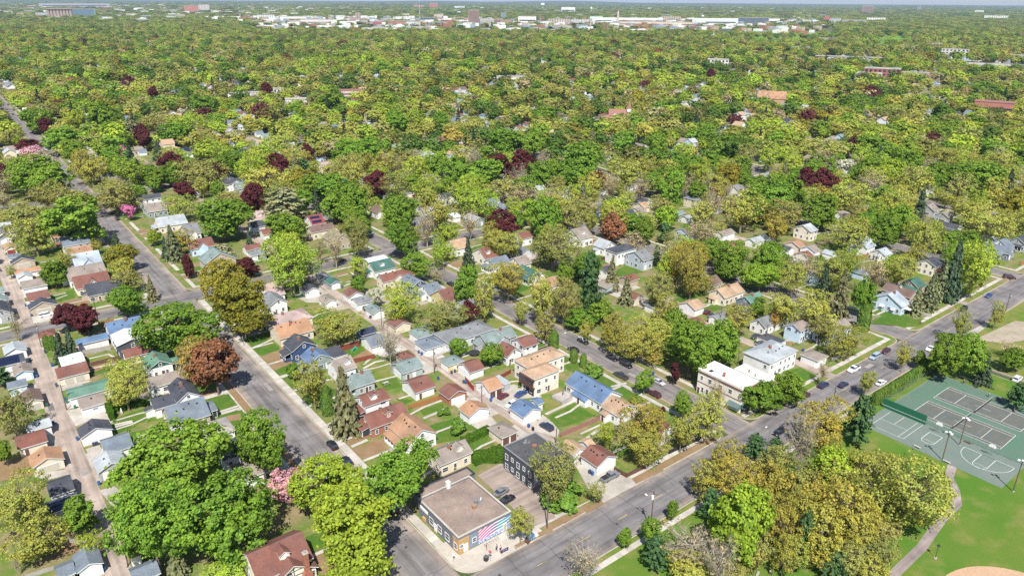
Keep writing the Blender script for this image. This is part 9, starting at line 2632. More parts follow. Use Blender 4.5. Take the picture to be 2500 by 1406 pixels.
bench(*GARDEN['slab'][:2], R(20), M_CONC, 'park_bench', 'grey slab bench by the trees at the bottom edge')
root = thing('equipment_box', 'grey metal dugout bench beside the clay infield', 'bench', (143.2, 35.6, .02), R(35))
b = MB(); b.box(-1.7, -.5, .42, 1.7, .0, .48); b.build('seat', M_STEEL, root)
b = MB(); b.box(-1.7, .25, .8, 1.7, .3, 1.1); b.build('backrest', M_STEEL, root)
for s in (-1.4, 0, 1.4):
 b = MB(); b.box(s - .04, -.4, 0, s + .04, .3, .8); b.build('leg', M_STEEL, root)
root = thing('stop_sign', 'red octagonal stop sign on a post beside the litter bin', 'sign', (73.3, 101.0, .02), R(-62))
b = MB(); b.tube((0, 0, 0), (0, 0, 2.9), .035, .035, 6); b.build('post', M_STEEL, root)
b = MB(); pr = [(.42 * math.cos(R(22.5 + 45 * k)), 2.55 + .42 * math.sin(R(22.5 + 45 * k))) for k in range(8)]
b.extrude(pr, -.06, -.035, 'y'); b.build('plate', mat('sign_red', (.42, .012, .015), .45, .04), root)
cu = bpy.data.curves.new('lettering', 'FONT'); cu.body = 'STOP'; cu.size = .30; cu.align_x = 'CENTER'; cu.align_y = 'CENTER'; cu.extrude = .003
to = bpy.data.objects.new('lettering_form', cu); lme = bpy.data.meshes.new_from_object(to); bpy.data.objects.remove(to); lme.materials.clear(); lme.materials.append(M_WHITEP)
to = obj('lettering', lme, root, (0, -.064, 2.55)); to.rotation_euler = (R(90), 0, 0)
root = thing('litter_bin', 'dark square litter bin on the corner pavement', 'bin', (72.7, 101.7, .02), R(25))
b = MB(); b.frustum((-.4, -.4, .4, .4), (-.44, -.44, .44, .44), 0, 1.05); b.build('body', M_DARK, root); b = MB(); b.box(-.47, -.47, 1.05, .47, .47, 1.15); b.build('lid', mat('lid_gray', (.10, .10, .10), .7), root)
root = thing('bus_stop_sign', 'small white sign on a post along the shop front kerb', 'sign', (66.7, 105.4, .02), R(-60))
b = MB(); b.tube((0, 0, 0), (0, 0, 2.8), .03, .03, 6); b.build('post', M_STEEL, root); b = MB(); b.box(-.25, -.05, 2.0, .25, -.03, 2.7); b.build('plate', M_TRIM, root)
root = thing('bicycle_rack', 'dark steel bicycle rack in front of the mural', 'rack', (76.8, 105.3, .03), R(3))
for k in range(6):
 b = MB()
 for p, q in (((0, -.3, 0), (0, -.3, .7)), ((0, -.3, .7), (0, .3, .7)), ((0, .3, .7), (0, .3, 0))): b.tube(p, q, .025, .025, 5)
 b.build('hoop', M_DARK, root, (k * .75 - 1.9, 0, 0))
root = thing('bicycle', 'dark bicycle leaning at the rack below the mural', 'bicycle', (74.9, 104.6, .03), R(60))
for s in (-.52, .52):
 b = MB(); n = 14
 for k in range(n):
  a0, a1 = 2 * math.pi * k / n, 2 * math.pi * (k + 1) / n; b.tube((s + .33 * math.cos(a0), 0, .34 + .33 * math.sin(a0)), (s + .33 * math.cos(a1), 0, .34 + .33 * math.sin(a1)), .022, .022, 4)
 b.build('wheel', M_DARK, root)
b = MB()
for p, q in (((-.52, 0, .34), (-.15, 0, .8)), ((-.15, 0, .8), (.38, 0, .82)), ((-.15, 0, .8), (0, 0, .32)), ((0, 0, .32), (.38, 0, .82)), ((-.52, 0, .34), (0, 0, .32)), ((.38, 0, .9), (.52, 0, .34))): b.tube(p, q, .025, .025, 5)
b.build('frame', mat('bike_frame', (.05, .06, .09), .4), root)
b = MB(); b.box(-.3, -.07, .86, -.03, .07, .92); b.build('saddle', M_DARK, root); b = MB(); b.tube((.4, -.3, .98), (.4, .3, .98), .02, .02, 5); b.build('handlebar', M_DARK, root)
root = thing('rubbish_pile', 'blue tarpaulin over furniture dumped at the kerb by the shop tree', 'pile', (84.9, 101.3, .02), R(10))
b = MB(); b.frustum((-1.2, -.7, 1.0, .8), (-.9, -.5, .6, .5), 0, 1.15); b.build('tarpaulin', mat('tarp_blue', (.035, .10, .24), .5, .25, 2.5, 9, hue=(.28, .36, .45)), root)
b = MB(); b.frustum((1.0, -.8, 1.9, .3), (1.2, -.7, 1.6, .1), 0, .6); b.build('white_sack', M_TRIM, root); b = MB(); b.box(-2.1, -.9, 0, -1.3, .0, .7); b.box(-2.1, -.1, .7, -1.3, 0, 1.1); b.build('armchair', mat('chair_brown', (.12, .07, .05), .8, .2), root)
b = MB(); b.box(-1.5, -1.3, 0, -.7, -.95, .2); b.build('cushion', mat('cushion_tan', (.50, .38, .28), .9), root)
for x0, x1 in ((80.2, 84.0),):
 root = thing('kerb_planter', 'bare earth tree bed framed with pale kerbs outside the shop', 'planter', ((x0 + x1) / 2, 100.9, .02))
 b = MB(); b.box(-1.9, -.5, 0, 1.9, -.36, .16); b.build('kerb', M_CONCB, root); b = MB(); b.box(-1.76, -.36, 0, 1.9, .7, .08); b.build('soil', M_SOIL, root); b = MB(); b.box(-1.9, -.36, 0, -1.76, .7, .16); b.build('kerb', M_CONCB, root)
root = thing('garden_statue', 'white statue on a stone in the hedge-lined back lawn', 'statue', GARDEN['statue'])
b = MB(); b.frustum((-.35, -.35, .35, .35), (-.28, -.28, .28, .28), 0, .6); b.build('pedestal', M_CONCB, root)
b = MB(); b.tube((0, 0, .6), (0, 0, 1.35), .24, .2, 8); b.tube((0, 0, 1.35), (0, 0, 1.55), .2, .07, 8); b.tube((0, 0, 1.55), (0, 0, 1.85), .12, .1, 8); b.build('figure', M_TRIM, root)
root = thing('trampoline', 'round black trampoline in the yard by the blue gray bungalow', 'trampoline', GARDEN['trampoline'])
b = MB(); b.tube((0, 0, .85), (0, 0, .87), 1.9, 1.9, 20); b.build('bed', M_DARK, root); b = MB(); n = 20
for k in range(n):
 a0, a1 = 2 * math.pi * k / n, 2 * math.pi * (k + 1) / n; b.tube((1.95 * math.cos(a0), 1.95 * math.sin(a0), .87), (1.95 * math.cos(a1), 1.95 * math.sin(a1), .87), .09, .09, 5)
b.build('rim', mat('trampoline_pad', (.03, .04, .06), .6), root)
for k in range(6):
 a = k * math.pi / 3; b = MB(); b.tube((1.95 * math.cos(a), 1.95 * math.sin(a), 0), (1.95 * math.cos(a), 1.95 * math.sin(a), .87), .04, .04, 5); b.build('leg', M_STEEL, root)
root = thing('climbing_dome', 'blue bar climbing dome on the lawn beside the white brown-roofed house', 'climbing frame', GARDEN['dome']); BL = mat('dome_blue', (.05, .15, .38), .5)
b = MB()
for k in range(10):
 a = k * math.pi / 5
 for (r0, z0, r1, z1) in ((1.5, 0, 1.2, .8), (1.2, .8, .5, 1.3)):
  for da in (0, math.pi / 5): b.tube((r0 * math.cos(a), r0 * math.sin(a), z0), (r1 * math.cos(a + da), r1 * math.sin(a + da), z1), .04, .04, 4)
 b.tube((1.2 * math.cos(a), 1.2 * math.sin(a), .8), (1.2 * math.cos(a + math.pi / 5), 1.2 * math.sin(a + math.pi / 5), .8), .04, .04, 4)
b.build('bars', BL, root)
root = thing('picnic_table', 'grey picnic table on the lawn behind the gray garage', 'table', GARDEN['picnic'])
b = MB(); b.box(-.9, -.38, .7, .9, .38, .76); b.build('tabletop', M_CONCB, root)
for s in (-1, 1):
 b = MB(); b.box(-.9, s * .75 - .14, .42, .9, s * .75 + .14, .47); b.build('seat', M_CONCB, root)
for s in (-.65, .65):
 b = MB(); b.tube((s, -.6, 0), (s, .25, .7), .05, .05, 4); b.tube((s, .6, 0), (s, -.25, .7), .05, .05, 4); b.build('leg', M_CONCB, root)
root = thing('play_slide', 'small green plastic slide on the lawn behind the blue house', 'slide', GARDEN['slide']); GR = mat('slide_green', (.05, .30, .20), .4)
b = MB(); b.extrude([(-1.0, 0), (-.9, 0), (.5, 1.1), (.9, 1.1), (.9, 1.2), (.45, 1.2)], -.3, .3, 'y'); b.build('chute', GR, root); b = MB(); b.box(.5, -.4, 0, 1.1, .4, 1.05); b.box(.5, -.45, 1.05, .6, .45, 1.6); b.build('tower', GR, root)
root = thing('shade_sail', 'white peaked shade sail beside the green roofed bungalow', 'awning', GARDEN['sail'])
b = MB(); top = (0, 0, 3.4); cs = [(-2.0, -1.6, 2.0), (2.0, -1.6, 2.0), (2.0, 1.6, 2.0), (-2.0, 1.6, 2.0)]
for k in range(4):
 p, q = cs[k], cs[(k + 1) % 4]; mid = tuple((p[i] + q[i]) / 2 * (.75 if i < 2 else 1.05) for i in range(3)); b.poly([p, mid, top]); b.poly([mid, q, top])
b.build('canvas', M_TRIM, root)
for c in cs + [(0, 0, 3.4)]:
 b = MB(); b.tube((c[0], c[1], 0), c, .04, .04, 5); b.build('post', M_STEEL, root)
root = thing('wooden_deck', 'weathered gray deck with railing behind the long blue roofed ranch house', 'deck', GARDEN['deck'])
for k in range(12):
 b = MB(); b.box(-2.6, -2.5 + k * .42 + .01, .75, 2.6, -2.5 + (k + 1) * .42 - .01, .82); b.build('plank', mat('weathered_wood', (.36, .33, .31), .9, .15, 1, 6), root)
for s in (-2.55, 2.5):
 b = MB(); b.box(s, -2.5, .05, s + .06, 2.5, .75); b.box(s, -2.5, 1.65, s + .06, 2.5, 1.75); b.build('railing', MATS['weathered_wood'], root)
b = MB(); b.box(-2.5, -2.55, .05, 2.5, -2.48, .75); b.box(-2.5, -2.55, 1.65, 2.5, -2.48, 1.75)
for k in range(14): b.box(-2.5 + k * .38, -2.54, .75, -2.45 + k * .38, -2.49, 1.68)
b.build('railing', MATS['weathered_wood'], root)
root = thing('patio_umbrella', 'folded grey patio umbrella with chairs on the weathered deck', 'umbrella', (GARDEN['deck'][0], GARDEN['deck'][1] + .3, .82))
b = MB(); b.tube((0, 0, 0), (0, 0, 1.9), .03, .03, 5); b.build('pole', M_DARK, root); b = MB(); b.tube((0, 0, .9), (.5, .2, 2.0), .12, .3, 8); b.build('canopy', mat('umbrella_gray', (.16, .15, .15), .9), root)
root = thing('park_lamp', 'short black park lamp on a pale footing beside the path', 'lamp', (151.3, 42.2, .02))
b = MB(); b.tube((0, 0, 0), (0, 0, 3.4), .06, .05, 8); b.build('post', M_DARK, root); b = MB(); b.frustum((-.32, -.32, .32, .32), (-.2, -.2, .2, .2), 3.4, 3.65); b.build('lamp_head', M_DARK, root); b = MB(); b.tube((0, 0, 0), (0, 0, .2), .35, .35, 10); b.build('footing', M_CONCB, root)
def skin(name, pts, edges, rad, m, parent, lv=1):
 me = bpy.data.meshes.new(name); me.from_pydata(pts, edges, []); me.materials.append(m); o = obj(name, me, parent)
 md = o.modifiers.new('skin', 'SKIN'); 
 for v, r in zip(me.skin_vertices[0].data, rad): v.radius = (r, r)
 me.skin_vertices[0].data[0].use_root = True
 s = o.modifiers.new('sub', 'SUBSURF'); s.levels = s.render_levels = lv
 return o
SKIN = mat('skin', (.45, .27, .19), .7, .03)
def person(x, y, a, label, shirt, trou, hair, pose='stand', z=.03):
 root = thing('person', label, 'person', (x, y, z), a)
 if pose == 'sit':
  P = [(0, 0, .52), (0, 0, .78), (0, -.02, 1.06), (0, 0, 1.16), (0, .02, 1.26), (.09, .05, .50), (.10, .46, .50), (.10, .46, .08), (.10, .58, .04), (-.09, .05, .50), (-.10, .46, .50), (-.10, .46, .08), (-.10, .58, .04), (.20, 0, 1.02), (.25, .08, .78), (.18, .3, .62), (-.20, 0, 1.02), (-.25, .08, .78), (-.18, .3, .62), (.17, .38, .6), (-.17, .38, .6)]
 else:
  st = .22 if pose == 'walk' else .0
  P = [(0, 0, .95), (0, 0, 1.18), (0, 0, 1.42), (0, 0, 1.52), (0, .02, 1.62), (.10, 0, .90), (.11, st * .6, .50), (.11, st, .09), (.11, st + .14, .04), (-.10, 0, .90), (-.11, -st * .3, .50), (-.11, -st, .12), (-.11, -st + .13, .04), (.20, 0, 1.40), (.25, -st * .4, 1.12), (.25, .08 - st * .3, .86), (-.20, 0, 1.40), (-.25, st * .4, 1.12), (-.25, .08 + st * .6, .88), (.25, .11 - st * .3, .78), (-.25, .11 + st * .6, .80)]
 E_ = [(0, 1), (1, 2), (2, 3), (3, 4), (0, 5), (5, 6), (6, 7), (7, 8), (0, 9), (9, 10), (10, 11), (11, 12), (2, 13), (13, 14), (14, 15), (2, 16), (16, 17), (17, 18), (15, 19), (18, 20)]
 rad = [.14, .13, .14, .055, .075, .085, .06, .045, .04, .085, .06, .045, .04, .06, .045, .035, .06, .045, .035, .035, .035]
 skin('body', P, E_, rad, SKIN, root)
 skin('shirt', [P[i] for i in (1, 2, 0, 13, 14, 16, 17)], [(0, 1), (0, 2), (1, 3), (3, 4), (1, 5), (5, 6)], [.155, .165, .16, .08, .062, .08, .062], shirt, root)
 skin('trousers', [P[i] for i in (0, 5, 6, 7, 9, 10, 11)], [(0, 1), (1, 2), (2, 3), (0, 4), (4, 5), (5, 6)], [.155, .105, .078, .065, .105, .078, .065], trou, root)
 hd = Vector(P[4]); b = MB()
 for k in range(3): b.tube(hd + Vector((0, 0, .0 + .05 * k)), hd + Vector((0, 0, .05 + .05 * k)), (.085, .11, .10)[k], (.11, .10, .05)[k], 10)
 b.build('head', SKIN, root)
 b = MB(); b.tube(hd + Vector((0, -.02, .08)), hd + Vector((0, -.025, .17)), .115, .07, 10); b.build('hair', hair, root)
 for p in (P[19], P[20]):
  b = MB(); p = Vector(p)
  for k in range(4): b.tube(p + Vector((0, -.03 + .02 * k, 0)), p + Vector((0, -.02 + .025 * k, -.09 + .012 * abs(k - 1.5))), .011, .008, 4)
  b.tube(p, p + Vector((0, .06, -.04)), .012, .009, 4); b.build('fingers', SKIN, root)
D1_, D2_, WH = mat('cloth_dark', (.03, .035, .06), .9), mat('cloth_navy', (.04, .06, .14), .9), mat('cloth_pale', (.60, .55, .55), .9)
RED = mat('cloth_red', (.42, .05, .04), .9); HB = mat('hair_brown', (.05, .03, .02), .8)
person(76.3, 102.7, R(30), 'person in dark jacket walking past the red and navy bench', D2_, D1_, HB, 'walk')
person(76.9, 102.1, R(180), 'person in a pale top standing at the end of the bus bench', WH, D1_, HB, 'stand')
person(236.2, 60.2, R(70), 'person in dark clothes standing at the far post of the farther tennis net', D1_, D2_, HB, 'stand')
person(237.2, 64.0, R(200), 'person in a pale shirt near the dark bench at the court edge', WH, D1_, HB, 'stand')
person(240.0, 72.4, R(120), 'person in dark clothes walking on the grass beyond the tennis court corner', D1_, D1_, HB, 'walk')
person(*GARDEN['picnicker'], R(200), 'person in a white shirt sitting on the grey slab bench at the bottom edge', WH, D1_, HB, 'sit')
person(*GARDEN['redperson'], R(60), 'person in red standing on the pavement at the corner lawn', RED, D1_, HB, 'stand')
YAW, PIT = -0.662836, 0.378881
CYW, SYW = math.cos(YAW), math.sin(YAW)
def cam_frame(x, y): return x * CYW + y * SYW, -x * SYW + y * CYW       # right, forward
def pix_y(x, y):
 f = cam_frame(x, y)[1]; return 703 + 1771.46 * math.tan(math.atan2(113.5, max(f, 1)) - PIT)
def instance_cloud(name, pts, cols, scl, rot, meshes, pick=None, attrs=(('tint',),)):
 n = len(pts); me = bpy.data.meshes.new(name); me.vertices.add(n); me.vertices.foreach_set('co', np.asarray(pts, np.float32).reshape(-1))
 for nm, c in cols.items():
  at = me.attributes.new(nm, 'FLOAT_COLOR', 'POINT'); at.data.foreach_set('color', np.concatenate([c, np.ones((n, 1))], 1).astype(np.float32).reshape(-1))
 at = me.attributes.new('sc', 'FLOAT_VECTOR', 'POINT'); at.data.foreach_set('vector', np.asarray(scl, np.float32).reshape(-1))
 at = me.attributes.new('rt', 'FLOAT_VECTOR', 'POINT'); at.data.foreach_set('vector', np.asarray(rot, np.float32).reshape(-1))
 at = me.attributes.new('pk', 'INT', 'POINT'); at.data.foreach_set('value', np.asarray(pick, np.int32))
 me.materials.append(meshes[0].materials[0])
 o = bpy.data.objects.new(name, me); COL.objects.link(o); o['kind'] = 'stuff'
 lib = bpy.data.collections.new(name + '_forms')
 for i, m in enumerate(meshes):
  q = bpy.data.objects.new('form_%02d' % i, m); lib.objects.link(q)
 ng = bpy.data.node_groups.new(name, 'GeometryNodeTree')
 ng.interface.new_socket('Geometry', in_out='INPUT', socket_type='NodeSocketGeometry'); ng.interface.new_socket('Geometry', in_out='OUTPUT', socket_type='NodeSocketGeometry')
 N = ng.nodes; L = ng.links; gi = N.new('NodeGroupInput'); go = N.new('NodeGroupOutput'); ip = N.new('GeometryNodeInstanceOnPoints'); ci = N.new('GeometryNodeCollectionInfo')
 ci.inputs['Collection'].default_value = lib; ci.inputs['Separate Children'].default_value = True; ci.inputs['Reset Children'].default_value = True
 ip.inputs['Pick Instance'].default_value = True
 def na(nm, ty):
  a = N.new('GeometryNodeInputNamedAttribute'); a.data_type = ty; a.inputs[0].default_value = nm; return [s for s in a.outputs if s.enabled][0]
 L.new(gi.outputs[0], ip.inputs['Points']); L.new(ci.outputs[0], ip.inputs['Instance']); L.new(na('pk', 'INT'), ip.inputs['Instance Index'])
 L.new(na('sc', 'FLOAT_VECTOR'), ip.inputs['Scale']); L.new(na('rt', 'FLOAT_VECTOR'), ip.inputs['Rotation']); L.new(ip.outputs[0], go.inputs[0])
 md = o.modifiers.new('spread', 'NODES'); md.node_group = ng
 return o
def lod_crown(seed, n, leaf, shape):
 g = np.random.default_rng(seed); c = clumps(g, n // 6, shape); k = np.repeat(np.arange(len(c)), 6)
 P = c[k] + unit(g.normal(0, 1, (len(k), 3))) * .2 * g.random((len(k), 1)) ** .4
 U, V = leaf_frames(g, unit(P + np.array([0, 0, .35])), .45, leaf); me = quads_mesh('wood_form', P, U, V, M_LEAFI); return me
FORMS = [lod_crown(200 + i, 900, .078, ('round', 'vase', 'round', 'oval')[i % 4]) for i in range(6)] + [lod_crown(220 + i, 260, .10, 'vase') for i in range(2)]
cone = spruce_crown(230, 9, 6); cone.materials.clear(); cone.materials.append(M_LEAFI); FORMS.append(cone)
g = np.random.default_rng(11)
PAL = np.array([LEAFC[k][1] for k in 'gglllyyyyooooqtQrR']); PALF = [0, 0, 1, 1, 1, 2, 2, 2, 2, 2, 2, 2, 2, 0, 6, 0, 3, 3]
PW = np.array([5.2, 5.2, 3.4, 3.4, 3.4, 4.2, 4.2, 4.2, 4.2, 4.2, 4.2, 4.2, 4.2, 1.0, 4.4, 1.2, .8, .12]); PW /= PW.sum()
def in_poly(x, y, poly):
 c = np.zeros(len(x), bool); n = len(poly); j = n - 1
 for i in range(n):
  xi, yi = poly[i]; xj, yj = poly[j]
  c ^= ((yi > y) != (yj > y)) & (x < (xj - xi) * (y - yi) / (yj - yi + 1e-12) + xi); j = i
 return c
def ring(f0, f1, cell, cover):
 half = f1 * .78 + 60
 nx, ny = int(2 * half / cell), int((f1 - f0) / cell)
 u = (np.arange(nx) + .5) / nx * 2 * half - half; v = f0 + (np.arange(ny) + .5) * cell
 Uu, Vv = np.meshgrid(u, v); Uu = Uu.ravel() + g.uniform(-.46, .46, nx * ny) * cell; Vv = Vv.ravel() + g.uniform(-.46, .46, nx * ny) * cell
 ok = (np.abs(Uu) < Vv * .76 + 50) & (g.random(len(Uu)) < cover); Uu, Vv = Uu[ok], Vv[ok]
 return Uu * CYW - Vv * SYW, Uu * SYW + Vv * CYW, Vv
M_RI = color_mat('far_roof', .9, 'tint', spec=.1); M_WI = color_mat('far_wall', .8, 'tint2', spec=.1)
def far_house(sx, sy, e, hip):
 me, _ = (hip_roof(sx, sy, e, .45, M_RI) if hip else gable_roof(sx, sy, 'x', e, .6, M_RI)); 
 b = MB(); wl = MB()
 x, y = sx / 2 - .4, sy / 2 - .4
 vs = [tuple(v.co) for v in me.vertices]; fs = [tuple(p.vertices) for p in me.polygons]; ms = [p.material_index for p in me.polygons]
 m = MB(); m.v, m.f, m.m = list(vs), list(fs), [1 if q else 0 for q in ms]
 if hip: m.box(-x, -y, 0, x, y, e, 1)
 else: m.extrude([(-y, 0), (y, 0), (y, e + .2), (0, e + sy / 2 * .6 - .02), (-y, e + .2)], -x, x, 'x', 1)
 for k in range(3): m.box(-x + .9 + k * 2.6, -y - .03, 1.0, -x + 1.9 + k * 2.6, -y, 2.3, 2); 
 for k in range(2): m.box(-x - .03, -y + 1.4 + k * 2.6, 1.0, -x, -y + 2.4 + k * 2.6, 2.3, 2)
 return m.mesh('far_house_form', [M_RI, M_WI, M_GLASS])
HF = [far_house(11, 8.5, 3.4, 0), far_house(9, 10, 5.2, 0), far_house(10, 9, 3.2, 1), far_house(6.5, 7, 2.6, 0)]
H = []
for i in range(-3, 22):
 for j in range(1, 14):
  bx, by = 60 + 101 * i, 94 + 202 * j
  for c in range(2):
   for k in range(13):
    X = bx + (22 if c == 0 else 79) + g.uniform(-2, 2); Y = by + 16 + k * 14 + g.uniform(-2, 2)
    H.append((X, Y, int(g.integers(0, 3)))); 
    if g.random() < .8: H.append((bx + (43 if c == 0 else 58), Y + 3, 3))
H = np.array(H); f = -H[:, 0] * SYW + H[:, 1] * CYW; s = H[:, 0] * CYW + H[:, 1] * SYW
py = 703 + 1771.46 * np.tan(np.arctan2(113.5, np.maximum(f, 1)) - PIT)
ok = (f > 300) & (np.abs(s) < f * .75) & (f < 2700) & (py < HOUSE_Y) & (g.random(len(H)) < .75)
for r_ in BUILDINGS: ok &= ~((np.abs(H[:, 0] - r_[0]) < r_[2] / 2 + 5.5) & (np.abs(H[:, 1] - r_[1]) < r_[3] / 2 + 5.5))
for poly in CLEAR: ok &= ~in_poly(H[:, 0], H[:, 1], poly)
for (bx, by, bw, bd) in CLEAR_BOX: ok &= ~((np.abs(H[:, 0] - bx) < bw + 6) & (np.abs(H[:, 1] - by) < bd + 6))
H = H[ok]; n = len(H)
rk = [ROOFC[k] for k in ('slate', 'gray', 'bluegray', 'bluegray', 'lgray', 'brown', 'rbrown', 'taupe', 'taupe', 'tanroof', 'graygreen')]; wk = [WALLC[k] for k in ('white', 'white', 'white', 'white', 'cream', 'lblue', 'gray', 'tan', 'lgray')]
instance_cloud('distant_houses', np.stack([H[:, 0], H[:, 1], np.zeros(n)], 1), {'tint': np.array(rk)[g.integers(0, len(rk), n)], 'tint2': np.array(wk)[g.integers(0, len(wk), n)]}, np.full((n, 3), 1.0) * g.uniform(.9, 1.1, (n, 1)), np.stack([np.zeros(n), np.zeros(n), g.integers(0, 4, n) * math.pi / 2], 1), HF, H[:, 2].astype(int))
XS, YS, FW, CE = [], [], [], []
for f0, f1, cell, cover in ((300, 1000, 11.5, .96), (1000, 2700, 16, .95), (2700, 5200, 27, .85), (5200, 19000, 85, .72)):
 x, y, f = ring(f0, f1, cell, cover); XS.append(x); YS.append(y); FW.append(f); CE.append(np.full(len(x), cell))
XS, YS, FW, CE = map(np.concatenate, (XS, YS, FW, CE))
keep = np.ones(len(XS), bool)
py = 703 + 1771.46 * np.tan(np.arctan2(113.5, FW) - PIT)
keep &= ~((py > WOOD_Y))                                            # nearer than this every tree is its own
near = FW < 1500
for sx in STX: keep &= ~(near & (np.abs(XS - sx) < (9.5 if abs(sx - 60) < 1 else 3.2)))
for sy in STY: keep &= ~(near & (np.abs(YS - sy) < 3.0))
for t in TREES:
 if t[2] > 200 or t[1] > 240: keep &= ~(((XS - t[1]) ** 2 + (YS - t[2]) ** 2) < (t[3] * 1.0 + 2.2) ** 2)
for r_ in BUILDINGS:
 keep &= ~((np.abs(XS - r_[0]) < r_[2] / 2 + 2.5) & (np.abs(YS - r_[1]) < r_[3] / 2 + 2.5))
 if r_[11]:   # keep the line of sight to the mid-distance roofs partly open
  d = math.hypot(r_[0], r_[1]); ux, uy = r_[0] / d, r_[1] / d
  s = (XS - r_[0]) * -ux + (YS - r_[1]) * -uy; q = np.abs((XS - r_[0]) * uy - (YS - r_[1]) * ux)
  keep &= ~((s > 0) & (s < 15) & (q < r_[2] * .5))
seen = H[(g.random(len(H)) < .5)]
for hx, hy, _k in seen:
 d = math.hypot(hx, hy); ux, uy = hx / d, hy / d; s = (XS - hx) * -ux + (YS - hy) * -uy; q = np.abs((XS - hx) * uy - (YS - hy) * ux)
 keep &= ~((s > -7) & (s < 19) & (q < 8.5))
for poly in CLEAR: keep &= ~(in_poly(XS, YS, poly) & (g.random(len(XS)) < .90))
for (bx, by, bw, bd) in CLEAR_BOX: keep &= ~((np.abs(XS - bx) < bw) & (np.abs(YS - by) < bd))
city = (FW > 2750) & (FW < 4700) & (XS * CYW + YS * SYW > -.36 * FW) & (XS * CYW + YS * SYW < .42 * FW)
keep &= ~(city & (g.random(len(XS)) < .86))
flats = (FW > 3600) & (FW < 9000) & (XS * CYW + YS * SYW < -.30 * FW)
keep &= ~(flats & (g.random(len(XS)) < .45))
XS, YS, FW, CE = XS[keep], YS[keep], FW[keep], CE[keep]; n = len(XS)
fld = np.sin(XS * .011 + 1.3 * np.sin(YS * .007)) + np.sin(YS * .013 + 1.7 * np.sin(XS * .005 + 2))
ki = g.choice(len(PW), n, p=PW); alt = g.random(n) < .30
ki = np.where(alt & (fld > .9), g.integers(2, 5, n), np.where(alt & (fld < -.9), g.integers(9, 13, n), ki))
con = g.random(n) < .022
sz = np.where(CE < 12, g.uniform(5.0, 10.2, n), np.where(CE < 17, g.uniform(7.0, 12.0, n), CE * g.uniform(.55, .8, n)))
ht = np.where(CE < 17, sz * g.uniform(.55, .85, n), g.uniform(6, 10, n))
pick = np.array(PALF)[ki]; vr = g.integers(0, 3, n)
pick = np.where(pick == 0, vr * 2, np.where(pick == 1, (vr * 2 + 1) % 6, np.where(pick == 2, 1 + 2 * (vr % 3), np.where(pick == 3, 3, pick + vr % 2))))
tint = PAL[ki] * g.uniform(.66, 1.26, (n, 1)) * g.uniform(.93, 1.07, (n, 3))
dk = g.random(n) < np.where(fld > .3, .05, .22); tint[dk] = np.array([.085, .155, .035]) * g.uniform(.8, 1.3, (n, 1))[dk]; tint[con] = np.array([.04, .075, .04]); pick = np.where(con & (CE < 20), 8, pick)
ht = np.where(con & (CE < 20), sz * .95, ht); sz = np.where(con & (CE < 20), sz * .5, sz)
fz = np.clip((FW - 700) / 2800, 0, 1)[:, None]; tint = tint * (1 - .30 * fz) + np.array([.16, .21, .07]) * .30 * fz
zc = ht * np.where(CE < 20, 1.25, .6)
instance_cloud('distant_woodland', np.stack([XS, YS, zc], 1), {'tint': tint}, np.stack([sz, sz, ht], 1), np.stack([np.zeros(n), np.zeros(n), g.uniform(0, 6.28, n)], 1), FORMS, pick)
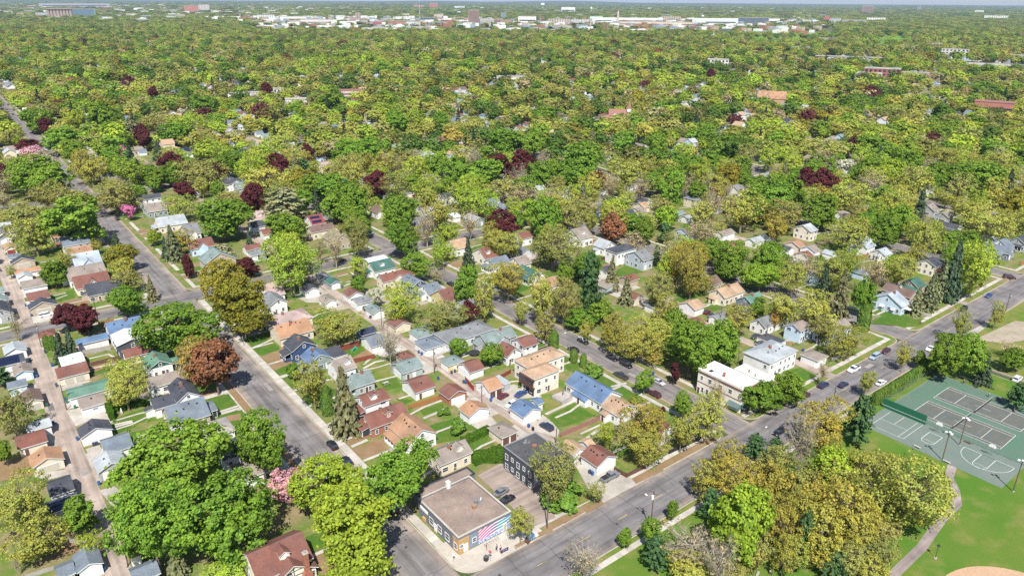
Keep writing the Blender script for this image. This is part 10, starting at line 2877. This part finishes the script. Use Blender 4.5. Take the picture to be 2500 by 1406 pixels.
def far_block(rec):
 name, label, x, y, wd, dp, h, colr, style, group = rec
 a = math.atan2(y, x) - math.pi / 2
 root = thing(name, label, {'water_tower': 'water tower', 'radio_mast': 'mast', 'smokestack': 'chimney', 'tower_crane': 'crane', 'road_bridge': 'bridge'}.get(name, 'building'), (x, y, -.1), a, group)
 wmat = mat('town_%.2f_%.2f_%.2f' % tuple(colr), colr, .8, .06, .05, .4, coord='World', spec=.2)
 if style == 'tank':
  b = MB(); b.tube((0, 0, 0), (0, 0, h * .62), wd * .12, wd * .10, 10); b.build('stem', M_TRIM, root)
  b = MB(); b.tube((0, 0, h * .55), (0, 0, h * .68), wd * .2, wd * .5, 14); b.tube((0, 0, h * .68), (0, 0, h * .9), wd * .5, wd * .5, 14); b.tube((0, 0, h * .9), (0, 0, h), wd * .5, wd * .1, 14); b.build('tank', M_TRIM, root); return
 if style == 'mast':
  b = MB(); b.tube((0, 0, 0), (0, 0, h), max(wd * .5, .7), max(wd * .22, .4), 4); b.build('lattice', wmat, root); 
  for k in range(4):
   b = MB(); b.tube((0, 0, h * (.3 + .2 * k)), (0, 0, h * (.3 + .2 * k) + 3), wd * .8, wd * .8, 6); b.build('antenna', M_STEEL, root)
  return
 if style == 'stack':
  b = MB(); b.tube((0, 0, 0), (0, 0, h), wd * .6, wd * .42, 12); b.build('shaft', wmat, root); b = MB(); b.tube((0, 0, h), (0, 0, h * 1.02), wd * .46, wd * .46, 12); b.build('rim', M_CONC, root); return
 if style == 'crane':
  b = MB(); b.tube((0, 0, 0), (0, 0, h), .9, .9, 4); b.build('mast', wmat, root); b = MB(); b.tube((-8, 0, h), (wd, 0, h * 1.12), .7, .5, 4); b.build('jib', wmat, root); return
 if style == 'bridge':
  b = MB(); b.box(-wd / 2, -dp / 2, h - 1.2, wd / 2, dp / 2, h); b.build('deck', M_RX, root)
  for s in (-1, 1):
   b = MB(); b.box(-wd / 2, s * dp / 2 - .25, h, wd / 2, s * dp / 2 + .25, h + 1.1); b.build('parapet', M_CONCB, root)
  for k in range(9):
   b = MB(); xx = -wd / 2 + wd * (k + .5) / 9; b.box(xx - 1.2, -dp / 2 + 1, -2, xx + 1.2, dp / 2 - 1, h - 1.2); b.build('pier', M_CONC, root)
   b = MB(); b.tube((xx, -dp / 2, h), (xx, -dp / 2, h + 7), .15, .1, 5); b.build('lamp_post', M_STEEL, root)
  return
 if style == 'silo':
  n = 8
  for k in range(n):
   b = MB(); b.tube((-wd / 2 + wd * (k + .5) / n, 0, 0), (-wd / 2 + wd * (k + .5) / n, 0, h), wd / n * .52, wd / n * .52, 12); b.build('silo', wmat, root)
  b = MB(); b.box(-wd / 2, -dp * .25, h, wd / 2, dp * .25, h * 1.1); b.build('head_house', wmat, root); b = MB(); b.box(-wd / 2, dp * .1, 0, wd / 2, dp, h * .9); b.build('wall', wmat, root); return
 if style == 'pitched':
  b = MB(); b.extrude([(-dp / 2, 0), (dp / 2, 0), (dp / 2, h * .55), (0, h * .98), (-dp / 2, h * .55)], -wd / 2, wd / 2, 'x'); b.build('wall', wmat, root)
  b = MB(); b.extrude([(-dp / 2 - .6, h * .53), (0, h), (dp / 2 + .6, h * .53), (dp / 2 + .6, h * .56), (0, h * 1.04), (-dp / 2 - .6, h * .56)], -wd / 2 - .5, wd / 2 + .5, 'x'); b.build('roof', roofm('gray'), root); return
 if style in ('church', 'tilechurch'):
  rf = roofm('orange') if style == 'tilechurch' else mat('church_red_roof', (.25, .125, .10), .85, .1, coord='World')
  b = MB(); b.extrude([(-dp / 2, 0), (dp / 2, 0), (dp / 2, h * .5), (0, h * .97), (-dp / 2, h * .5)], -wd / 2, wd / 2, 'x'); b.build('nave', wmat, root)
  b = MB(); b.extrude([(-dp / 2 - .5, h * .47), (0, h), (dp / 2 + .5, h * .47), (dp / 2 + .5, h * .5), (0, h * 1.04), (-dp / 2 - .5, h * .5)], -wd / 2 - .3, wd / 2 + .3, 'x'); b.build('roof', rf, root)
  cross_gable(root, wd, dp, 'x', h * .47, h * .53 / (dp / 2), rf, wmat, random, -wd * .18, .35)
  if style == 'church':
   b = MB(); b.box(-2, -2, 0, 2, 2, h * 1.15); t = b.build('tower', M_TRIM, root, (wd * .5 + 1, -dp * .3, 0)); b = MB(); b.frustum((-2.3, -2.3, 2.3, 2.3), (-.1, -.1, .1, .1), h * 1.15, h * 1.8); b.build('spire', rf, t)
   b = MB(); b.box(-wd * .4, -dp * .5, 0, wd * .1, 0, h * .4); b.build('annex', wallm('brick'), root, (-wd * .5, -dp * .5, 0))
  for k in range(5): window(root, -wd * .3 + k * wd * .15, -dp / 2, h * .25, 0, 1.0, 2.2)
  return
 b = MB(); b.box(-wd / 2, -dp / 2, 0, wd / 2, dp / 2, h); b.build('wall', wmat, root)
 b = MB(); b.box(-wd / 2 - .3, -dp / 2 - .3, h, wd / 2 + .3, dp / 2 + .3, h + max(.6, h * .04)); b.build('roof', {'light': M_TRIM, 'teal': mat('town_green_roof', (.16, .45, .28), .7), 'red': mat('town_red_roof', (.25, .12, .10), .8)}.get(style, M_CONC), root)
 st = max(1, int(h / 4.2))
 for k in range(min(st, 14)):
  z = (k + .55) * h / st
  if style in ('bands', 'tower'):
   b = MB(); b.box(-wd / 2 * .94, -dp / 2 - .08, z - h / st * .22, wd / 2 * .94, -dp / 2 - .0, z + h / st * .22); b.build('window_band', M_GLASS, root)
  elif style in ('grid', 'flats'):
   nn = max(3, int(wd / 6)); b = MB()
   for q in range(min(nn, 24)): b = MB(); xx = -wd / 2 + wd * (q + .5) / min(nn, 24); b.box(xx - wd / min(nn, 24) * .28, -dp / 2 - .08, z - h / st * .3, xx + wd / min(nn, 24) * .28, -dp / 2, z + h / st * .25); (b.build('window', M_GLASS, root) if k < 4 and min(nn, 24) < 14 else b.build('window', M_GLASS, root) if q % 2 else None)
  elif k == 0 and h > 6:
   b = MB(); b.box(-wd / 2 * .9, -dp / 2 - .08, h * .3, wd / 2 * .9, -dp / 2, h * .5); b.build('window_band', M_GLASS, root)
 if wd > 40 and style != 'tower':
  for q in range(4):
   b = MB(); xx = g.uniform(-.4, .4) * wd; yy = g.uniform(-.3, .3) * dp; b.box(xx - 2.5, yy - 2, h + .4, xx + 2.5, yy + 2, h + 2.6); b.build('roof_plant', M_STEEL, root)
for rec in TOWN: far_block(rec)
b = MB(); q = np.random.default_rng(5)
for k in range(1500):
 f = q.uniform(2700, 11500) ** 1.0
 if k < 600: s = q.uniform(-.72, -.2) * f; f = f if f > 3600 else f + 1500
 else: f = q.uniform(2750, 4700) if k < 1250 else f; s = q.uniform(-.33, .40) * f
 x, y = s * CYW - f * SYW, s * SYW + f * CYW; wd, dp, h = q.uniform(10, 55) * (f / 4500) ** .5, q.uniform(8, 30), q.uniform(6, 16)
 b.box(x - wd / 2, y - dp / 2, -.1, x + wd / 2, y + dp / 2, h, int(q.integers(0, 6)))
o = b.build('distant_sheds', [M_TRIM, M_TRIM, M_CONCB, wallm('tan'), roofm('lbluegray'), wallm('brick')]); o['kind'] = 'stuff'
b = MB(); nn = 90
for k in range(nn):
 a0, a1 = [R(90) + YAW + R(48) - R(96) * t / nn for t in (k, k + 1)]
 a0, a1 = [R(52.1) + R(48) - R(96) * t / nn for t in (k, k + 1)]
 z0, z1 = [28 + 26 * math.sin(a * 9) + 14 * math.sin(a * 31 + 1) for a in (a0, a1)]
 p = lambda a, r, z: (r * math.cos(a), r * math.sin(a), z)
 b.poly([p(a0, 19300, -.2), p(a1, 19300, -.2), p(a1, 21500, z1), p(a0, 21500, z0)]); b.poly([p(a0, 21500, z0), p(a1, 21500, z1), p(a1, 26000, -.2), p(a0, 26000, -.2)])
struct(b.build('hills', M_FAR))
if HAZE > 0:
 m = bpy.data.materials.new('haze_air'); m.use_nodes = True; t = m.node_tree; t.nodes.remove(t.nodes['Principled BSDF'])
 v = t.nodes.new('ShaderNodeVolumePrincipled'); v.inputs['Color'].default_value = (.48, .66, 1.0, 1); v.inputs['Density'].default_value = HAZE; v.inputs['Anisotropy'].default_value = .0
 t.links.new(v.outputs[0], t.nodes['Material Output'].inputs['Volume'])
 b = MB(); b.box(-27000, -27000, -1.2, 27000, 27000, 135); o = b.build('haze', m); o['kind'] = 'stuff'
